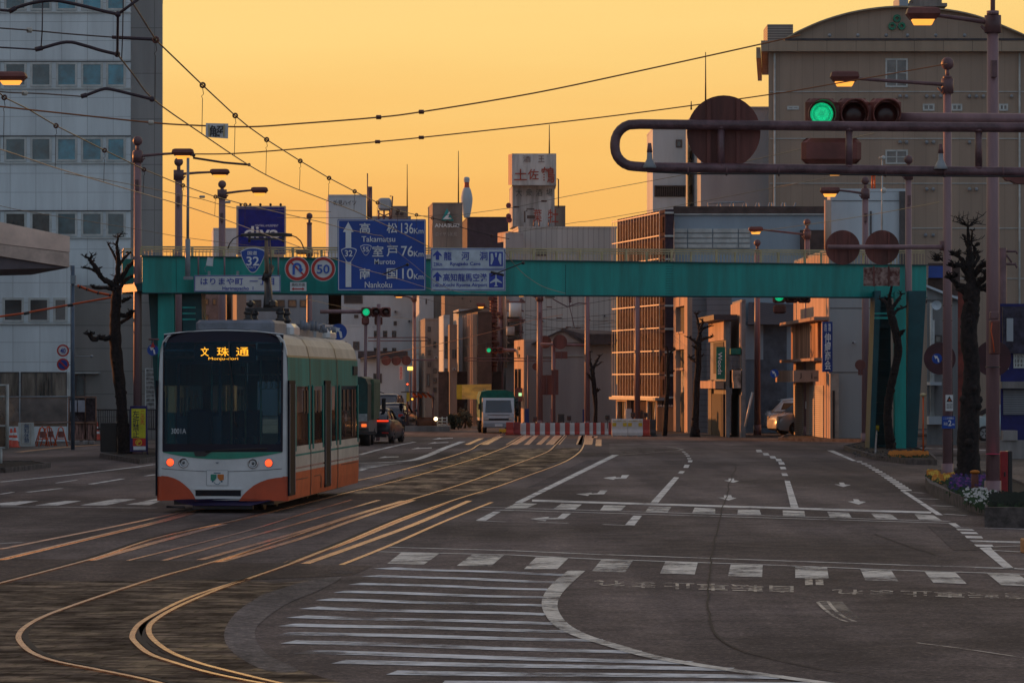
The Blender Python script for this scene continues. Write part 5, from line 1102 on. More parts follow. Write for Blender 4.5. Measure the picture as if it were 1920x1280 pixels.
# white sign tower
t,fc,lf,h=block('advert_tower','stained white rooftop tower with faded black lettering','building',961,232,1040,232,351,3,mat('tower_white',(.44,.44,.43),.8,var=.3,vs=1.2,streak=True),back=(955,236),zb=P(0,425,232).z)
for b_,x in (('大',968),('衆',987),('酒',1006),('場',1025)): txt(t,b_,x-1,354,x+11,368,231.85,mat('faded_black',(.10,.12,.12),.8),.03)
t=thing('advert_box','white square advert box with red and grey lettering','sign',P(1000,347,231)); mb=MB(); board(mb,960,288,1043,347,231,5); mb.build('box',mat('tower_white',(.44,.44,.43)),t)
mb=MB(); a=P(953,346,235);b=P(959.8,289,231); mb.hexa([P(953,347,236),P(960,347,231.1),P(960,347,236),P(954,347,236.2),P(953,290,236),P(960,288.5,231.1),P(960,288.5,236),P(954,290,236.2)]); mb.build('side_panel',M['litw'],t)
for b_,q in (('酒',(981,292,995,304)),('王',(1009,292,1021,304))): txt(t,b_,*q,230.9,mat('faded_brown',(.20,.15,.14),.8),.04)
for b_,q in (('土',(964,317,988,338)),('佐',(990,317,1010,337)),('鶴',(1014,313,1040,343))): txt(t,b_,*q,230.9,mat('advert_red',(.30,.045,.025),.7),.05)
t=thing('advert_letters','red rooftop letters on thin legs below the white tower','sign',P(1030,428,230)); txt(t,'葉',1000,392,1016,416,230,mat('advert_red',(.3,.045,.025)),.03); txt(t,'牡',1027,392,1047,418,230,mat('advert_red',(.3,.045,.025)),.03)
mb=MB(); 
for x in (1001,1011,1029,1041): mb.tube([P(x,412,230.1),P(x,429,230.1)],.05,5)
mb.build('legs',M['pole2'],t)
t,fc,_,h=block('rooftop_house','rooftop stair house at the right of the advert tower','building',1027,233,1060,233,389,3,M['brn'],back=(1024,234),zb=P(0,428,233).z)
mb=MB(); mb.tube(px3([(1044,336),(1047,336),(1047,390)],232.5),.05,6); solo(mb.build('vent_pipe',M['pole2']),'hooked vent pipe beside the white advert box','pipe')
mb=MB(); mb.tube(px3([(984,417),(984,396),(988,396),(988,392),(1002,392)],229.8),.05,6); mb.box(P(988,0,229.8).x,P(1003,0,229.8).x,229.75,229.8,P(0,410,229.8).z,P(0,404,229.8).z); solo(mb.build('roof_frame',M['dkbr']),'small dark frame standing before the stained tower','frame')
mb=MB()
for cy_ in (385,405): mb.disc(953.5,cy_,230,4.8,.8,16)
mb.disc(955,412,230,5,.8,16); solo(mb.build('gourd_sign',mat('gourd',(.14,.03,.05),.6)),'dark red gourd shaped sign on the side of the advert tower','sign')
# wide pale building behind the bridge centre
t,fc,lf,h=block('wide_building','wide pale building with grooved cladding behind the bridge','building',972,228,1156,228,428,14,M['ribw'],back=(954,236))
for (a,b,c,d) in ((1005,467,1025,480),(1022,549,1040,558),(1110,549,1124,553)): window(fc,t,a,b,c,d,M['framed'],M['glassg'],.1,mull=2)
txt(t,'MOTOR POOL',1053,475,1076,480,227.9,M['blackm'],.02) if False else None
mb=MB(); mb.hexa([P(933,455,228),P(953,452,224),P(972,452,224),P(972,452,230),P(933,437,228),P(953,434,224),P(972,436,224),P(972,436,230)]); solo(mb.build('rooftop_awning',M['litw']),'sunlit ribbed box projecting left of the wide pale building','awning')
# tiled-roof house (white gable) in front
t,fc,lf,h=block('white_house','plain white gabled house with dark tiled roof behind the barriers','building',984,204,1156,204,640,6,mat('house_wall',(.33,.32,.33),.85,var=.1,vs=.5,streak=True),back=(965,210))
mb=MB(); a=[P(1000,642,203.6),P(1055,619,203.6),P(1096,642,203.6)]; mb.prism(a,(0,6,0)); mb.build('gable',mat('house_wall',(.33,.32,.33)),t)
mb=MB(); mb.hexa([P(1055,618,203.5),P(1098,645,203.5),P(1156,645,203.5),P(1156,624,206),P(1055,615.5,203.5),P(1099,641,203.3),P(1156,643,203.3),P(1156,621,206)]); mb.prism([P(996,644,203.4),P(1055,616.5,203.4),P(1055,620,203.4),P(1002,645,203.4)],(0,6,0)); mb.prism([P(1055,616.5,203.4),P(1100,643,203.4),P(1095,645,203.4),P(1055,620,203.4)],(0,6,0)); mb.build('tiled_roof',M['rooftile'],t)
mb=MB(); mb.box(P(1098,0,203.4).x,P(1156,0,203.4).x,203.2,204,P(0,645,203.4).z,P(0,626,203.4).z); mb.build('roof_slope',M['rooftile'],t)
mb=MB(); fc.pbox(mb,984,666,1095,667.5,0,.1); mb.build('string_course',M['frame'],t)
# lattice building
t,fc,lf,h=block('lattice_building','tall building with sunlit white grid lattice over its street side','building',1247,180,1263,180,397,10,mat('violet_dark',(.06,.045,.06),.9,spec=.05),back=(1158,191))
mb=MB()
for i in range(9):
    y0=397+i*42; z=lf.z(1240,min(744,400+i*43)); lf.fbox(mb,0,lf.len,z-.028,z+.028,.28,.33)
mb.build('lattice_rail',mat('lattice_white',(.62,.55,.48),.5),t)
zt=h; zb_=lf.z(1240,745); n=17
for i in range(n+1):
    u=lf.len*i/n; mb=MB(); lf.fbox(mb,u-.014,u+.014,zb_,zt+.05,.30,.322); mb.build('lattice_post',mat('lattice_white',(.62,.55,.48)),t)
mb=MB(); lf.fbox(mb,0,lf.len,zb_-.15,zb_,.0,.5); mb.build('ledge',M['grey'],t)
for i in range(8):
    z0=zb_+(zt-zb_)*i/8; mb=MB(); lf.fbox(mb,.3,lf.len-.2,z0+.15,z0+(zt-zb_)/8-.25,.0,.06); mb.build('window_band',mat('amber_brown',(.06,.035,.03),.9,var=.3,vs=2,spec=.05),t)
for (a,b) in ((1166,1184),(1223,1241)):
    u0,u1=lf.at(a),lf.at(b); z1=lf.z(a,752); mb=MB(); lf.fbox(mb,u0,u1,0,z1,.0,.05); d=mb.build('doorway',M['dark'],t)
    mb=MB(); lf.fbox(mb,u0-.15,u0,0,z1+.2,.05,.3); lf.fbox(mb,u1,u1+.15,0,z1+.2,.05,.3); lf.fbox(mb,u0,u1,z1,z1+.2,.05,.3); mb.build('door_frame',M['litw'],d)
    mb=MB(); mb.tube([lf.w(u0+.1,0,.3),lf.w(u0+.35,z1,.3)],.05,5); mb.tube([lf.w(u1-.35,0,.3),lf.w(u1-.05,z1,.3)],.05,5); mb.build('brace',M['frame'],d)
mb=MB(); a=Face(1173,186,1185,186); a.pbox(mb,1173,766,1184,795,0,.4); solo(mb.build('vending_machine',M['signwhite']),'white machine standing in the first doorway of the lattice building','vending machine')
for i in range(9):
    z=fc.z(1250,min(745,399+i*43.5)); mb=MB(); fc.fbox(mb,-.02,fc.len,z-.05,z+.05,0,.12); mb.build('floor_band',M['frame'],t)
# grey-blue hall
t,fc,lf,h=block('grey_hall','long blue grey hall with white louvre bands above the bridge','building',1264,181,1572,181,403,16,M['blueg'],back=(1263.5,197),parapet=.45,roofm=M['dkbr'])
mb=MB()
for k in range(4): 
    for a,b in ((1264,1288),(1290,1335),(1337,1383),(1385,1406)): fc.pbox(mb,a,429+k*9.5,b,436.5+k*9.5,0,.12)
mb.build('louvre_band',M['frame'],t)
mb=MB(); fc.pbox(mb,1264,401,1572,403,0,.15); mb.build('coping',M['frame'],t)
mb=MB(); fc.pbox(mb,1500,432,1570,470,0,.5); mb.build('wooden_screen',M['dkbr'],t)
mb=MB()
for (a,b) in ((1330,1356),(1359,1388),(1392,1405),(1412,1430),(1433,1455),(1462,1486)): fc.pbox(mb,a,384,b,392,-4,-3)
mb.build('roof_units',M['grey'],t)
mb=MB()
for x in range(1330,1490,12): mb.tube([P(x,396,184),P(x+(6 if (x//12)%2 else -2),380,184)],.05,5)
mb.tube(px3([(1328,381),(1395,379)],184),.05,5); mb.tube(px3([(1328,389),(1490,388)],184),.05,5); mb.build('roof_pipework',M['grey'],t)
# narrow lit stair tower between hall and workshops
t,fc,lf,h=block('stair_building','narrow pale facade with stacked openings glowing in low sun','building',1298,172.5,1325,172.5,553,7,M['bg2'],back=(1272,179))
for (y0,y1) in ((572,622),(656,690)):
    u0,u1=lf.at(1277),lf.at(1291); z0,z1=lf.z(1284,y1),lf.z(1284,y0); mb=MB(); lf.fbox(mb,u0,u1,z0,z1,0,.02); d=mb.build('opening',M['dark'],t); mb=MB(); lf.fbox(mb,u0,u1,z0-.1,z0,0,.3); mb.build('sill',M['litw'],d)
mb=MB(); lf.fbox(mb,0,lf.at(1276),0,h,0,.25); lf.fbox(mb,lf.at(1292),lf.len,0,h,0,.25); lf.fbox(mb,lf.at(1276),lf.at(1292),h-.5,h,0,.25); lf.fbox(mb,lf.at(1276),lf.at(1292),lf.z(1284,655),lf.z(1284,625),0,.25); mb.build('facade_frame',M['litw'],t)
u0,u1=lf.at(1277),lf.at(1291); mb=MB(); lf.fbox(mb,u0,u1,0,lf.z(1284,735),0,.03); mb.build('doorway',M['dark'],t)
t,fc,_,h=block('siding_building','dark grey building with horizontal siding left of the sign shop','building',1325,171.5,1372,171.5,552,9,M['bg2'])
# shop with green vertical sign
t,fc,lf,h=block('timber_shop','small shop with sunlit gable side and green hanging sign','building',1361,160,1368,160,598,6,mat('shop_grey',(.20,.21,.22),.8),back=(1332,168))
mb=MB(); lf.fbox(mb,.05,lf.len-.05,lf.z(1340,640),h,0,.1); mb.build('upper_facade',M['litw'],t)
mb=MB(); lf.fbox(mb,-.4,lf.len+.4,h-.05,h+.2,-.5,.6); mb.build('eaves',M['rooftile'],t)
mb=MB(); lf.fbox(mb,lf.len*.25,lf.len*.9,lf.z(1345,700),lf.z(1345,642),0,.04); mb.build('window',M['dark'],t)
mb=MB(); lf.fbox(mb,0,lf.len,lf.z(1345,728),lf.z(1345,714),.1,.5); mb.build('sign_band',M['litw'],t)
mb=MB(); lf.fbox(mb,.3,lf.len-.3,0,lf.z(1345,738),0,.1); mb.build('shopfront',M['dark'],t)
mb=MB(); lf.fbox(mb,.05,lf.len*.22,0,lf.z(1340,712),.0,.12); mb.build('corner_post',M['framed'],t)
t=thing('green_sign','green upright board with white lettering running downwards','sign',P(1350,712,159.5)); mb=MB(); board(mb,1343,650,1360,711,159.5,.15); mb.build('board',mat('sign_green',(.0,.17,.11),.5),t)
def rot_txt(t,body,x0,y0,x1,y1,D,m,bold=.01):   # rotated a quarter turn clockwise
    return txt(t,body,0,0,1,1,0,m,bold,frame=lambda u,v:P(x0+(x1-x0)*v,y0+(y1-y0)*u,D))
rot_txt(t,'Woods',1346,660,1354,702,159.4,M['letwhite'],.02)
t,fc,lf,h=block('cafe_building','pale shop with sunlit upper wall and green awning strip','building',1391,159,1398,159,566,7,mat('shop_grey',(.20,.21,.22)),back=(1373,165))
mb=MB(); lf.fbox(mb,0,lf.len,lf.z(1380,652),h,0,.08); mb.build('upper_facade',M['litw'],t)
mb=MB(); lf.fbox(mb,0,lf.len,lf.z(1380,665),lf.z(1380,654),.05,.5); mb.build('awning',mat('awning_green',(.0,.15,.11),.6),t)
mb=MB(); lf.fbox(mb,0,lf.len,lf.z(1380,692),lf.z(1380,665),0,.04); mb.build('window',M['glassg'],t)
mb=MB(); lf.fbox(mb,-.1,lf.len+.1,lf.z(1380,727),lf.z(1380,694),.05,.4); mb.build('painted_board',mat('board_mural',(.45,.36,.30),.6,var=.5,vs=1.5),t)
mb=MB(); lf.fbox(mb,.1,lf.len-.1,0,lf.z(1380,740),0,.06); mb.build('shutter',M['conc'],t)
mb=MB(); mb.tube([P(1411,735,158),P(1397,800,158)],.06,5); solo(mb.build('stay_rod',M['frame']),'pale slanting stay beside the cafe shop','rod')
# grey garage with tiled roof
t,fc,lf,h=block('garage_building','dull blue garage wall under a dark ribbed roof','building',1394,174,1492,174,607,8,mat('garage_blue',(.15,.20,.25),.8,var=.15,vs=.8,streak=True))
mb=MB(); mb.hexa([P(1402,608,173),P(1494,608,173),P(1494,608,182),P(1402,608,182),P(1404,566,177),P(1494,570,177),P(1494,571,182),P(1404,567,182)]); mb.build('ribbed_roof',panel('ribbed_roof',(.05,.04,.05),.45,50,.05,.3),t)
mb=MB(); fc.pbox(mb,1426,608,1475,800,0,.03); mb.build('door_panel',mat('door_slate',(.08,.10,.13),.7,var=.2),t); mb=MB(); fc.pbox(mb,1394,610,1431,674,0,.05); fc.pbox(mb,1475,608,1491,675,0,.05); mb.build('pale_panel',M['blueg'],t)
# orange shopfront + grey side
t,fc,lf,h=block('corner_shop','grey walled corner shop with sunlit stained street front','building',1556,150,1645,150,470,11,mat('shop_side',(.30,.32,.33),.85,var=.08,vs=.5,streak=True),back=(1490,166),zb=0)
mb=MB()
for y in (577,697): fc.pbox(mb,1556,y,1645,y+1.2,0,.02)
mb.build('wall_joint',M['framed'],t)
zz=lambda y: lf.z(1520,y)
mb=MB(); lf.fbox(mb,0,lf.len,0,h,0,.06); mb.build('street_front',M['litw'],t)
mb=MB(); lf.fbox(mb,.3,lf.len*.80,zz(672),zz(606),.06,.2); mb.build('stained_panel',M['rust'],t)
mb=MB(); lf.fbox(mb,-.3,lf.len+.05,zz(606),zz(600),.06,.7); lf.fbox(mb,-.3,lf.len+.05,zz(678),zz(673),.06,.7); mb.build('ledge',mat('ledge_dirty',(.3,.2,.16),.8),t)
mb=MB(); lf.fbox(mb,-.4,lf.len*.6,zz(716),zz(694),.2,.9); mb.build('sign_box',M['litw'],t)
for a,b in ((.4,.28*lf.len+.4),(lf.len*.5,lf.len*.88)): mb=MB(); lf.fbox(mb,a,b,0,zz(722),.06,.1); mb.build('shutter',M['shut'],t)
mb=MB(); a=P(1557,607,150.5); mb.box(P(1556,0,149.5).x,P(1572,0,149.5).x,149.3,149.9,0,P(0,700,149.5).z); mb.build('side_porch',mat('shop_side2',(.4,.33,.28),.8),t); mb=MB(); mb.box(P(1561,0,149.2).x,P(1565,0,149.2).x,149.15,149.3,0,P(0,732,149.2).z); mb.build('side_door',M['dark'],t)
t=thing('vertical_sign','tall blue upright shop sign with white characters on the corner shop','sign',P(1551,697,148.5)); mb=MB(); board(mb,1542,603,1561,697,148.5,.3); mb.build('box',mat('vsign_blue',(.01,.04,.22),.5),t)
txt(t,'伸\n綱\n商\n会',1546,624,1558,693,148.4,M['letwhite'],.03,.9); txt(t,'会\n社',1545.5,606,1550.5,621,148.4,M['letwhite'],.01,.9); txt(t,'有\n限',1553,606,1558,621,148.4,M['letwhite'],.01,.9)
t=thing('shop_sign','white shop sign box with a few worn letters on the corner shop','sign',P(1505,716,151)); mb=MB(); board(mb,1488,694,1535,715,151,.3); mb.build('box',M['litw'],t); txt(t,'J',1499,699,1503,710,150.9,M['dkbr'],.02); txt(t,'i',1521,699,1523.5,710,150.9,M['dkbr'],.02); txt(t,'ueno',1526,706,1533,710,150.9,M['dkbr'],.02)
# white box above the bridge at right
t,fc,lf,h=block('white_annex','pale square block rising behind the bridge near the right piers','building',1557,153,1698,153,359,9,M['whb'],back=(1551,158),zb=P(0,500,153).z)
mb=MB(); fc.pbox(mb,1557,376,1691,377,0,.03); fc.pbox(mb,1686,359,1698,500,0,.2); fc.pbox(mb,1631,396,1634,440,0,.1); mb.build('wall_joint',M['framed'],t)
mb=MB(); mb.tube(px3([(1552,375),(1552,478)],152),.16,8); solo(mb.build('flue_pipe',M['litw']),'tall sunlit flue pipe at the edge of the pale block','pipe')
mb=MB()
for x in (1635,1640): mb.tube(px3([(x,329),(x,359)],155),.04,5)
for y in (330,338,346,354): mb.tube(px3([(1635,y),(1640,y)],155),.03,5)
solo(mb.build('roof_ladder',M['orange']),'sunlit orange roof ladder on the pale block','ladder')
mb=MB(); mb.tube(px3([(1654,480),(1654,300)],145),[.05,.03],6); mb.tube(px3([(1648,296),(1662,296)],145),.04,5); mb.ball(P(1656,296,145),.1); mb.ball(P(1657,357,145),.12); solo(mb.build('camera_mast',M['frame']),'slim white mast with small camera behind the gantry','mast')
# blocks behind gantry
t,fc,lf,h=block('white_block','white flat block with rooftop railing left of the blue grey block','building',1224,208,1286,208,243,8,M['whb'],back=(1213,214))
window(fc,t,1267,262,1279,277,M['framed'],M['glassd'],.1)
mb=MB(); fc.pbox(mb,1227,348,1286,369,0,.04); mb.build('balcony_void',M['dark'],t)
mb=MB()
for k in range(14): fc.pbox(mb,1229+k*4.1,350,1230+k*4.1,368,.15,.2)
fc.pbox(mb,1227,348,1286,350,.1,.25); mb.build('balcony_railing',M['framed'],t)
t,fc,lf,h=block('blue_grey_block','windowless blue grey block behind the round sign and signal','building',1314,203,1506,203,204,9,M['blueg'],back=(1286,215))
for (y0,y1) in ((280,298),(345,360)): mb=MB(); lf.fbox(mb,lf.len*.3,lf.len*.45,lf.z(1300,y1),lf.z(1300,y0),0,.05); mb.build('window',M['dark'],t)
# big beige hall with arched roof
t=thing('assembly_hall','huge beige hall with arched gable and green clover emblem','building',(P(1690,0,188).x,190,0))
hf=Face(1441,188,1990,188); mb=MB(); z0=hf.z(1500,95)
sk=Vector((1.12,0,0)); b8=lambda mb,u0,u1,z0_,z1_,o0,o1: mb.hexa([hf.w(u0,z0_,o1),hf.w(u1,z0_,o1),hf.w(u1,z0_,o0)+sk,hf.w(u0,z0_,o0)+sk,hf.w(u0,z1_,o1),hf.w(u1,z1_,o1),hf.w(u1,z1_,o0)+sk,hf.w(u0,z1_,o0)+sk]); b8(mb,0,hf.len,0,z0,-14,0); mb.build('wall',M['beige'],t)
mb=MB(); b8(mb,-.45,hf.len,hf.z(1500,98),hf.z(1500,78),-14,.5); b8(mb,-.7,-.46,hf.z(1500,110),hf.z(1500,90),-14,.3); mb.build('cornice',panel('cornice_panel',(.34,.255,.18),1.6,9,.02,.5),t)
mb=MB(); pts=[P(x,y,188.6) for x,y in smooth([(1462,78),(1500,58),(1550,37),(1610,21),(1680,13),(1760,17),(1830,30),(1900,57),(1945,78)],4)]; mb.prism(pts,(1.0,12,0)); mb.build('arched_gable',M['beige'],t)
mb=MB(); ap=smooth([(1466,76.5),(1500,58),(1550,37),(1610,21),(1680,13),(1760,17),(1830,30),(1900,57),(1945,78)],4)
for a_,b_ in zip(ap[:-1],ap[1:]): mb.hexa([P(a_[0],a_[1]+1,188.2),P(b_[0],b_[1]+1,188.2),P(b_[0],b_[1]+1,200.7),P(a_[0],a_[1]+1,200.7),P(a_[0],a_[1]-2,188.2),P(b_[0],b_[1]-2,188.2),P(b_[0],b_[1]-2,200.7),P(a_[0],a_[1]-2,200.7)])
mb.build('arched_roof',mat('roof_edge',(.38,.30,.20),.6),t)
mb=MB(); hf.pbox(mb,1470,74,1960,77.5,.0,.55); mb.build('gutter',M['rooftile'],t)
mb=MB(); 
for k,(dx,dy) in enumerate(((0,-9.5),(-9,5),(9,5))): 
    ring(mb,1682+dx,44+dy,3.2,7.2,188.45,.15,20)
mb.build('clover_emblem',mat('emblem_green',(.0,.18,.10),.5),t)
for y in (172,260,344,428,522):
    mb=MB(); hf.pbox(mb,1443,y-.7,1990,y+.7,0,.05); mb.build('string_line',M['frame'],t)
for (a,b,c,d) in ((1660,110,1702,164),(1660,281,1702,308),(1730,195,1752,208),(1784,195,1804,208),(1873,195,1890,208),(1476,199,1498,206)): window(hf,t,a,b,c,d,M['frame'],window_glass('glass_curtain',(.10,.09,.085),.2),.09,mull=1,rows=1 if d-b>20 else 0)
for y,xs2 in ((67,(1555,1608,1661,1701,1754,1808)),(181,(1687,1699,1737,1750,1763,1817,1830,1843,1896)),(267,(1687,1699,1737,1750,1817)),(355,(1737,1749,1817,1830)),(441,(1735,1749))):
    for x in xs2: mb=MB(); mb.ball(hf.w(hf.at(x),hf.z(x,y),.12),.11,0,8); mb.build('vent_cap',M['grey'],t)
for x in (1452,1911): mb=MB(); mb.tube([hf.w(hf.at(x),0,.12),hf.w(hf.at(x),hf.z(x,100),.12)],.06,6); mb.build('downpipe',M['frame'],t)
t=thing('rooftop_unit','louvred grey unit at the left end of the arched roof','rooftop unit',P(1470,78,189)); mb=MB(); board(mb,1439,46,1487,77,189,3); mb.build('case',panel('louvre_unit',(.30,.27,.24),20,.14,.03,.4),t)
t=thing('rooftop_unit','blue tank and crowned plinth on the very top of the arched roof','rooftop unit',P(1720,14,192)); mb=MB(); board(mb,1686,-8,1703,14,192,3); mb.build('tank',M['blueg'],t); mb=MB(); board(mb,1704,6,1776,12,192,3); board(mb,1712,-4,1766,5.9,192,2); mb.build('plinth',M['conc'],t)
# right edge houses
t,fc,lf,h=block('grey_house','grey rendered house with pipes right of the bridge pier','building',1738,140,1802,140,560,6,mat('house_grey',(.26,.27,.27),.85,var=.15,vs=.8,streak=True))
mb=MB(); mb.prism([P(1738,562,139.9),P(1738,537,139.9),P(1802,562,139.9)],(0,6,0)); mb.build('gable',mat('house_grey',(.26,.27,.27)),t)
mb=MB(); mb.prism([P(1732,536,139.6),P(1733,532,139.6),P(1806,561,139.6),P(1805,565,139.6)],(0,7,0)); mb.build('roof_edge',M['whb'],t)
window(fc,t,1751,690,1762,702,M['frame'],M['glassg'],.06); window(fc,t,1752,628,1766,680,M['framed'],M['glassg'],.06,rows=3)
mb=MB()
for x,y0 in ((1746,568),(1750,600)): mb.tube(px3([(x,y0),(x,790)],139.7),.06,6)
mb.build('downpipe',M['frame'],t)
mb=MB(); fc.pbox(mb,1738,716,1760,722,0,1.0); mb.build('porch_roof',M['whb'],t); mb=MB(); mb.lathe(P(1756,572,139.3),[(.01,.05),(.12,.03),(.2,-.05)],12,axis='Y'); mb.build('satellite_dish',M['whb'],t); mb=MB(); fc.pbox(mb,1738,780,1762,795,0,.6); mb.build('outdoor_unit',M['whb'],t)
t,fc,lf,h=block('blue_house','deep blue house with lattice windows at the right frame edge','building',1876,134,2020,134,575,8,mat('house_blue',(.008,.012,.12),.7,var=.2))
mb=MB(); fc.pbox(mb,1878,575,2020,662,.0,.3); mb.build('dark_upper',mat('house_violet',(.04,.035,.06),.8,var=.4,vs=3),t)
window(fc,t,1900,663,1924,690,M['frame'],M['glassd'],.06,mull=3,rows=2); window(fc,t,1876,665,1891,692,M['frame'],M['glassd'],.06,mull=1)
mb=MB(); fc.pbox(mb,1876,715,2020,728,0,.35); mb.build('lintel',M['conc'],t); mb=MB(); fc.pbox(mb,1881,730,2020,777,0,.05); mb.build('garage_shutter',panel('shutter2',(.20,.21,.23),30,.09,.02,.5),t); mb=MB(); fc.pbox(mb,1885,597,1897,640,.3,.4); mb.build('trellis',M['gry'],t)
t,fc,lf,h=block('dark_blue_shed','dark shed with a blue fascia behind the second post','building',1740,160,1800,160,498,6,M['dkbr']); mb=MB(); fc.pbox(mb,1740,499,1767,521,0,.3); mb.build('fascia',M['bluesign'],t)
t,fc,lf,h=block('red_shed','dull red shed between the two right hand posts','building',1796,118,1812,118,545,4,mat('shed_red',(.16,.025,.015),.7,var=.3)); mb=MB(); fc.pbox(mb,1797,596,1811,640,0,.1); mb.build('louvre',M['signback'],t)
mb=MB(); mb.tube(px3([(1880,465),(1880,700)],136),.16,8); 
for y in (471,495): mb.tube(px3([(1880,y),(1905,y)],136),.05,5)
for a,b in (((1884,474),(1897,492)),((1905,471),(1908,476)),((1903,495),(1907,502))): mb.tube(px3([a,b],136),.04,5)
solo(mb.build('utility_pole',M['pole2']),'utility pole with crossarms right of the nearest lamp post','pole')
# street far left under the bridge
def b2(label,x0,x1,y,D,m,back=None,wins=(),depth=8,name='shop_building',wm=None):
    t,fc,lf,h=block(name,label,'building',x0,D,x1,D,y,depth,m,back=back)
    for (a,b,c,d) in wins: window(fc,t,a,b,c,d,M['framed'],wm or M['glassd'],.07)
    return t,fc,lf,h
b2('pale grey building with a brown band behind the tram roof',462,640,541,262,M['gry'],None,[(474+i*22,562,490+i*22,576) for i in range(5)],6,'flat_block',M['glassg'])
t,fc,lf,h=b2('building with a wide glowing flank beside the pantograph base',444,462,540,240,M['brn'],(418,262))
t,fc,lf,h=b2('brown concrete building framed by the left pier and lamp post',378,417,541,248,mat('brown_conc',(.22,.16,.15),.85,var=.15),None,[(384,560,392,572),(398,560,406,572),(384,590,392,602)])
t,fc,lf,h=b2('pale tall slab squeezed left of the wide white block',600,640,530,268,M['whb'],None,[(606,556,612,566)])
b2('pale low roofs behind the left signal posts',566,700,612,235,M['whb'],None,[(570,640,580,652),(640,640,650,652)],6)
t,fc,lf,h=b2('grey tile roofed house beyond the truck',675,760,664,225,M['whb'],None,[(700,700,716,718)]); mb=MB(); fc.pbox(mb,672,658,762,672,-3,.6); mb.build('eaves',M['rooftile'],t)
t,fc,lf,h=b2('slim tower with glowing left flank under the blue board',786,813,480,242,M['whb'],(778,252),[(798,560,800,570)])
t,fc,lf,h=b2('grey concrete tower with lit window strip beyond the tram stop',797,825,600,222,M['conc'],(785,232),[(800,700,806,725),(812,640,818,652)])
t,fc,lf,h=b2('thin house with tall dark windows left of the awning shop',832,843,594,213,M['whb'],(823,219),[(833.5,630,840,672),(833.5,690,840,720)])
t,fc,lf,h=b2('broad brown slab building under the tourist board',834,945,500,235,M['brn'],(825,243),[(850,553,852,556),(866,558,868,561),(881,563,883,566)])
t,fc,lf,h=b2('narrow brown house beside the thin pale one',843,857,612,211,M['brn'],(838,214),[(848,655,852,672),(853,655,856,672)])
t,fc,lf,h=b2('small gabled house with one bright window',860,900,583,218,M['gry'],(850,224)); mb=MB(); mb.prism([P(848,586,217.5),P(866,584,217.5),P(900,576,217.5),P(912,572,217.5),P(912,575,217.5),P(900,580,217.5)],(0,3,0)); mb.build('roof_slope',M['rooftile'],t)
t,fc,lf,h=b2('ribbed front building with dark brown flank',896,922,588,208,M['dkbr'],(875,215),[(911,640,912,660)])
for i in range(7): mb=MB(); u=lf.len*(i+.5)/7; lf.fbox(mb,u-.07,u+.07,0,h,0,.3); mb.build('rib',M['litw'],t)
mb=MB(); lf.fbox(mb,0,lf.len,0,h,0,.05); mb.build('glazing',M['glassg'],t)
t,fc,lf,h=b2('cluttered balconied building with glowing edge pipes',948,981,440,215,M['gry'],(944,218),[(952,604,978,622),(952,630,978,640)])
for y in (585,612,634,660): mb=MB(); fc.pbox(mb,949,y,980,y+9,0,1.2); mb.build('balcony',M['whb'] if y<600 else M['dkbr'],t)
mb=MB(); fc.pbox(mb,944,548,947,690,0,.5); mb.build('edge_pipe',M['litw'],t)
t,fc,lf,h=b2('narrow facade with sunlit pilasters beside the white house','' or 982,985,640,200,M['litw'],(964,206))
for a in (.15,.5): mb=MB(); lf.fbox(mb,lf.len*a,lf.len*(a+.22),0,h-1.6,0,.05); mb.build('opening',M['glassd'],t)
for y in (650,664): mb=MB(); lf.fbox(mb,lf.len*.4,lf.len*.62,lf.z(972,y+6),lf.z(972,y),0,.05); mb.build('window',M['dark'],t)
t,fc,lf,h=b2('dark low shop under the yellow awning',822,940,700,212,M['dkbr'],None,[(838,755,846,785),(870,755,880,785),(895,755,905,785)],5)
t=thing('shop_awning','yellow shop awning with a green mark above the dark shop','awning',P(890,748,203)); mb=MB(); mb.prism([P(856,721,204),P(921,720,204),P(921,748,202),P(868,748,202),P(856,748,202.5)],(0,3,0)); mb.build('canopy',mat('awning_yellow',(.60,.33,.03),.6,var=.25,vs=1),t); mb=MB(); board(mb,856,721,866,748,201.8,.2); mb.build('end_panel',M['yellow'],t); txt(t,'北',903,729,914,741,201.6,mat('awning_mark',(.02,.16,.12)),.03)
b2('blue grey stair shaped building beyond the black car',714,740,700,230,M['blueg'],None,[(720,716,737,722),(720,732,737,738)],5,'stepped_building',M['glassg'])
t=thing('red_white_sign','narrow red and white upright sign beyond the black car','sign',P(752,712,220)); mb=MB(); board(mb,748.5,686,755.5,712,220,.2); mb.build('board',M['signwhite'],t); txt(t,'薬\n局\n前',749.5,687,754.5,711,219.9,M['red'],.05,.9)
# unseen blocks added left of the street to keep low sun off the junction
for i,(x,y,wx,wy,hh,lab) in enumerate(((-46,112,22,26,16,'unseen tall shade block added beyond the left frame edge'),(-40,76,16,30,15,'unseen long shade block added beyond the left frame edge'),(-72,40,20,26,20,'unseen highest shade block added beyond the left frame edge'),(-70,142,26,22,17,'unseen flat roofed shade block added behind the white office'))):
    t=thing('shade_block',lab,'building',(x,y,0)); mb=MB(); mb.box(x-wx/2,x+wx/2,y-wy/2,y+wy/2,0,hh); mb.build('wall',M['conc'],t); mb=MB(); mb.box(x-wx/2-.2,x+wx/2+.2,y-wy/2-.2,y+wy/2+.2,hh+.003,hh+.6); mb.build('shade_block_parapet',M['gry'],t)
    for k in range(4):
        mb=MB(); z=2+k*3.6; mb.box(x+wx/2-.02,x+wx/2+.05,y-wy/2+1,y+wy/2-1,z,z+1.5); mb.build('window_band',M['glassd'],t)

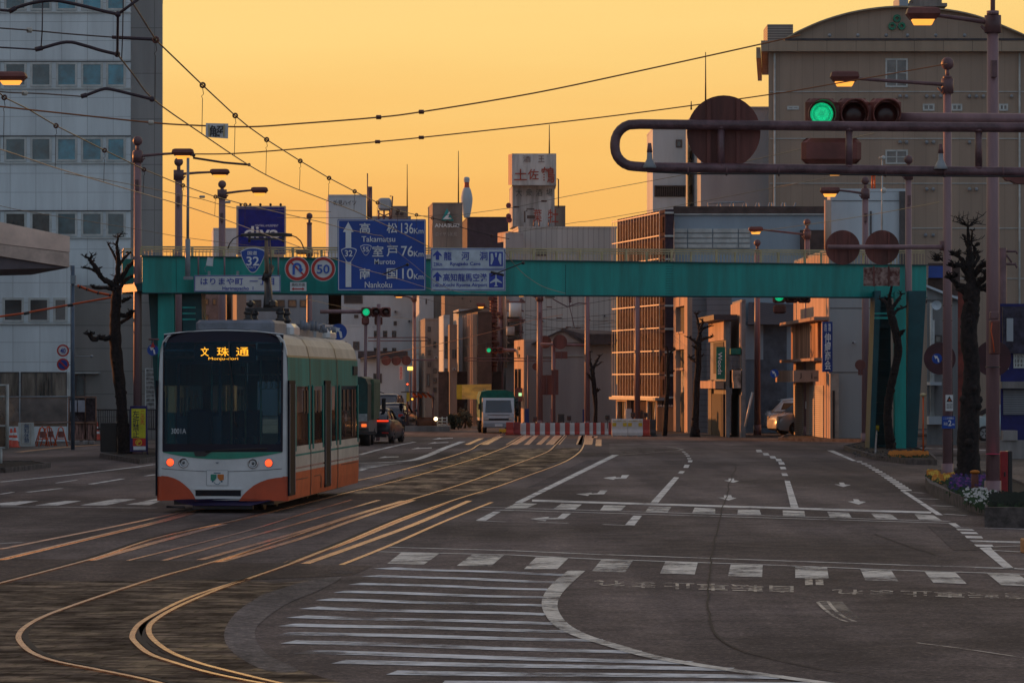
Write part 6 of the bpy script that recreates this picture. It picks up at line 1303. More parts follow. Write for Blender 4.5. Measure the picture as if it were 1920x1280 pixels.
# ---------------------------------------------------------------- pruned street trees
def limb(mb, pts, r0, r1, rnd, seg=9, knobs=True, sub=5):
    s=[tuple(p) for p in pts]; q=smooth(s,sub); n=len(q); c=[]; rr=[]
    for i,p in enumerate(q):
        t=i/(n-1); r=(r0+(r1-r0)*t**.8)*(1+rnd.uniform(-.13,.17)); j=r*.22 if 0<i<n-1 else 0
        c.append((p[0]+rnd.uniform(-j,j),p[1]+rnd.uniform(-j,j),p[2])); rr.append(r)
    mb.tube(c,rr,seg)
    if knobs:
        for k in range(max(2,n//3)):
            i=rnd.randrange(1,n-1); a=rnd.uniform(0,6.28); d=Vector((math.cos(a),math.sin(a)*.8,rnd.uniform(.0,.7))).normalized(); b=Vector(c[i])
            mb.tube([b,b+d*rr[i]*1.1,b+d*rr[i]*rnd.uniform(1.5,2.1)],[rr[i]*.55,rr[i]*.45,rr[i]*.12],6)
def twigs(mb, p, n, L_, r, rnd, up=.6):
    p=Vector(p)
    for k in range(n):
        a=rnd.uniform(0,6.28); d=Vector((math.cos(a),math.sin(a),rnd.uniform(-.2,1)*up+.2)).normalized(); l=L_*rnd.uniform(.5,1.2); b=p+d*l
        m_=p.lerp(b,.5)+Vector((rnd.uniform(-.1,.1)*l,0,rnd.uniform(-.1,.15)*l)); mb.tube([p,m_,b],[r,r*.8,r*.45],5)
        for q in range(2):
            e=m_.lerp(b,rnd.uniform(.3,1)); mb.tube([e,e+1.5*Vector((rnd.uniform(-1,1),rnd.uniform(-1,1),rnd.uniform(0,1))).normalized()*l*.3],[r*.6,r*.25],4)
def tree(label, D, trunk, limbs, seed, name='pruned_tree'):
    rnd=random.Random(seed); s=D/F; b=P(trunk[0][0],trunk[0][1],D); base=(b.x,D,0)
    t=thing(name,label,'tree',base,0,'pruned bare street trees'); kt=3 if 'thick' in label else 1
    def q(x,y,dy=0): v=P(x,y,D+dy); return (v.x,v.y,v.z)
    mb=MB(); pts=[(b.x,D,-.05)]+[q(x,y) for x,y,_ in trunk[1:]]; c=[];rr=[]
    sp=smooth([(x,y,w_) for x,y,w_ in trunk],5)
    for i,(x,y,w_) in enumerate(sp):
        r=w_*s/2*(1+rnd.uniform(-.07,.09)); v=q(x,y); c.append((v[0],v[1]+rnd.uniform(-.1,.1)*r,max(v[2],-.02) if i else -.02)); rr.append(r)
    mb.tube(c,rr,14)
    for k in range(len(sp)//2):
        i=rnd.randrange(1,len(sp)-1); a=rnd.uniform(0,6.28); d=Vector((math.cos(a),math.sin(a),rnd.uniform(-.2,.5))); mb.ball(Vector(c[i])+d*rr[i]*.8,rr[i]*rnd.uniform(.25,.5),seg=8)
    mb.build('trunk',M['bark'],t)
    mb=MB()
    for L_ in limbs:
        pt=L_[0]; w0,w1=L_[1],L_[2]; dy=rnd.uniform(-.5,.5); n=len(pt)
        limb(mb,[q(x,y,dy*i/(n-1)) for i,(x,y) in enumerate(pt)],w0*s/2,w1*s/2,rnd)
        twigs(mb,q(*pt[-1],dy),(L_[3] if len(L_)>3 else 5)*kt,w0*s*1.1,w1*s/2*.6,rnd)
        for i in range(1,n):
            twigs(mb,q(*pt[i],dy*i/(n-1)),2+2*kt,w0*s*.8,w1*s/2*.5,rnd)
    mb.build('crown',M['bark'],t); return t
tree('tall pruned tree with raised stubby limbs before the entrance block at left',117,
 [(236,857,30),(233,830,26),(230,790,22),(227,745,20),(222,700,22),(217,650,22),(216,600,20),(218,560,19),(219,540,17)],
 [([(218,545),(220,520),(222,495),(221,478),(219,462),(221,445)],14,4),([(219,540),(205,530),(190,520),(182,505),(172,492),(168,485)],13,6,8),([(190,520),(178,508),(165,503),(155,502)],7,3),([(221,495),(214,478),(207,465),(203,458)],6,3),([(222,500),(232,485),(242,475)],7,4,7),
  ([(221,530),(232,515),(241,500),(250,492),(256,488)],11,5,8),([(225,540),(236,525),(248,518),(263,514)],8,4),([(216,545),(200,540),(180,540),(172,537)],8,4),([(212,628),(200,635),(188,633),(176,637),(168,627)],10,8,7),([(226,590),(236,592),(244,588),(248,586)],9,6,5),([(228,566),(236,562),(241,560)],7,5,6),([(226,605),(238,598),(246,593)],7,5)],11)
tree('thick dark mossy tree with dense twiggy head between the two right posts',84,
 [(1816,912,60),(1817,880,46),(1815,830,41),(1818,780,38),(1821,730,35),(1822,680,31),(1817,640,32),(1818,600,33),(1822,570,30),(1824,545,28)],
 [([(1822,560),(1820,530),(1817,505),(1818,480),(1816,455),(1815,425)],30,4,5),([(1820,520),(1808,505),(1800,498),(1788,500)],14,6,8),([(1822,510),(1806,490),(1796,480),(1790,478)],12,5,8),([(1824,520),(1838,500),(1850,498)],14,7,8),([(1826,540),(1842,525),(1852,515)],14,7,8),([(1817,470),(1811,455),(1808,444)],6,3),([(1818,470),(1822,445),(1823,433)],5,3),([(1820,500),(1828,475),(1826,462)],10,5,6),([(1815,555),(1800,540),(1790,530),(1784,522)],14,6,8),([(1824,500),(1834,485),(1832,475)],9,4,6),([(1822,545),(1840,540),(1852,545)],16,8,6)],23)
tree('slender bent tree before the bridge pier',124,
 [(1672,848,20),(1668,820,18),(1664,780,16),(1668,740,15),(1676,700,15),(1684,660,15),(1680,625,15),(1672,595,15),(1668,575,13)],
 [([(1668,575),(1668,555),(1672,535)],10,4,6),([(1670,580),(1660,565),(1652,562)],8,4,7),([(1672,578),(1684,562),(1690,552)],8,4,7),([(1682,635),(1690,625),(1692,622)],8,5,5),([(1674,590),(1684,580),(1694,577)],7,4,6)],31)
tree('pollarded tree with spiky arms before the grey siding wall',160,
 [(1303,818,22),(1303,800,14),(1305,760,13),(1306,720,12),(1309,690,12),(1309,660,12),(1310,640,11)],
 [([(1310,645),(1312,625),(1310,608),(1305,590)],10,3,4),([(1309,645),(1300,638),(1292,633)],8,3,6),([(1311,640),(1322,634),(1334,632)],8,3,6),([(1311,625),(1320,615),(1330,612)],6,3,6),([(1308,680),(1300,675),(1294,671)],8,5,5),([(1308,672),(1314,668)],7,5,4),([(1312,618),(1318,605),(1316,600)],5,3,5),([(1309,655),(1300,650)],5,3)],41)
tree('thin dark tree beside the orange panel and lattice building',163,
 [(1246,818,10),(1248,790,9),(1250,750,8),(1253,720,8),(1252,690,7),(1253,665,7)],
 [([(1253,668),(1252,657),(1250,651)],5,3,6),([(1253,668),(1260,658),(1266,655)],5,3,6),([(1252,700),(1261,697)],5,3,5)],43)
tree('small pollarded tree before the white tiled house',180,
 [(1116,790,8),(1117,765,7),(1115,735,9),(1112,705,8),(1110,690,8)],
 [([(1111,692),(1106,675),(1106,660)],6,3,7),([(1112,690),(1118,678),(1124,668)],6,3,7),([(1110,712),(1104,703)],5,3,4),([(1115,735),(1121,731)],7,5,4),([(1112,690),(1120,684),(1126,680)],4,2,5)],47)
rnd=random.Random(9); mb=MB(); 
for k in range(9): twigs(mb,P(1757+rnd.uniform(-4,12),484+rnd.uniform(-6,6),99),4,.25,.012,rnd)
limb(mb,[P(1775,492,99),P(1762,484,99),P(1750,480,99)],.05,.03,rnd); mb.tube([P(1776,492,99),P(1779,600,99),Vector((P(1780,600,99).x,99,0))],[.06,.09,.12],8)
solo(mb.build('pruned_tree',M['bark']),'small bare tree half hidden behind the second post','tree')

# ---------------------------------------------------------------- vehicles
def wheel(t, x, y, r, wd=.22, rim=True):
    s=1 if x>0 else -1
    mb=MB(); mb.tube([(x-wd/2,y,r),(x-wd/2+.03,y,r),(x+wd/2-.03,y,r),(x+wd/2,y,r)],[r*.9,r,r,r*.9],22); w_=mb.build('wheel',M['black'],t,False)
    if rim:
        mb=MB(); xo=x+s*(wd/2+.004); mb.tube([(xo-.01,y,r),(xo+.005*s,y,r)],r*.66,18)
        mb.build('rim',mat('alloy',(.28,.28,.29),.35,.8),w_,False)
        mb=MB()
        for k in range(5):
            a=k*1.2566; mb.tube([(xo+s*.012,y+math.cos(a)*r*.15,r+math.sin(a)*r*.15),(xo+s*.012,y+math.cos(a)*r*.6,r+math.sin(a)*r*.6)],r*.06,5)
        mb.build('spokes',M['black'],w_,False)
def car(name,label,loc,rz,paintm,L_=4.5,W=1.78,H=1.42,prof=None,group=None,facing=False,van=False):
    """body drawn nose towards -y when facing, tail towards -y otherwise"""
    t=thing(name,label,'car' if not van else 'van',loc,rz,group)
    hw=W/2; 
    if van=='box': body=[(0,.35,1.0,1.02),(.12,.30,1.12,1.15),(.9,.25,1.2,1.3),(1.2,.25,1.22,1.8),(3.6,.25,1.22,1.85),(L_-.1,.3,1.2,1.8),(L_,.4,1.1,1.5)]
    # station list: y, lower z, belt z, half width
    if van=='mini': st=[(0,.32,.78,.78),(.08,.25,.92,.83),(.5,.2,1.02,.86),(1.1,.2,1.12,.88),(2.6,.2,1.15,.89),(3.8,.22,1.15,.88),(L_-.1,.28,1.12,.84),(L_,.35,1.0,.78)]; gh=[(.75,1.06,1.06,.74),(1.75,1.12,H-.06,.66),(2.3,1.14,H,.66),(3.6,1.14,H-.03,.66),(L_-.12,1.12,H-.2,.64),(L_-.04,1.1,1.12,.74)]
    elif van=='box': st=[(0,.35,.95,.80),(.06,.28,1.05,.84),(.4,.25,1.1,.85),(2,.25,1.15,.86),(L_-.15,.28,1.15,.86),(L_,.35,1.1,.82)]; gh=[(.15,1.08,1.1,.80),(.75,1.1,H-.06,.76),(1.3,1.12,H,.76),(L_-.5,1.13,H,.76),(L_-.1,1.12,H-.08,.74),(L_-.04,1.1,1.12,.78)]
    elif facing: st=[(0,.3,.62,.78),(.1,.22,.74,.84),(1.0,.18,.9,.88),(2.2,.18,.95,.89),(3.6,.2,.98,.89),(L_-.15,.25,.98,.84),(L_,.35,.8,.8)]; gh=[(1.0,.9,.92,.76),(1.8,.93,H-.05,.60),(2.4,.95,H,.60),(3.2,.96,H-.04,.60),(L_-.5,.97,1.0,.74)]
    else: st=[(0,.38,.78,.78),(.06,.28,1.00,.84),(.5,.2,1.02,.89),(1.4,.18,.98,.90),(2.6,.18,.95,.90),(3.5,.18,.86,.88),(L_-.15,.22,.68,.84),(L_,.3,.55,.78)]; gh=[(.12,1.0,1.02,.74),(.95,1.0,H-.08,.62),(1.7,.98,H,.60),(2.5,.96,H-.04,.60),(3.3,.9,.92,.74)]
    def loft(mb, S, fn, mi=0):
        n=None; vs=[]
        for s_ in S:
            r=fn(s_); n=len(r); vs+=r
        m=len(S); fs=[(i*n+k,i*n+k+1,(i+1)*n+k+1,(i+1)*n+k) for i in range(m-1) for k in range(n-1)]
        fs+= [tuple(range(n)), tuple(range((m-1)*n,m*n))]
        mb.add(vs,fs,mi,True)
    mb=MB()
    def sec(s_):
        y,z0,z1,w_=s_; w_=w_*hw/.9; zm=z0+(z1-z0)*.55
        return [(-w_*.9,y,z0),(-w_,y,z0+.12),(-w_*1.01,y,zm),(-w_*.95,y,z1-.04),(-w_*.86,y,z1),(0,y,z1+.03),(w_*.86,y,z1),(w_*.95,y,z1-.04),(w_*1.01,y,zm),(w_,y,z0+.12),(w_*.9,y,z0)]
    loft(mb,st,sec); mb.build('body',paintm,t,False)
    mb=MB()
    def gs(s_):
        y,z0,z1,w_=s_; w_=w_*hw/.9; wb=w_+(z1-z0)*.22
        return [(-wb,y,z0),(-w_,y,z1-.06),(-w_*.85,y,z1-.01),(0,y,z1),(w_*.85,y,z1-.01),(w_,y,z1-.06),(wb,y,z0)]
    loft(mb,gh,gs); cab=mb.build('windows' if not van else 'cabin',paintm if van else M['glassd'],t,False)
    if van:
        k=hw/.9; g0,g1=gh[0],gh[1]
        mb=MB(); lerp=lambda a,b,f:a+(b-a)*f
        p=[]; 
        for f,wd in ((.08,.96),(.88,.94)):
            y=lerp(g0[0],g1[0],f)-.02; z=lerp(g0[2],g1[2],f)+.02; w_=lerp(g0[3],g1[3],f)*k*wd; p.append((-w_,y,z)); p.append((w_,y,z))
        mb.add([p[0],p[1],p[3],p[2]],[(0,1,2,3)]); mb.build('windscreen',M['glassd'],t,False)
        for s in (-1,1):
            y0=g1[0]-.15; y1=gh[-2][0]-.15; n_=3; zb_=g1[1]+.10; zt_=gh[2][2]-.22
            for q in range(n_):
                a=y0+(y1-y0)*q/n_+.04; b=y0+(y1-y0)*(q+1)/n_-.04; wl=(gh[2][3]+.22*(gh[2][2]-.06-zb_))*k+.012; wt=(gh[2][3]+.22*(gh[2][2]-.06-zt_))*k+.012
                mb=MB(); mb.add([(s*wl,a,zb_),(s*wl,b,zb_),(s*wt,b,zt_),(s*wt,a+(.15 if q==0 else 0),zt_)],[(0,1,2,3)]); mb.build('side_window',M['glassd'],t,False)
    mb=MB(); rs=[g_ for g_ in gh if g_[2]-g_[1]>.25]
    loft(mb,[(y,z1-.03,z1+.015,w_) for y,z0,z1,w_ in rs],lambda s_:[(-s_[3]*hw/.9*.96,s_[0],s_[1]),(-s_[3]*hw/.9*.85,s_[0],s_[2]),(0,s_[0],s_[2]+.02),(s_[3]*hw/.9*.85,s_[0],s_[2]),(s_[3]*hw/.9*.96,s_[0],s_[1])]); mb.build('roof',paintm,t,False)
    mb=MB()
    for s in (-1,1):
        for g0,g1 in zip(gh[:-1],gh[1:]):
            a=Vector((s*(g0[3]*hw/.9+.0),g0[0],g0[2]-.05)); b=Vector((s*(g1[3]*hw/.9),g1[0],g1[2]-.05)); mb.tube([a,b],.03,5)
        k=gh[len(gh)//2]; mb.tube([(s*(k[3]*hw/.9+.005),k[0],k[2]-.05),(s*((k[3]+(k[2]-k[1])*.22)*hw/.9+.01),k[0],k[1])],.03,5)
    mb.build('window_pillars',paintm,t,False)
    r=.31 if van!='mini' else .33
    for s in (-1,1):
        for y in (.85,L_-.85): wheel(t,s*(hw-.1),y,r)
    for s in (-1,1):
        mb=MB(); my=(L_-1.75) if not facing and not van else 1.35; mb.bbox(s*(hw+.12)-.1,s*(hw+.12)+.1,my-.06,my+.06,1.0,1.14,.03); mb.build('mirror',paintm,t,False)
    return t,hw
blk=mat('car_black',(.012,.013,.02),.3,coat=.35,var=.1)
cpos=G(716,831); 
t,hw=car('sedan','black hatchback sedan with a red tail light bar beside the dark truck',(-5.95,143,0),-R(5.8),blk,L_=4.6,W=1.80,H=1.46)
mb=MB(); mb.bbox(-.78,.78,-.03,.04,.92,.985,.015); mb.build('light_bar',mat('tail_glow2',(1,.05,.02),.3,emit=(1,.05,.015),es=1.1),t,False)
mb=MB(); mb.bbox(-.78,-.5,-.03,.03,.42,.48,.01); mb.bbox(.5,.78,-.03,.03,.42,.48,.01); mb.build('reflectors',M['red'],t,False)
mb=MB(); mb.bbox(-.17,.17,-.04,.0,.66,.82,.01); mb.build('number_plate',M['grey'],t,False)
mb=MB(); mb.bbox(-.7,.7,-.05,.1,.27,.40,.02); mb.build('diffuser',M['black'],t,False)
t,hw=car('dark_car','dark saloon queued beyond the black sedan',(P(738,0,185).x,178,0),-R(9),mat('car_blue',(.02,.03,.05),.2,coat=1),L_=4.4,W=1.7,H=1.46)
for s in (-1,1): mb=MB(); mb.bbox(s*.62-.12,s*.62+.12,-.03,.03,.75,.9,.01); mb.build('tail_light',M['red'],t,False)
t,hw=car('dark_van','tall dark wagon queued left of the dark saloon',(P(716,0,196).x,196,0),-R(6),mat('car_blue',(.02,.03,.05)),L_=4.4,W=1.75,H=1.85,van='mini')
white=mat('car_white',(.60,.61,.62),.25,coat=.8,var=.04)
t,hw=car('minivan','white minivan parked nose out beside the corner shop',(P(1449,0,166).x,166,0),R(-72),white,L_=4.6,W=1.7,H=1.80,van='mini',facing=True)
for s in (-1,1): mb=MB(); mb.bbox(s*.62-.14,s*.62+.14,.0,.3,.72,.92,.03); mb.build('headlight',mat('lamp_clear',(.5,.45,.4),.1,coat=1),t,False)
t,hw=car('box_van','white box van parked behind the minivan in the yard',(P(1440,0,170).x,171.5,0),R(-86),white,L_=4.2,W=1.7,H=1.75,van='box',facing=True)
# truck facing the camera
def front_truck():
    D=171; s=1.0; x=P(935,0,D).x
    t=thing('delivery_truck','white cab truck with green canvas top facing the camera by the barriers','truck',(x,D,0),R(3),None)
    M['cabw']=mat('cab_white',(.50,.51,.53),.35,coat=.5,var=.05)
    W=.70; mb=MB()
    prof_=[(0,.32),(-.02,.55),(.0,.95),(.03,1.0),(.28,1.62),(.36,1.68),(1.2,1.70),(1.3,1.6),(1.3,.32)]
    mb.prism([(-W,y,z) for y,z in prof_],(2*W,0,0)); mb.build('cab',M['cabw'],t,False)
    mb=MB(); mb.hexa([(-.60,.0,1.0),(.60,.0,1.0),(.60,.1,.98),(-.60,.1,.98),(-.55,.24,1.58),(.55,.24,1.58),(.55,.3,1.56),(-.55,.3,1.56)]); mb.build('windscreen',M['glassd'],t,False)
    mb=MB()
    for s_ in (-1,1): mb.hexa([(s_*W-.004,.15,1.02),(s_*W+.008,.15,1.02),(s_*W+.008,1.1,1.02),(s_*W-.004,1.1,1.02),(s_*W-.004,.32,1.5),(s_*W+.008,.32,1.5),(s_*W+.008,1.1,1.5),(s_*W-.004,1.1,1.5)])
    mb.build('side_windows',M['glassd'],t,False)
    mb=MB(); mb.bbox(-.55,.55,-.04,.0,.62,.72,.01); mb.bbox(-.5,.5,-.035,.0,.88,.9,.005); mb.build('grille',M['dark'],t,False)
    mb=MB(); mb.bbox(-W-.01,W+.01,-.08,.12,.28,.5,.03); mb.build('bumper',M['grey'],t,False)
    for s_ in (-1,1):
        mb=MB(); mb.bbox(s_*.55-.12,s_*.55+.12,-.05,.02,.62,.78,.03); mb.build('headlight',mat('lamp_clear',(.5,.45,.4)),t,False)
        mb=MB(); mb.tube([(s_*W,.1,1.4),(s_*(W+.16),-.05,1.38)],.015,5); mb.bbox(s_*(W+.16)-.06,s_*(W+.16)+.06,-.1,-.05,1.15,1.42,.02); mb.build('mirror',M['black'],t,False)
    mb=MB(); mb.bbox(-.17,.17,-.1,-.08,.33,.45,.005); mb.build('number_plate',M['signwhite'],t,False)
    cg=mat('canvas_green',(.0,.12,.08),.8,var=.2,vs=3,bump=.4,bs=5)
    mb=MB(); mb.prism([(x_,1.36,z) for x_,z in ((-.78,.75),(.78,.75),(.80,1.7),(.72,1.98),(.4,2.06),(-.4,2.06),(-.72,1.98),(-.80,1.7))],(0,3.2,0)); mb.build('canvas_top',cg,t,False)
    mb=MB(); mb.box(-.8,.8,1.35,4.6,.6,.74); mb.box(-.3,.3,.2,4.4,.38,.5); mb.build('flatbed',M['grey'],t,False)
    mb=MB()
    for z in (1.0,1.25,1.5):
        mb.tube([(.95,1.5,z),(.95,3.5,z)],.03,6)
    for y in (1.6,2.5,3.4): mb.tube([(.95,y,.8),(.95,y,1.7)],.03,6)
    mb.build('side_rack',M['blackm'],t,False)
    for s_ in (-1,1):
        wheel(t,s_*.62,.55,.30,.2); wheel(t,s_*.62,3.6,.30,.3)
    return t
t=front_truck(); t.scale=(1.12,1.12,1.05)
# dark green truck beyond the tram, seen from behind
D=137; x=P(677,0,D).x; t=thing('dump_truck','dark green high sided truck from behind between tram and black sedan','truck',(x,D,0),R(-1))
dg=mat('truck_green',(.005,.05,.045),.55,var=.25,vs=2)
mb=MB(); mb.prism([(x_,0,z) for x_,z in ((-1.1,1.05),(.26,1.05),(.27,2.5),(.18,2.72),(.0,2.8),(-1.0,2.8))],(0,5.2,0)); mb.build('cargo_box',dg,t,False)
mb=MB(); mb.prism([(x_,2.6,z) for x_,z in ((.24,1.05),(.36,1.05),(.37,2.55),(.34,2.68),(.24,2.7))],(0,4.6,0)); mb.build('canvas_side',mat('canvas_olive',(.07,.12,.07),.8,var=.2,bump=.3,bs=6),t,False)
mb=MB(); mb.box(-1.1,.30,.02,7.0,.72,1.04); mb.box(-.7,.3,.2,7,.45,.72); mb.build('chassis',mat('truck_grey',(.14,.15,.15),.6),t,False)
mb=MB(); mb.bbox(-1.1,.25,-.06,.02,.98,1.3,.02); mb.build('tailgate',mat('truck_pale',(.30,.33,.33),.5,var=.2,vs=8),t,False)
mb=MB(); mb.bbox(.02,.22,-.09,-.03,.78,.9,.01); mb.build('tail_light',mat('tail_amber',(1,.2,.03),.3,emit=(1,.16,.03),es=1.0),t,False)
mb=MB(); mb.bbox(-.6,.6,-.05,.0,.45,.6,.02); mb.build('rear_bumper',M['blackm'],t,False)
wheel(t,.1,1.2,.42,.4,False); wheel(t,.14,3.8,.42,.3); wheel(t,-.8,1.2,.42,.4,False)
mb=MB(); mb.tube([(.25,7.0,2.2),(.55,6.9,2.1)],.02,5); mb.bbox(.45,.62,6.8,6.88,1.35,1.9,.03); mb.build('mirror',M['black'],t,False)
mb=MB(); mb.bbox(-1.0,.28,5.3,7.0,.9,2.5,.1); mb.build('cab',dg,t,False)

# ---------------------------------------------------------------- barriers and road works
def barrier(color, label, x, y, rz, w_=.27, name='barrier', cat='barrier', group='small red and white barriers'):
    t=thing(name,label,cat,(x,y,0),rz,group)
    pr=[(-.20,0),(-.20,.07),(-.11,.16),(-.07,.52),(-.05,.58),(.05,.58),(.07,.52),(.11,.16),(.20,.07),(.20,0)]
    mb=MB(); mb.prism([(-w_/2,y_,z) for y_,z in pr],(w_,0,0)); mb.build('block',color,t,False)
    mb=MB(); mb.tube([(0,-.0,.58),(0,0,.62)],.03,8); mb.build('cap',M['blackm'],t,False)
    return t
bred=mat('barrier_red',(.42,.03,.015),.4,var=.12); bwht=mat('barrier_white',(.58,.56,.53),.4,var=.08)
br=None; bw=None; D=166.5; xs=[978,984,993,1002,1012,1021,1031,1040,1049,1059,1067,1077,1086,1096,1104,1109,1117,1125,1132,1139,1146]
ordw=['first','second','third','fourth','fifth','sixth','seventh','eighth','ninth','tenth']
nr=nw=0
for i in range(20):
    cx_=(xs[i]+xs[i+1])/2; dd=D+ i*.06; x=(cx_-CX)/F*dd; wpx=(xs[i+1]-xs[i])*dd/F
    if i%2==0:
        lab='white barrier block, %s white one counted from the truck'%ordw[nw]; nw+=1
        if bw is None: bw=barrier(bwht,lab,x,dd,0)
        else: o=dup(bw,(x,dd,0),lab)
    else:
        lab='red barrier block, %s red one counted from the truck'%ordw[nr]; nr+=1
        if br is None: br=barrier(bred,lab,x,dd,0)
        else: o=dup(br,(x,dd,0),lab)
def jersey(label,px0,px1,yt,yb,m,D,marks=True):
    a=P(px0,yb,D); b=P(px1,yt,D); wd=b.x-a.x; h=b.z; t=thing('water_barrier',label,'barrier',((a.x+b.x)/2,D,0),0,'water filled barriers')
    mb=MB(); mb.prism([(-wd/2,y_,z*h) for y_,z in ((-.25,.06),(-.25,.22),(-.12,.42),(-.10,.93),(-.07,1),(.07,1),(.1,.93),(.12,.42),(.25,.22),(.25,.06))],(wd,0,0)); mb.build('body',m,t,False)
    mb=MB(); 
    for s_ in (-.3,.3): mb.bbox(s_*wd-.12,s_*wd+.12,-.2,.2,0,.06,.01)
    mb.build('feet',m,t,False)
    if marks:
        yl=M['yellow']
        for s_ in (-.34,.34): mb=MB(); mb.bbox(s_*wd-.09,s_*wd+.09,-.135,-.115,h*.58,h*.78,.005); mb.build('reflector',yl,t,False)
        mb=MB(); mb.box(-wd*.42,wd*.42,-.128,-.110,h*.36,h*.39); mb.box(-wd*.15,wd*.15,-.125,-.09,h*.88,h*.91); mb.box(-wd*.42,-wd*.25,-.125,-.09,h*.88,h*.91); mb.box(wd*.25,wd*.42,-.125,-.09,h*.88,h*.91); mb.build('stripe',yl,t,False)
    return t
jersey('white water filled barrier joining the end of the red and white row',1147,1176,785,818,bwht,162)
jersey('white water filled barrier next to the red one',1176.5,1205,785,818,bwht,162)
jersey('red water filled barrier right of the two white ones',1205.5,1218,786,818,bred,162,False)
jersey('black water filled barrier ending the barrier row on the right',1218.5,1229.5,786,817,M['blackm'],162.5,False)
jersey('bright red barrier in front of the truck corner',949,963,791,814,bred,166,False); jersey('darker red barrier left of the red and white row',963.5,975,791,814,mat('barrier_red2',(.25,.015,.015),.45),166.2,False)
t=thing('work_cart','small yellow black cart before the truck bumper','cart',P(944,812,167)); mb=MB(); board(mb,936,804,953,810,167,.3); mb.build('tray',M['yellow'],t); mb=MB()
for x_ in (939,950): mb.disc(x_,811,166.8,2.2,.06,14)
mb.build('wheels',M['black'],t)
for i,(px,py) in enumerate(((1003,785),(1067,783),(1139,782),(1186.5,777),(1210,777))):
    lab='small black warning beacon over the barriers, '+['first from the truck','second from the truck','third, nearest the white barriers','on the white barrier','over the red barrier'][i]
    Dd=167.5 if i<3 else 162.6; t=thing('beacon',lab,'beacon',P(px,790,Dd),0,'black warning beacons'); mb=MB(); a=P(px-4,py+5,Dd);b=P(px+4,py-4,Dd); mb.bbox(a.x,b.x,Dd-.08,Dd+.08,a.z,b.z,.02); mb.build('housing',M['blackm'],t)
    mb=MB(); mb.disc(px,py+.5,Dd-.1,2.4,.018,14); mb.build('lens',M['lens_off'],t); mb=MB(); mb.tube([P(px,py+5,Dd),Vector((P(px,0,Dd).x,Dd,0))],.02,6); mb.build('stem',M['blackm'],t)
for px,y0,lab in ((988,766,'deep blue panel box behind the first barriers'),(1034,766,'deep blue post box behind the middle barriers'),(1094,767,'thin blue post behind the last barriers')):
    mb=MB(); w_=4 if px==988 else 1.6; board(mb,px-w_,y0,px+w_,801,183,.3); mb.box(P(px-w_,0,183).x,P(px+w_,0,183).x,183,183.2,0,.2); solo(mb.build('blue_post',mat('post_blue',(.01,.03,.16),.5)),lab,'post')
mb=MB(); board(mb,1046,776,1058,800,178,.3); mb.box(P(1046,0,178).x,P(1058,0,178).x,178,178.3,0,.3); solo(mb.build('utility_box',M['blackm']),'black box behind the barriers below the brown boards','box')
mb=MB(); board(mb,1232,762,1263,808,165,.12); t=thing('site_panel','sunlit orange wooden panel beside the thin dark tree','panel',P(1247,808,165)); mb.build('panel',mat('panel_orange',(.50,.20,.08),.6,var=.25,vs=2,streak=True),t)
mb=MB()
for k in range(6): mb.ball(P(1235+k*5,761.5,165),.07)
mb.build('studs',M['litw'],t)

# tram stop island beyond
t=thing('tram_stop','low tram stop shelter with curved dark roof and slatted fence','tram stop',(P(795,0,178).x,178,0))
mb=MB(); a=P(760,0,178);b=P(843,0,178); mb.box(a.x,b.x,177,181,0,.28); mb.build('platform',M['conc'],t)
mb=MB(); pts=[(752,734),(775,733),(800,735),(812,742),(816,748)]; 
for (x0,y0),(x1,y1) in zip(pts[:-1],pts[1:]): mb.hexa([P(x0,y0+2,178),P(x1,y1+2,178),P(x1,y1+2,181),P(x0,y0+2,181),P(x0,y0,178),P(x1,y1,178),P(x1,y1,181),P(x0,y0,181)])
mb.build('roof',M['dkbr'],t)
mb=MB()
for x_ in (781,790,799,808): mb.tube([P(x_-7,736,178.2),P(x_+1,745,178.2)],.07,5)
mb.build('roof_ribs',M['orange'],t)
for x_,y_ in ((764,790),(784,790),(812,790)): mb=MB(); mb.tube([P(x_,735,178.5),P(x_,798,178.5)],.05,6); mb.build('post',M['pole2'],t)
mb=MB()
for k in range(20): mb.tube([P(783+k*1.9,783,178.3),P(783+k*1.9,802,178.3)],.025,5)
mb.tube([P(782,783,178.3),P(820,783,178.3)],.03,5); mb.build('fence',mat('fence_copper',(.14,.05,.025),.5,.3),t)
mb=MB()
for y_ in (784,790,796): mb.tube([P(820,y_,178),P(838,y_,178)],.03,5)
for x_ in (820,829,838): mb.tube([P(x_,781,178),P(x_,802,178)],.03,5)
mb.build('handrail',M['frame'],t)
mb=MB(); board(mb,762,736,768,752,177.8,.15); mb.build('stop_sign_box',M['yellow'],t)
mb=MB(); mb.ball(P(817,785,177.5),.1); mb.build('reflector_lamp',mat('lamp_white',(1,.8,.5),.3,emit=(1,.7,.35),es=5),t)
t=thing('street_lantern','small glowing amber lantern above the tram stop','street lamp',(P(769,0,186).x,186,0)); mb=MB(); mb.tube([(P(769,0,186).x,186,0),P(769,694,186)],.05,6); mb.build('pole',M['pole2'],t); mb=MB(); a=P(764,694,186);b=P(774,687,186); mb.bbox(a.x,b.x,185.9,186.2,a.z,b.z,.03); mb.build('lantern',mat('lantern_glow',(1,.7,.2),.3,emit=(1,.58,.10),es=2.2),t)
for px,py,c in ((764,720,(1,.12,.05)),(773,748,(1,.5,.05))):
    t=thing('small_light','red lamp by the tram stop pole' if py<730 else 'amber lamp under the tram stop roof','light',P(px,py,177)); mb=MB(); mb.ball(P(px,py,177),.055); mb.build('bulb',mat('small_glow%d'%py,c,.3,emit=c,es=1.6),t); mb=MB(); a=P(px,py,177.1); mb.bbox(a.x-.08,a.x+.08,177.1,177.2,a.z-.08,a.z+.08,.01); mb.build('case',M['blackm'],t)
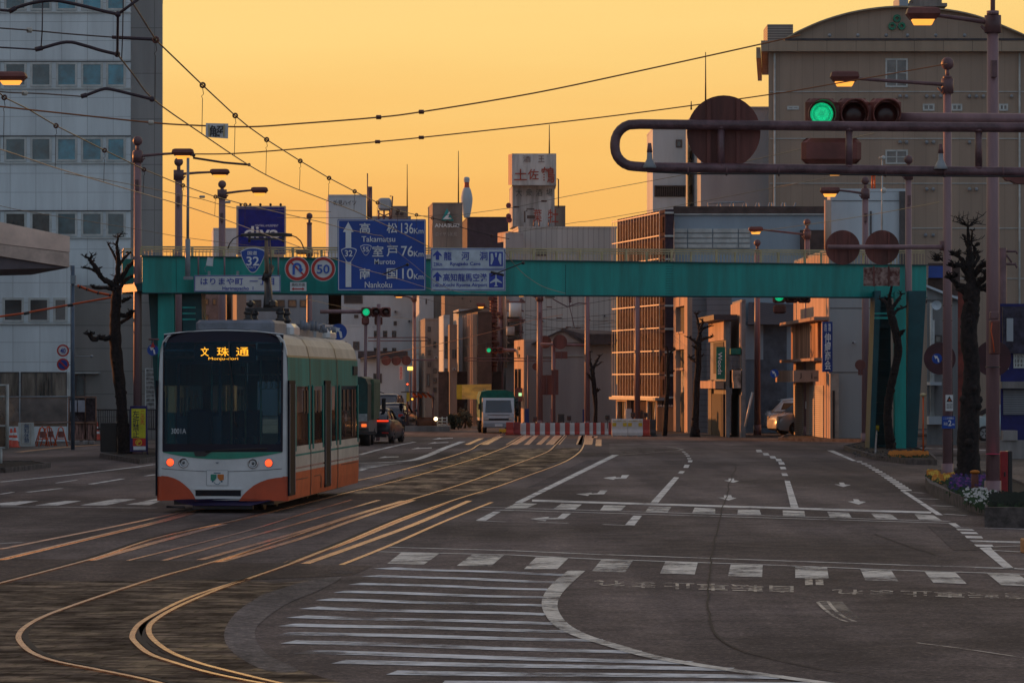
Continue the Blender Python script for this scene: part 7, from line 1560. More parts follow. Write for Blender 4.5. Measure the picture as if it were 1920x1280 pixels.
# shrubs beyond the stop
def bush(label,x0,x1,y0,yb,D,seed,c,n=1300):
    rnd=random.Random(seed); mb=MB(); a=P(x0,yb,D); b=P(x1,y0,D); cx_=(a.x+b.x)/2; hx=(b.x-a.x)/2; h=b.z
    lobes=[(rnd.uniform(-.7,.7),rnd.uniform(-.5,.5),rnd.uniform(.2,.75),rnd.uniform(.25,.5)) for _ in range(9)]
    for k in range(n):
        l=rnd.choice(lobes); d=Vector((rnd.gauss(0,1),rnd.gauss(0,1),rnd.gauss(0,1))).normalized()*rnd.uniform(.5,1)*l[3]
        p=Vector((cx_+(l[0]+d.x)*hx,D+(l[1]+d.y)*hx,max(.02,(l[2]+d.z*.8)*h))); s=.07; u=Vector((rnd.uniform(-1,1),rnd.uniform(-1,1),rnd.uniform(-.3,1))).normalized()*s; v=u.cross(Vector((rnd.uniform(-1,1),rnd.uniform(-1,1),rnd.uniform(-1,1)))).normalized()*s*.5
        mb.add([p-u,p+v,p+u,p-v],[(0,1,2,3)],0)
    t=thing('shrub',label,'shrub',(cx_,D,0)); mb.build('foliage',mat(*c),t)
    mb=MB()
    for k in range(5): mb.tube([(cx_+rnd.uniform(-.2,.2),D,0),(cx_+rnd.uniform(-.7,.7)*hx,D,h*.6)],[.04,.015],5)
    mb.build('stems',M['bark'],t); return t
bush('round green shrub beyond the tram stop fence',838,870,774,803,186,1,('leaf_dark',(.03,.045,.025),.8))
bush('pale dry grassy shrub behind the green one',846,888,762,802,190,2,('leaf_pale',(.13,.12,.075),.9))

# ---------------------------------------------------------------- planters, kerbs, flowers
def kerb(label,pts,h,m,name='planter',soil=True):
    base=[G(x,y,0) for x,y in pts]; t=thing(name,label,'planter' if soil else 'kerb',base[0])
    mb=MB(); n=len(base); c=sum(base,Vector())/n; up=Vector((0,0,h)); inner=[c+(p-c).normalized()*max(.05,(p-c).length-.18) for p in base]
    vs=base+[p+up for p in base]+[p+up for p in inner]+[p+up*.6 for p in inner]
    fs=[]
    for i in range(n):
        j=(i+1)%n; fs+=[(i,j,n+j,n+i),(n+i,n+j,2*n+j,2*n+i),(2*n+i,2*n+j,3*n+j,3*n+i)]
    mb.add(vs,fs); mb.build('kerb_stones',m,t)
    mb=MB(); mb.poly([p+up*.8 for p in inner]); mb.build('soil',M['soil'],t); return t
kerb('long kerbed flower bed around the two nearest right posts',[(1735,914),(1742,926),(1790,948),(1850,968),(1940,978),(1960,940),(1870,905),(1800,893),(1745,900)],.26,M['kerb'])
kerb('dark kerb corner bed cut by the right frame edge',[(1846,988),(1960,990),(1990,962),(1856,968)],.36,M['kerb'])
kerb('kerbed bed at the foot of the right bridge pier',[(1582,843),(1600,851),(1640,862),(1700,870),(1757,872),(1744,853),(1700,841),(1620,835)],.18,M['kerb'])
kerb('low kerb island in front of the corner shop',[(1459,826),(1705,831),(1705,824),(1470,820)],.14,M['kerb'])
kerb('low dark kerb island at the far left road edge',[(-40,884),(10,886),(95,876),(60,871),(-40,872)],.14,M['kerb'])
kerb('kerbed bed around the pruned tree at left',[(187,858),(245,867),(262,870),(320,860),(330,848),(200,847)],.16,M['kerb'])
def flowers(label,regs,cols,n,seed,sz=.05,hgt=.16,base=.2):
    rnd=random.Random(seed); mb=MB(); gm=MB()
    for k in range(n):
        x0,y0,x1,y1=rnd.choice(regs); g_=G(rnd.uniform(x0,x1),rnd.uniform(y0,y1)); z=base+rnd.uniform(.2,1)*hgt; c=Vector((g_.x,g_.y,z)); r=sz*rnd.uniform(.7,1.2)
        tl=rnd.uniform(-.5,.5); m_=rnd.randrange(len(cols))
        vs=[c]; 
        for q in range(5):
            for dd in (-.45,.45): a=q*1.2566+dd; vs.append(c+Vector((math.cos(a)*r,math.sin(a)*r*.6,math.sin(a)*r*.7+.2*r)))
        mb.add(vs,[(0,1+2*q,2+2*q) for q in range(5)],m_)
        gm.tube([(c.x,c.y,base*.7),c-Vector((0,0,.01))],.006,3,cap=False)
        for q in range(3):
            a=rnd.uniform(0,6.28); p=Vector((c.x+math.cos(a)*.06,c.y+math.sin(a)*.06,base+rnd.uniform(0,.8)*hgt*.8)); gm.add([p-Vector((.03,0,.01)),p+Vector((0,.02,.03)),p+Vector((.035,0,.0)),p+Vector((0,-.01,-.025))],[(0,1,2,3)])
    t=thing('flower_bed',label,'flowers',G((regs[0][0]+regs[0][2])/2,regs[0][3])); a=mb.build('blossoms',cols,t); a['kind']='stuff'; b=gm.build('leaves',mat('leaf_green',(.03,.06,.02),.8),t); b['kind']='stuff'; t['kind']='stuff'
om=mat('petal_orange',(.50,.16,.012),.7); pm_=mat('petal_purple',(.18,.03,.22),.7); vm=mat('petal_violet',(.025,.015,.10),.7); wm=mat('petal_white',(.50,.48,.44),.7); 
flowers('orange flowers in the bed below the bridge pier',[(1668,862,1738,866)],[om],420,1,.07,.14,.14)
flowers('orange and yellow flowers at the near bed tip',[(1750,912,1788,925),(1740,907,1760,915)],[om,om,mat('petal_yellow',(.65,.42,.05),.7)],150,2,.05)
flowers('violet and purple flowers in the middle of the near bed',[(1780,918,1850,945)],[vm,vm,vm,pm_],300,3,.04,.2)
flowers('white flowers spilling at the foot of the nearest post',[(1806,945,1858,965),(1828,955,1880,975)],[wm],190,4,.03,.18)
flowers('dark low plants in the corner bed at the frame edge',[(1858,968,1950,985)],[mat('leaf_deep',(.015,.02,.012),.9)],420,5,.07,.15,.3)
t=thing('bollard','wooden post with a small orange blossom among the flowers','bollard',G(1829,945)); g_=G(1828,942); mb=MB(); mb.tube([g_,g_+Vector((0,0,.62))],[.09,.075],10); mb.build('post',mat('wood_post',(.12,.04,.03),.8,var=.3),t); mb=MB(); mb.ball(g_+Vector((0,0,.66)),.09,sq=(1.2,1,.5)); mb.build('cap',om,t)
mb=MB(); g_=G(1641,850,.14); mb.tube([g_,P(1644,806,126.5)],.035,6); t=thing('marker_light','thin stake with a yellow topped lamp beside the pier','marker',g_); mb.build('stake',M['conc'],t); mb=MB(); mb.tube([P(1644,808,126.5),P(1644,797,126.5)],.09,10); mb.build('lamp',M['yellow'],t)
mb=MB(); g_=G(1731,850,0); mb.tube([(P(1731,0,118).x,118,0),P(1731,738,118)],.03,6); t=thing('roadside_mirror_post','slim post with small cream fitting right of the pier','post',(P(1731,0,118).x,118,0)); mb.build('post',M['orange'],t); mb=MB(); mb.ball(P(1731,740,118),.1,sq=(1.2,1,.7)); mb.build('fitting',M['cream'],t)
t=thing('low_wall','low grey stepped wall behind the nearest posts','wall',(P(1895,0,115).x,115,0)); mb=MB(); a=P(1868,0,115);b=P(1990,0,115); mb.box(a.x,b.x,115,115.4,0,.62); mb.box(P(1880,0,115).x,P(1907,0,115).x,114.9,115.5,.621,.95); mb.build('wall',M['conc'],t)
t=thing('wooden_block','sunlit wooden block cut by the right frame edge','block',G(1925,1035)); mb=MB(); g_=G(1918,1036); mb.bbox(g_.x-.02,g_.x+.4,g_.y-.15,g_.y+.15,0,.22,.015); mb.build('block',mat('wood_warm',(.50,.24,.09),.6,var=.2),t)
t,hw=car('pale_car','pale car glimpsed between the right posts',(P(1800,0,150).x,150,0),R(-75),mat('car_pale',(.35,.45,.45),.3,coat=.6),L_=3.4,W=1.5,H=1.6,van='mini',facing=True)
# traffic marks far right pavement lines
mb=MB(); line(mb,[(1700,838),(1960,848)],.4,.007); line(mb,[(1760,818),(1960,822)],.6,.007); line(mb,[(1760,880),(1830,884)],.2,.007); struct('pavement_line',mb,M['mkw'])

# ---------------------------------------------------------------- left road works site
t=thing('hoarding','mesh and plywood site hoarding before the white office','fence',(P(60,0,141).x,141,0)); D=141
mb=MB(); board(mb,16,745,126,799,D,.06); mb.build('plywood_panel',mat('plywood',(.27,.19,.14),.8,var=.25,vs=2),t)
mb=MB()
for k in range(42): x_=18+k*2.6; mb.tube([P(x_,747,D-.1),P(x_+24,790,D-.1)],.006,3,cap=False); mb.tube([P(x_+24,747,D-.1),P(x_,790,D-.1)],.006,3,cap=False)
mb.tube(px3([(16,744),(128,743)],D-.1),.03,6); mb.tube(px3([(37,744),(37,820)],D-.1),.03,6); mb.build('wire_mesh',M['grey'],t)
mb=MB(); mb.tube(px3([(40,792),(182,791)],D-.15),.03,6)
for x0,x1 in ((129,160),(160,180)):
    for x_ in (x0,x1): mb.tube(px3([(x_,743),(x_,825)],D-.2),.03,6)
    for y_ in (744,793,824): mb.tube(px3([(x0,y_),(x1,y_)],D-.2),.03,6)
mb.build('steel_frame',mat('frame_rust',(.24,.13,.09),.6,.4,var=.3),t)
mb=MB(); board(mb,130,794,179,823,D-.15,.02); mb.build('striped_sheet',mat('sheet_stripe',(.22,.12,.10),.8,var=.7,vs=14,streak=True),t)
mb=MB(); board(mb,130,746,179,792,D-.1,.02); mb.build('dark_sheet',mat('sheet_dark',(.04,.025,.03),.8,var=.5,vs=8),t)
for x0,x1 in ((131,144),(146,159)): mb=MB(); board(mb,x0,750,x1,772,D-.25,.015); mb.build('notice',mat('notice_pale',(.30,.31,.36),.5,var=.15),t)
t=thing('notice_board','white leaning notice board with blue characters before the hoarding','sign',P(50,838,136)); mb=MB(); mb.prism([P(34,792,136),P(63,791.5,136),P(66,836,136),P(37,837,136)],(0,.04,0)); mb.build('board',mat('board_white',(.50,.54,.52),.5),t); txt(t,'無\n料\n休\n憩',45,794,55,830,135.9,mat('faded_blue',(.07,.11,.2)),.01,.9); mb=MB(); outline(mb,40,794,58,832,135.95,.5); mb.build('border',mat('border_tan',(.35,.28,.2)),t)
def cone(label,px,yb,h,D):
    t=thing('traffic_cone',label,'traffic cone',(P(px,0,D).x,D,0),0,'orange traffic cones'); mb=MB(); mb.lathe((0,0,0),[(.19,.03),(.16,.06),(.03,h),(.001,h)],16); mb.box(-.2,.2,-.2,.2,0,.035); mb.build('cone',mat('cone_red',(.50,.05,.02),.5),t,False)
    mb=MB(); 
    for a in (.35,.62): mb.lathe((0,0,0),[(.165-(.13)*(a)+.006,h*a),(.165-.13*(a+.13)+.006,h*(a+.13))],16)
    mb.build('white_band',M['signwhite'],t,False); return t
cone('nearest orange cone left of the white notice board',28,838,.78,135); cone('orange cone half hidden behind the left frame post',21,832,.7,138); cone('slim orange cone right of the hoarding',182,808,.8,152)
def aframe(label,px,D,m):
    t=thing('a_frame_barrier',label,'barrier',(P(px,0,D).x,D,0),R(20),'orange A-frame barriers')
    mb=MB()
    for y_ in (-.2,.2): mb.tube([(-.26,y_,0),(-.08,y_*.3,.72),(0,y_*.2,.78),(.08,y_*.3,.72),(.26,y_,0)],.022,7)
    for y_ in (-.2,.2): mb.tube([(-.2,y_*.7,.3),(.2,y_*.7,.3)],.018,6)
    mb.tube([(-.25,-.2,.06),(-.25,.2,.06)],.018,6); mb.tube([(.25,-.2,.06),(.25,.2,.06)],.018,6); mb.build('frame',m,t,False)
    mb=MB(); mb.box(-.12,.12,-.17,-.15,.35,.6); mb.build('plate',M['signback'],t,False); return t
o=aframe('orange A-frame next to the white notice board',79,137,M['orange']); dup(o,(P(91,0,138).x,138,0),'second orange A-frame, leaning behind the first one',R(40)); dup(o,(P(114,0,137.5).x,137.5,0),'orange A-frame nearest the striped sheet',R(10))
mb=MB(); mb.tube(px3([(64,793),(128,792)],137.2),.025,6); solo(mb.build('barrier_bar',M['conc']),'thin pale bar laid across the A-frames','bar')
for k,(px) in enumerate((134,144,160,172)):
    mb=MB(); c=Vector((P(px,0,140.5).x,140.5,.1)); mb.bbox(c.x-.11,c.x+.11,140.4,140.7,0,.18,.03); o=solo(mb.build('weight_block',M['conc']),'concrete weight under the hoarding, '+['first by the striped sheet','second','third','last on the right'][k]+' of four','weight','concrete weights')
t=thing('yellow_sign_board','yellow upright work sign with black and red characters beside the tree','sign',(P(259,0,116).x,116,0)); D=116
mb=MB(); board(mb,243.5,763,275.5,846,D,.05); mb.build('frame',mat('frame_violet',(.02,.015,.10),.5),t)
mb=MB(); board(mb,246.5,766,273,821,D-.015,.014); mb.build('yellow_face',mat('face_yellow',(.55,.50,.02),.5),t); mb=MB(); board(mb,249,821.3,273,836,D-.015,.014); mb.build('red_face',M['red'],t); mb=MB(); board(mb,250,836.3,273,843,D-.015,.014); mb.build('white_face',M['signwhite'],t)
txt(t,'左\n折\n禁\n止',248.5,769,261,820,D-.02,M['blackm'],.05,.9); txt(t,'こ\nの\n先',263,770,271,796,D-.02,M['red'],.04,.9)
mb=MB(); ring(mb,260,829,4.6,6.2,D-.025,.009,20); polypx(mb,[(257,833),(257,827),(260,825.5),(260,824),(264,827),(260,830),(260,828.5),(259,829),(259,833)],D-.025,.009); mb.build('no_turn_mark',M['yellow'],t)
mb=MB(); mb.tube([P(275,760,D+.05),(P(276,0,D).x,D+.05,0)],.025,6); mb.tube([P(244,762,D+.05),P(276,762,D+.05)],.025,6); mb.build('stand',mat('frame_violet',(.02,.015,.10)),t)
t=thing('street_cabinet','black kerbside cabinet left of the pruned tree','cabinet',(P(203,0,118.5).x,118.5,0)); mb=MB(); a=P(188,0,118);b=P(219,792,118); mb.bbox(a.x,b.x,118,118.5,.17,b.z,.02); mb.build('case',M['blackm'],t); mb=MB(); mb.box(a.x+.02,b.x-.02,118.02,118.48,0,.17); mb.build('plinth',M['conc'],t)
t=thing('iron_fence','black vertical bar fence before the grey entrance block','fence',(P(240,0,140).x,146,0)); mb=MB(); 
for k in range(28): mb.tube(px3([(181+k*4.1,768),(181+k*4.1,806)],146),.02,5)
for y_ in (768,804): mb.tube(px3([(180,y_),(294,y_)],146),.035,6)
mb.build('railing',M['blackm'],t)
t=thing('glass_screen','white framed screen panel cut by the left frame edge','screen',(P(0,0,104).x,104,0)); D=104
mb=MB(); 
for a,b in (((-40,722),(15,722)),((-40,743),(15,743)),((-40,798),(15,798)),((-40,839),(15,839))): mb.tube(px3([a,b],D),.03,8)
mb.tube(px3([(13.5,720),(13.5,840)],D),.055,8); mb.tube([P(2,840,D),(P(2,0,D).x,D,0)],.04,8); mb.build('frame',M['frame'],t)
mb=MB(); board(mb,-40,724,11,838,D,.02); mb.build('panel',glassmix('screen_panel',(.5,.45,.4),(.20,.14,.10),.6),t)
mb=MB(); mb.tube(px3([(-60,601),(-20,596),(40,588),(100,577),(160,566),(212,557)],121),.035,8); t=solo(mb.build('cable_cover',M['orange']),'long orange cable sleeve running from the left edge to the tree','cable cover')
mb=MB(); mb.tube(px3([(145,535),(160,541),(180,548),(211,554)],121.5),.045,8); solo(mb.build('cable_cover',M['orange']),'short thick orange sleeve between the blue pole and the tree','cable cover')
for i_,(x_,y_) in enumerate(((50,587),(132,572))): mb=MB(); mb.tube(px3([(x_-5,y_+1),(x_+5,y_-1)],121),.055,8); solo(mb.build('cable_clamp',M['blackm']),['black clamp on the long orange sleeve near the left frame edge','black clamp on the long orange sleeve by the blue pole'][i_],'clamp')
for i_,(x_,y_) in enumerate(((150,537.5),(163,542),(184,549),(206,553.5))): mb=MB(); mb.tube(px3([(x_-1,y_),(x_+1,y_+.5)],121.4),.065,8); solo(mb.build('cable_clamp',M['blackm']),'black band on the short orange sleeve, '+['first from the pole','second from the pole','third from the pole','nearest the tree'][i_],'clamp')

# ---------------------------------------------------------------- overhead wires
CW=5.55     # contact wire height
def Dc(y): return (CW-CH)*F/(HY-y)
def trolley(cont, mess, bead, tag_):
    c=[P(x,y,Dc(y)) for x,y in smooth(cont,4)]
    wire('contact_wire','contact wire over the '+tag_,c,.008,M['wirel'] if 'left' in tag_ else M['wire'],'tram wires')
    def cy_at(x):
        for (a,b),(e,f) in zip(cont[:-1],cont[1:]):
            if a<=x<=e: return b+(f-b)*(x-a)/(e-a)
        return cont[-1][1] if x>cont[-1][0] else cont[0][1]
    mp=[P(x,y,Dc(cy_at(x))) for x,y in mess]
    t=thing('messenger_wire','messenger wire with round insulators over the '+tag_,'cable',mp[0],0,'tram wires'); mb=MB(); mb.tube(mp,.009,5,cap=False); mb.build('wire',M['wire'],t)
    for x,y in bead:
        D=Dc(cy_at(x)); p=P(x,y,D); mb=MB(); n=14; R0,r=.027,.012
        vs=[p+Vector(((R0+r*math.cos(b))*math.cos(a),r*math.sin(b),(R0+r*math.cos(b))*math.sin(a))) for a in [6.2832*i/n for i in range(n)] for b in [1.5708*j for j in range(4)]]
        mb.add(vs,[(i*4+j,((i+1)%n)*4+j,((i+1)%n)*4+(j+1)%4,i*4+(j+1)%4) for i in range(n) for j in range(4)],0,True); mb.build('insulator',mat('insulator_brown',(.10,.03,.02),.4),t)
        q=P(x-1.5,cy_at(x),D); mb=MB(); k=p+Vector((0,0,-.04)); z1=k.lerp(q,.12); z2=k.lerp(q,.22); mb.tube([k,z1+Vector((.012,0,0)),z1.lerp(z2,.5)-Vector((.012,0,0)),z2,q],.004,4,cap=False); mb.build('dropper',M['wire'],t)
trolley([(221,103),(250,140),(287,186),(377,250),(467,310),(534,345),(600,371),(665,396),(695,410),(725,423),(807,464)],
 [(225,-20),(245,0),(292,75),(380,160),(441,217),(465,237),(500,262),(563,302),(617,334),(665,359),(708,380),(746,395),(781,403),(811,409),(839,416),(870,428),(922,442),(955,448)],
 [(292,75),(380,160),(441,217),(500,262),(563,302),(617,334),(665,359),(708,380),(746,395),(781,403),(811,409),(839,416),(922,442)],'right hand track')
trolley([(-40,272),(0,280),(60,300),(111,317),(199,343),(274,365),(343,385),(403,405),(455,424),(540,455),(600,477),(650,493),(680,504),(720,515),(770,530),(817,545)],
 [(-20,165),(0,175),(8,183),(53,205),(105,236),(196,282),(270,318),(343,348),(404,369),(460,384),(520,398),(600,416),(650,430),(705,441),(716,442)],
 [(8,183),(105,236),(196,282),(270,318),(343,348),(404,369),(460,384)],'left hand track')
wire('feeder_wire','bright wire dropping across the blue board to the bridge right side',[P(x,y,112) for x,y in smooth([(716,442),(732,459),(754,479),(780,500),(800,517),(825,533),(850,545),(880,550),(912,551)],3)],.009,M['wirel'],'tram wires')
def span(label,pts,D0_,D1,ins,r=.009,m=None):
    n=len(pts); x0,x1=pts[0][0],pts[-1][0]; f=lambda x:D0_+(D1-D0_)*(x-x0)/(x1-x0)
    t=thing('span_wire',label,'cable',P(*pts[0],D0_),0,'span wires'); mb=MB(); q=smooth(pts,5); mb.tube([P(x,y,f(x)) for x,y in q],r,5,cap=False); mb.build('wire',m or M['wire'],t)
    for x,y,pale in ins:
        D=f(x); c=P(x,y,D); L_=5.5*D/F; mb=MB(); mb.tube([c-Vector((L_,0,0)),c-Vector((L_*.8,0,0)),c+Vector((L_*.8,0,0)),c+Vector((L_,0,0))],[.01,.03,.03,.01],8); mb.build('insulator',mat('insulator_pale',(.45,.42,.36),.4) if pale else mat('insulator_brown',(.10,.03,.02)),t)
    return t
o_=mat('wire_warm',(.30,.12,.05),.5,.5)
span('long span wire with two dark insulators rising to the arched hall',[(-20,197),(0,200),(140,215),(283,230),(360,235),(465,238),(560,232),(700,221),(790,210),(1000,175),(1200,133),(1427,83),(1500,66)],44,50,[(283,230,1),(710,220,0),(790,210,0)],.011,o_)
span('second long span wire below the first with two insulators',[(366,289),(440,288),(560,279),(708,266),(790,258),(1000,235),(1200,211),(1440,178),(1560,158),(1776,120)],55,62,[(708,266,0),(790,258,0)],.011,o_)
span('thin span wire crossing behind the round sign to the right',[(-20,160),(0,172),(80,176),(152,181)],42,44,[(46,175,1)])
span('upper thin wire at the top left with one pale insulator',[(-20,51),(0,53),(55,57),(130,64),(210,70)],40,42,[(55,57,1)])
span('thin feeder from the far wires up to the gantry region',[(840,412),(872,402),(962,389),(1020,377),(1080,365),(1300,324),(1497,281),(1640,250)],120,75,[(1020,377,0),(968,388,0)])
span('lower thin feeder rising to the box on the second post',[(960,437),(1080,417),(1300,388),(1550,414),(1560,412),(1760,379)][:2]+[(1120,412),(1330,375),(1510,341),(1640,318)],130,90,[])
span('thin wire running from the bridge end up to the second post box',[(1400,437),(1550,416),(1660,398),(1762,379)],120,88,[])
span('orange glowing wire low across the far street',[(676,672),(740,660),(830,643),(900,627),(950,614),(1000,600),(1055,590)],150,190,[],.014,mat('wire_copper',(.55,.22,.10),.4,.6))
span('fainter wire beneath the glowing one',[(676,678),(830,657),(1000,625),(1150,600)],150,190,[],.009)
span('wire in the upper middle descending to the left track',[(120,325),(240,345),(345,367),(380,374),(430,388),(470,392),(620,397)],70,90,[(379,369,1),(427,379,1)],.008)
span('thin wire over the left lamp posts',[(0,386),(60,398),(240,427),(345,445),(480,462),(600,477)],80,100,[],.007)
span('thin wire along the tower tops behind the board',[(520,408),(700,408),(860,402)],120,130,[],.008)
span('slack wire below the airport sign',[(945,470),(960,490),(985,516),(1020,538),(1060,550)],112,118,[],.009,M['wirel'])
for i,(y0,y1) in enumerate(((583,560),(596,588),(606,612),(618,604),(590,601))):
    span(['far wire nearest the bridge underside','second far wire before the pale building','third far wire before the pale building','fourth far wire before the pale building','lowest far wire before the tiled roof'][i],[(985,y0),(1050,(y0+y1)/2+6),(1155,y1)],185,190,[(1030+i*18,(y0+y1)/2+4,0)],.012)
span('wire from the pantograph side into the far street',[(570,560),(640,575),(700,588),(780,600)],130,200,[],.009); span('dim wire crossing under the blue sign to the shops',[(776,555),(860,575),(945,580)],190,200,[],.01)
# pull-off arms
t=thing('wire_bracket','three curved pull-off arms hung on the top left wires','bracket',P(221,27,33)); 
for i,(pts,D) in enumerate((([(17,22),(30,15),(60,6),(100,1),(150,10),(190,20),(221,27)],31.5),([(66,93),(80,90),(125,79),(160,86),(190,95),(220,102)],32.5),([(152,181),(163,178),(190,168),(205,167),(240,175),(285,186)],34))):
    mb=MB(); q=smooth(pts,4); mb.tube([P(x,y,D) for x,y in q],.016,7); a=[P(x,y,D) for x,y in pts[:2]]; mb.tube(a,.024,7); mb.ball(P(*pts[-1],D),.03); mb.build('arm',mat('arm_dark',(.035,.02,.03),.5),t)
mb=MB(); mb.tube([P(221,27,31.5),P(220,102,32.5)],.012,6); mb.tube([P(221,27,31.5),P(262,-3,31.5)],.014,6); mb.tube([P(210,70,42),P(292,74,42)],.022,7); mb.tube([P(80,0,32),P(79,60,32),P(77,88,32.4)],.006,5); mb.tube([P(231,0,32),P(230,60,32.5),P(228,112,33)],.006,5); mb.tube([P(0,19,31.5),P(20,21,31.5)],.014,6); mb.tube([P(-20,88,32.5),P(66,93,32.5)],.008,5); mb.build('links',mat('arm_dark',(.035,.02,.03)),t)
mb=MB(); mb.tube([P(362,296,60),P(420,305,60),P(467,309,60)],.02,7); mb.ball(P(363,291,60),.035); mb.ball(P(467,309,60),.03); t=solo(mb.build('wire_bracket',mat('arm_dark',(.035,.02,.03))),'slanting pull-off rod by the first left lamp head','bracket')
mb=MB(); mb.tube([P(716,515,100),P(764,496,100)],.02,6); mb.ball(P(764,496,100),.05); solo(mb.build('wire_bracket',M['blackm']),'dark pull-off rod crossing the blue board','bracket')
mb=MB(); mb.tube([P(920,517,100),P(982,492,100)],.02,6); mb.ball(P(981,493,100),.05); mb.tube([P(920,510,100),P(945,516,100)],.04,6); solo(mb.build('wire_bracket',M['blackm']),'dark pull-off rod at the end of the airport sign','bracket')
t=thing('wire_plate','small white plate with a black character hung on the span wire','sign',P(407,245,45)); mb=MB(); mb.prism([P(386,231,45),P(428,232,45),P(427.5,260,45),P(385.5,257,45)],(0,.012,0)); mb.build('board',M['signwhite'],t); txt(t,'解',392,235,420,257,44.98,M['blackm'],.03)
mb=MB(); polypx(mb,[(390,234),(393,234),(394,257),(391,257)],44.97,.006); polypx(mb,[(419,234),(422,234),(421,257),(418,257)],44.97,.006); mb.build('marks',M['cream'],t)
t=lamp_post('lamp post cropped at the left edge, only its head in view',-60,900,120,(-10,51,135,159,150,146),.15,D=78)
# poles and hardware under the bridge
for px,y0,D,r,lab in ((925,552,213,.22,'dark red latticed pole crowded with hardware'),(938,552,216,.16,'second pole right of the latticed pole'),(667,700,190,.1,'thin post between the tram and far street')):
    mb=MB(); mb.tube([(P(px,0,D).x,D,0),P(px,y0,D)],r,8)
    if px<930 and px>900:
        for k in range(22): y_=556+k*6; mb.tube(px3([(918,y_),(933,y_+4)],D-.3),.05,4)
        for k in range(9): c=P(920+((k*37)%15),560+k*14,D-.4); mb.bbox(c.x-.15,c.x+.15,c.y-.1,c.y+.1,c.z-.12,c.z+.12,.03)
    solo(mb.build('utility_pole',M['signback'] if px<930 else M['pole']),lab,'pole')
mb=MB(); mb.tube(px3([(1066,552),(1068,575),(1074,600),(1077,615)],150),.02,6); mb.tube(px3([(1036,560),(1050,568),(1064,575),(1085,568),(1100,569)],150),.03,6); mb.box(P(1062,0,150).x,P(1076,0,150).x,149.9,150.1,P(0,552,150).z,P(0,549,150).z)
for y_ in (555,560,565): mb.ball(P(1069,y_,150),.07)
solo(mb.build('wire_hanger',M['pole2']),'jointed wire hanger below the girder before the pale building','bracket')


# ---------------------------------------------------------------- clutter of the far street
rnd=random.Random(77)
def upright_sign(label,x0,y0,x1,y1,D,c,body,lc):
    t=thing('upright_sign',label,'sign',P((x0+x1)/2,y1,D),0,'far upright shop signs'); mb=MB(); board(mb,x0,y0,x1,y1,D,.3); mb.build('board',mat('usign_%d'%int(x0),c,.6),t); txt(t,body,x0+.8,y0+1.5,x1-.8,y1-1.5,D-.02,lc,.02,.9)
def ac_unit(label,px,py,D):
    t=thing('air_conditioner',label,'air conditioner',P(px,py,D),0,'outdoor air conditioner units'); a=P(px-3.2,py+4.5,D); b=P(px+3.2,py,D); mb=MB(); mb.bbox(a.x,b.x,D-.32,D-.02,a.z,b.z,.02); mb.build('case',M['gry'],t); mb=MB(); mb.disc(px-.5,py+2.2,D-.335,1.5,.012,14); mb.build('fan',M['dark'],t)
for i,(px,py,D,lab) in enumerate(((742,582,254.9,'air conditioner high on the wide white block'),(768,600,254.9,'air conditioner beside the glowing slim tower'),(818,668,221.9,'air conditioner on the grey concrete tower'),(852,690,210.9,'air conditioner low on the narrow brown house'),(1018,600,227.9,'air conditioner left on the grooved pale building'),(1134,590,227.9,'air conditioner right on the grooved pale building'),(1600,640,149.9,'air conditioner on the grey side of the corner shop'))): ac_unit(lab,px,py,D)
# more windows on bare far walls (parts of their buildings)
def more(label_start, rects, xa, Da, xb, Db, glass=None):
    for o in list(bpy.data.objects):
        if o.type=='EMPTY' and str(o.get('label','')).startswith(label_start):
            fc=Face(xa,Da,xb,Db)
            for r_ in rects: window(fc,o,*r_,M['framed'],glass or M['glassd'],.08)
            return
    print('no',label_start)
more('wide white block',[(650+i*17,620,658+i*17,632) for i in range(6)]+[(650+i*17,652,658+i*17,664) for i in range(6)],640,255,776,255)
more('grey concrete tower',[(802,612+i*22,808,622+i*22) for i in range(4)]+[(812,690+i*18,819,700+i*18) for i in range(3)],797,222,825,222)
more('broad brown slab',[(868+i*16,600,875+i*16,612) for i in range(4)],834,235,945,235)
more('tall white apartment',[(650+i*14,470,657+i*14,478) for i in range(2)],616,262,687,262)
more('pale low roofs',[(600,640,612,656),(620,640,632,656),(662,640,674,656)],566,235,700,235)
more('blue grey stair shaped',[(716,750+i*14,738,756+i*14) for i in range(3)],714,230,740,230,M['glassg'])
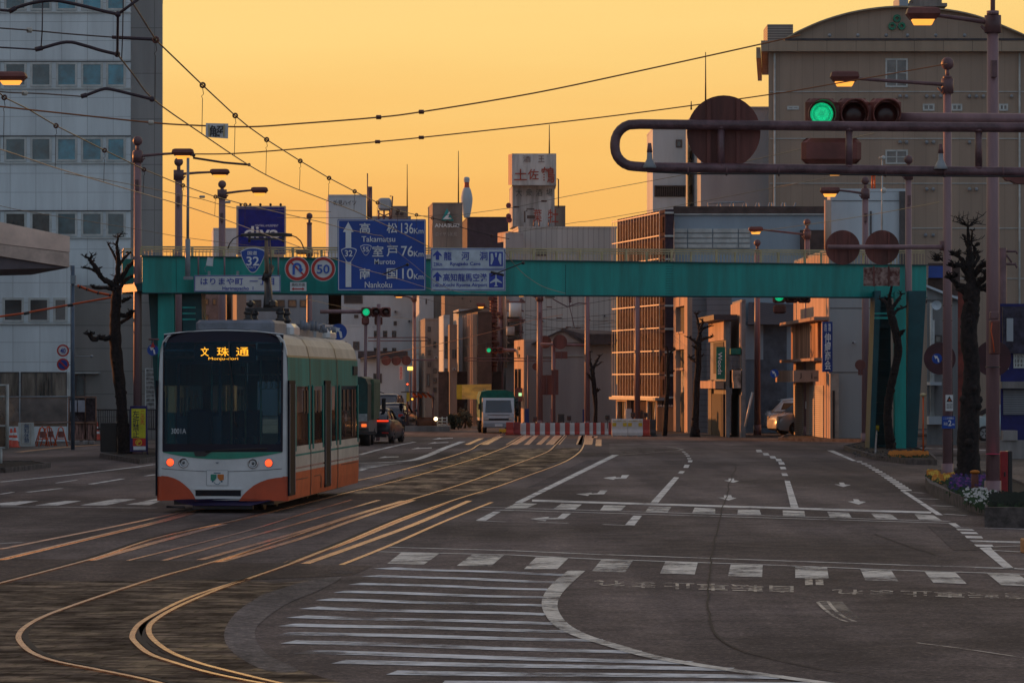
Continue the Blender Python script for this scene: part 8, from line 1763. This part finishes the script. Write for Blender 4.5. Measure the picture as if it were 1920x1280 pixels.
# exterior stair landings and cables on the cluttered balconied building
for k,(x0,y0,x1,y1) in enumerate(((949,560,956,690),(976,560,978,700))):
    mb=MB(); mb.tube(px3([(x0,y0),(x0,y1)],213),.07,5); 
    for j in range(6): mb.tube(px3([(x0,y0+j*20),(x0+6,y0+j*20+4)],213),.05,4)
    solo(mb.build('drain_pipe',M['litw'] if k==0 else M['pole2']),['sunlit branching drain pipe on the balconied building','dark branching pipe at the right of the balconied building'][k],'pipe')
t=thing('transformer','pale pole transformer drum before the balconied building','transformer',P(966,585,205)); mb=MB(); mb.tube(px3([(966,594),(966,568)],205),.38,14); mb.build('drum',M['whb'],t); mb=MB(); mb.tube(px3([(950,566),(985,566)],205.3),.06,5); mb.tube(px3([(952,600),(985,600)],205.3),.06,5); mb.build('crossarm',M['pole2'],t)
t=thing('transformer','second smaller transformer drum lower on the same pole line','transformer',P(976,640,206)); mb=MB(); mb.tube(px3([(957,628),(957,612)],206),.25,12); mb.build('drum',M['gry'],t)
# manholes
def manhole(label,x,y,r=.33):
    g_=G(x,y); t=thing('manhole_cover',label,'manhole cover',(g_.x,g_.y,.0),0,'manhole covers'); mb=MB(); mb.tube([(0,0,.002),(0,0,.011)],r,24); mb.build('cover',mat('iron',(.035,.03,.028),.55,.6,var=.3,vs=9),t,False); mb=MB(); 
    for k in range(24):
        a,b=6.2832*k/24,6.2832*(k+1)/24; mb.poly([(math.cos(a)*r*.98,math.sin(a)*r*.98,.0125),(math.cos(b)*r*.98,math.sin(b)*r*.98,.0125),(math.cos(b)*r*.86,math.sin(b)*r*.86,.0125),(math.cos(a)*r*.86,math.sin(a)*r*.86,.0125)])
    mb.build('rim',M['groove'],t,False)
if 0: manhole('round iron manhole cover in the left carriageway beyond the crosswalk',120,958)
# loose litter on the kerb bed and soil texture stones
mb=MB()
for k in range(160):
    x=rnd.uniform(1600,1735); y=rnd.uniform(843,866); g_=G(x,y); s=rnd.uniform(.02,.05); mb.ball((g_.x,g_.y,.15+s*.4),s,seg=6,sq=(1.3,1,.6))
o=mb.build('gravel',M['kerb']); o['kind']='stuff'; o['label']='loose stones and dry soil in the bed below the pier'; o['category']='gravel'

# ---------------------------------------------------------------- dusk air
hz=bpy.data.materials.new('haze'); hz.use_nodes=True; n=hz.node_tree.nodes; n.remove(n['Principled BSDF']); pv=n.new('ShaderNodeVolumePrincipled')
pv.inputs['Color'].default_value=(.97,.84,.74,1); pv.inputs['Density'].default_value=.00005; pv.inputs['Anisotropy'].default_value=.3
hz.node_tree.links.new(pv.outputs[0],n['Material Output'].inputs['Volume'])
mb=MB(); mb.box(-140,140,-30,380,-1,38); o=mb.build('haze',hz); o['kind']='stuff'
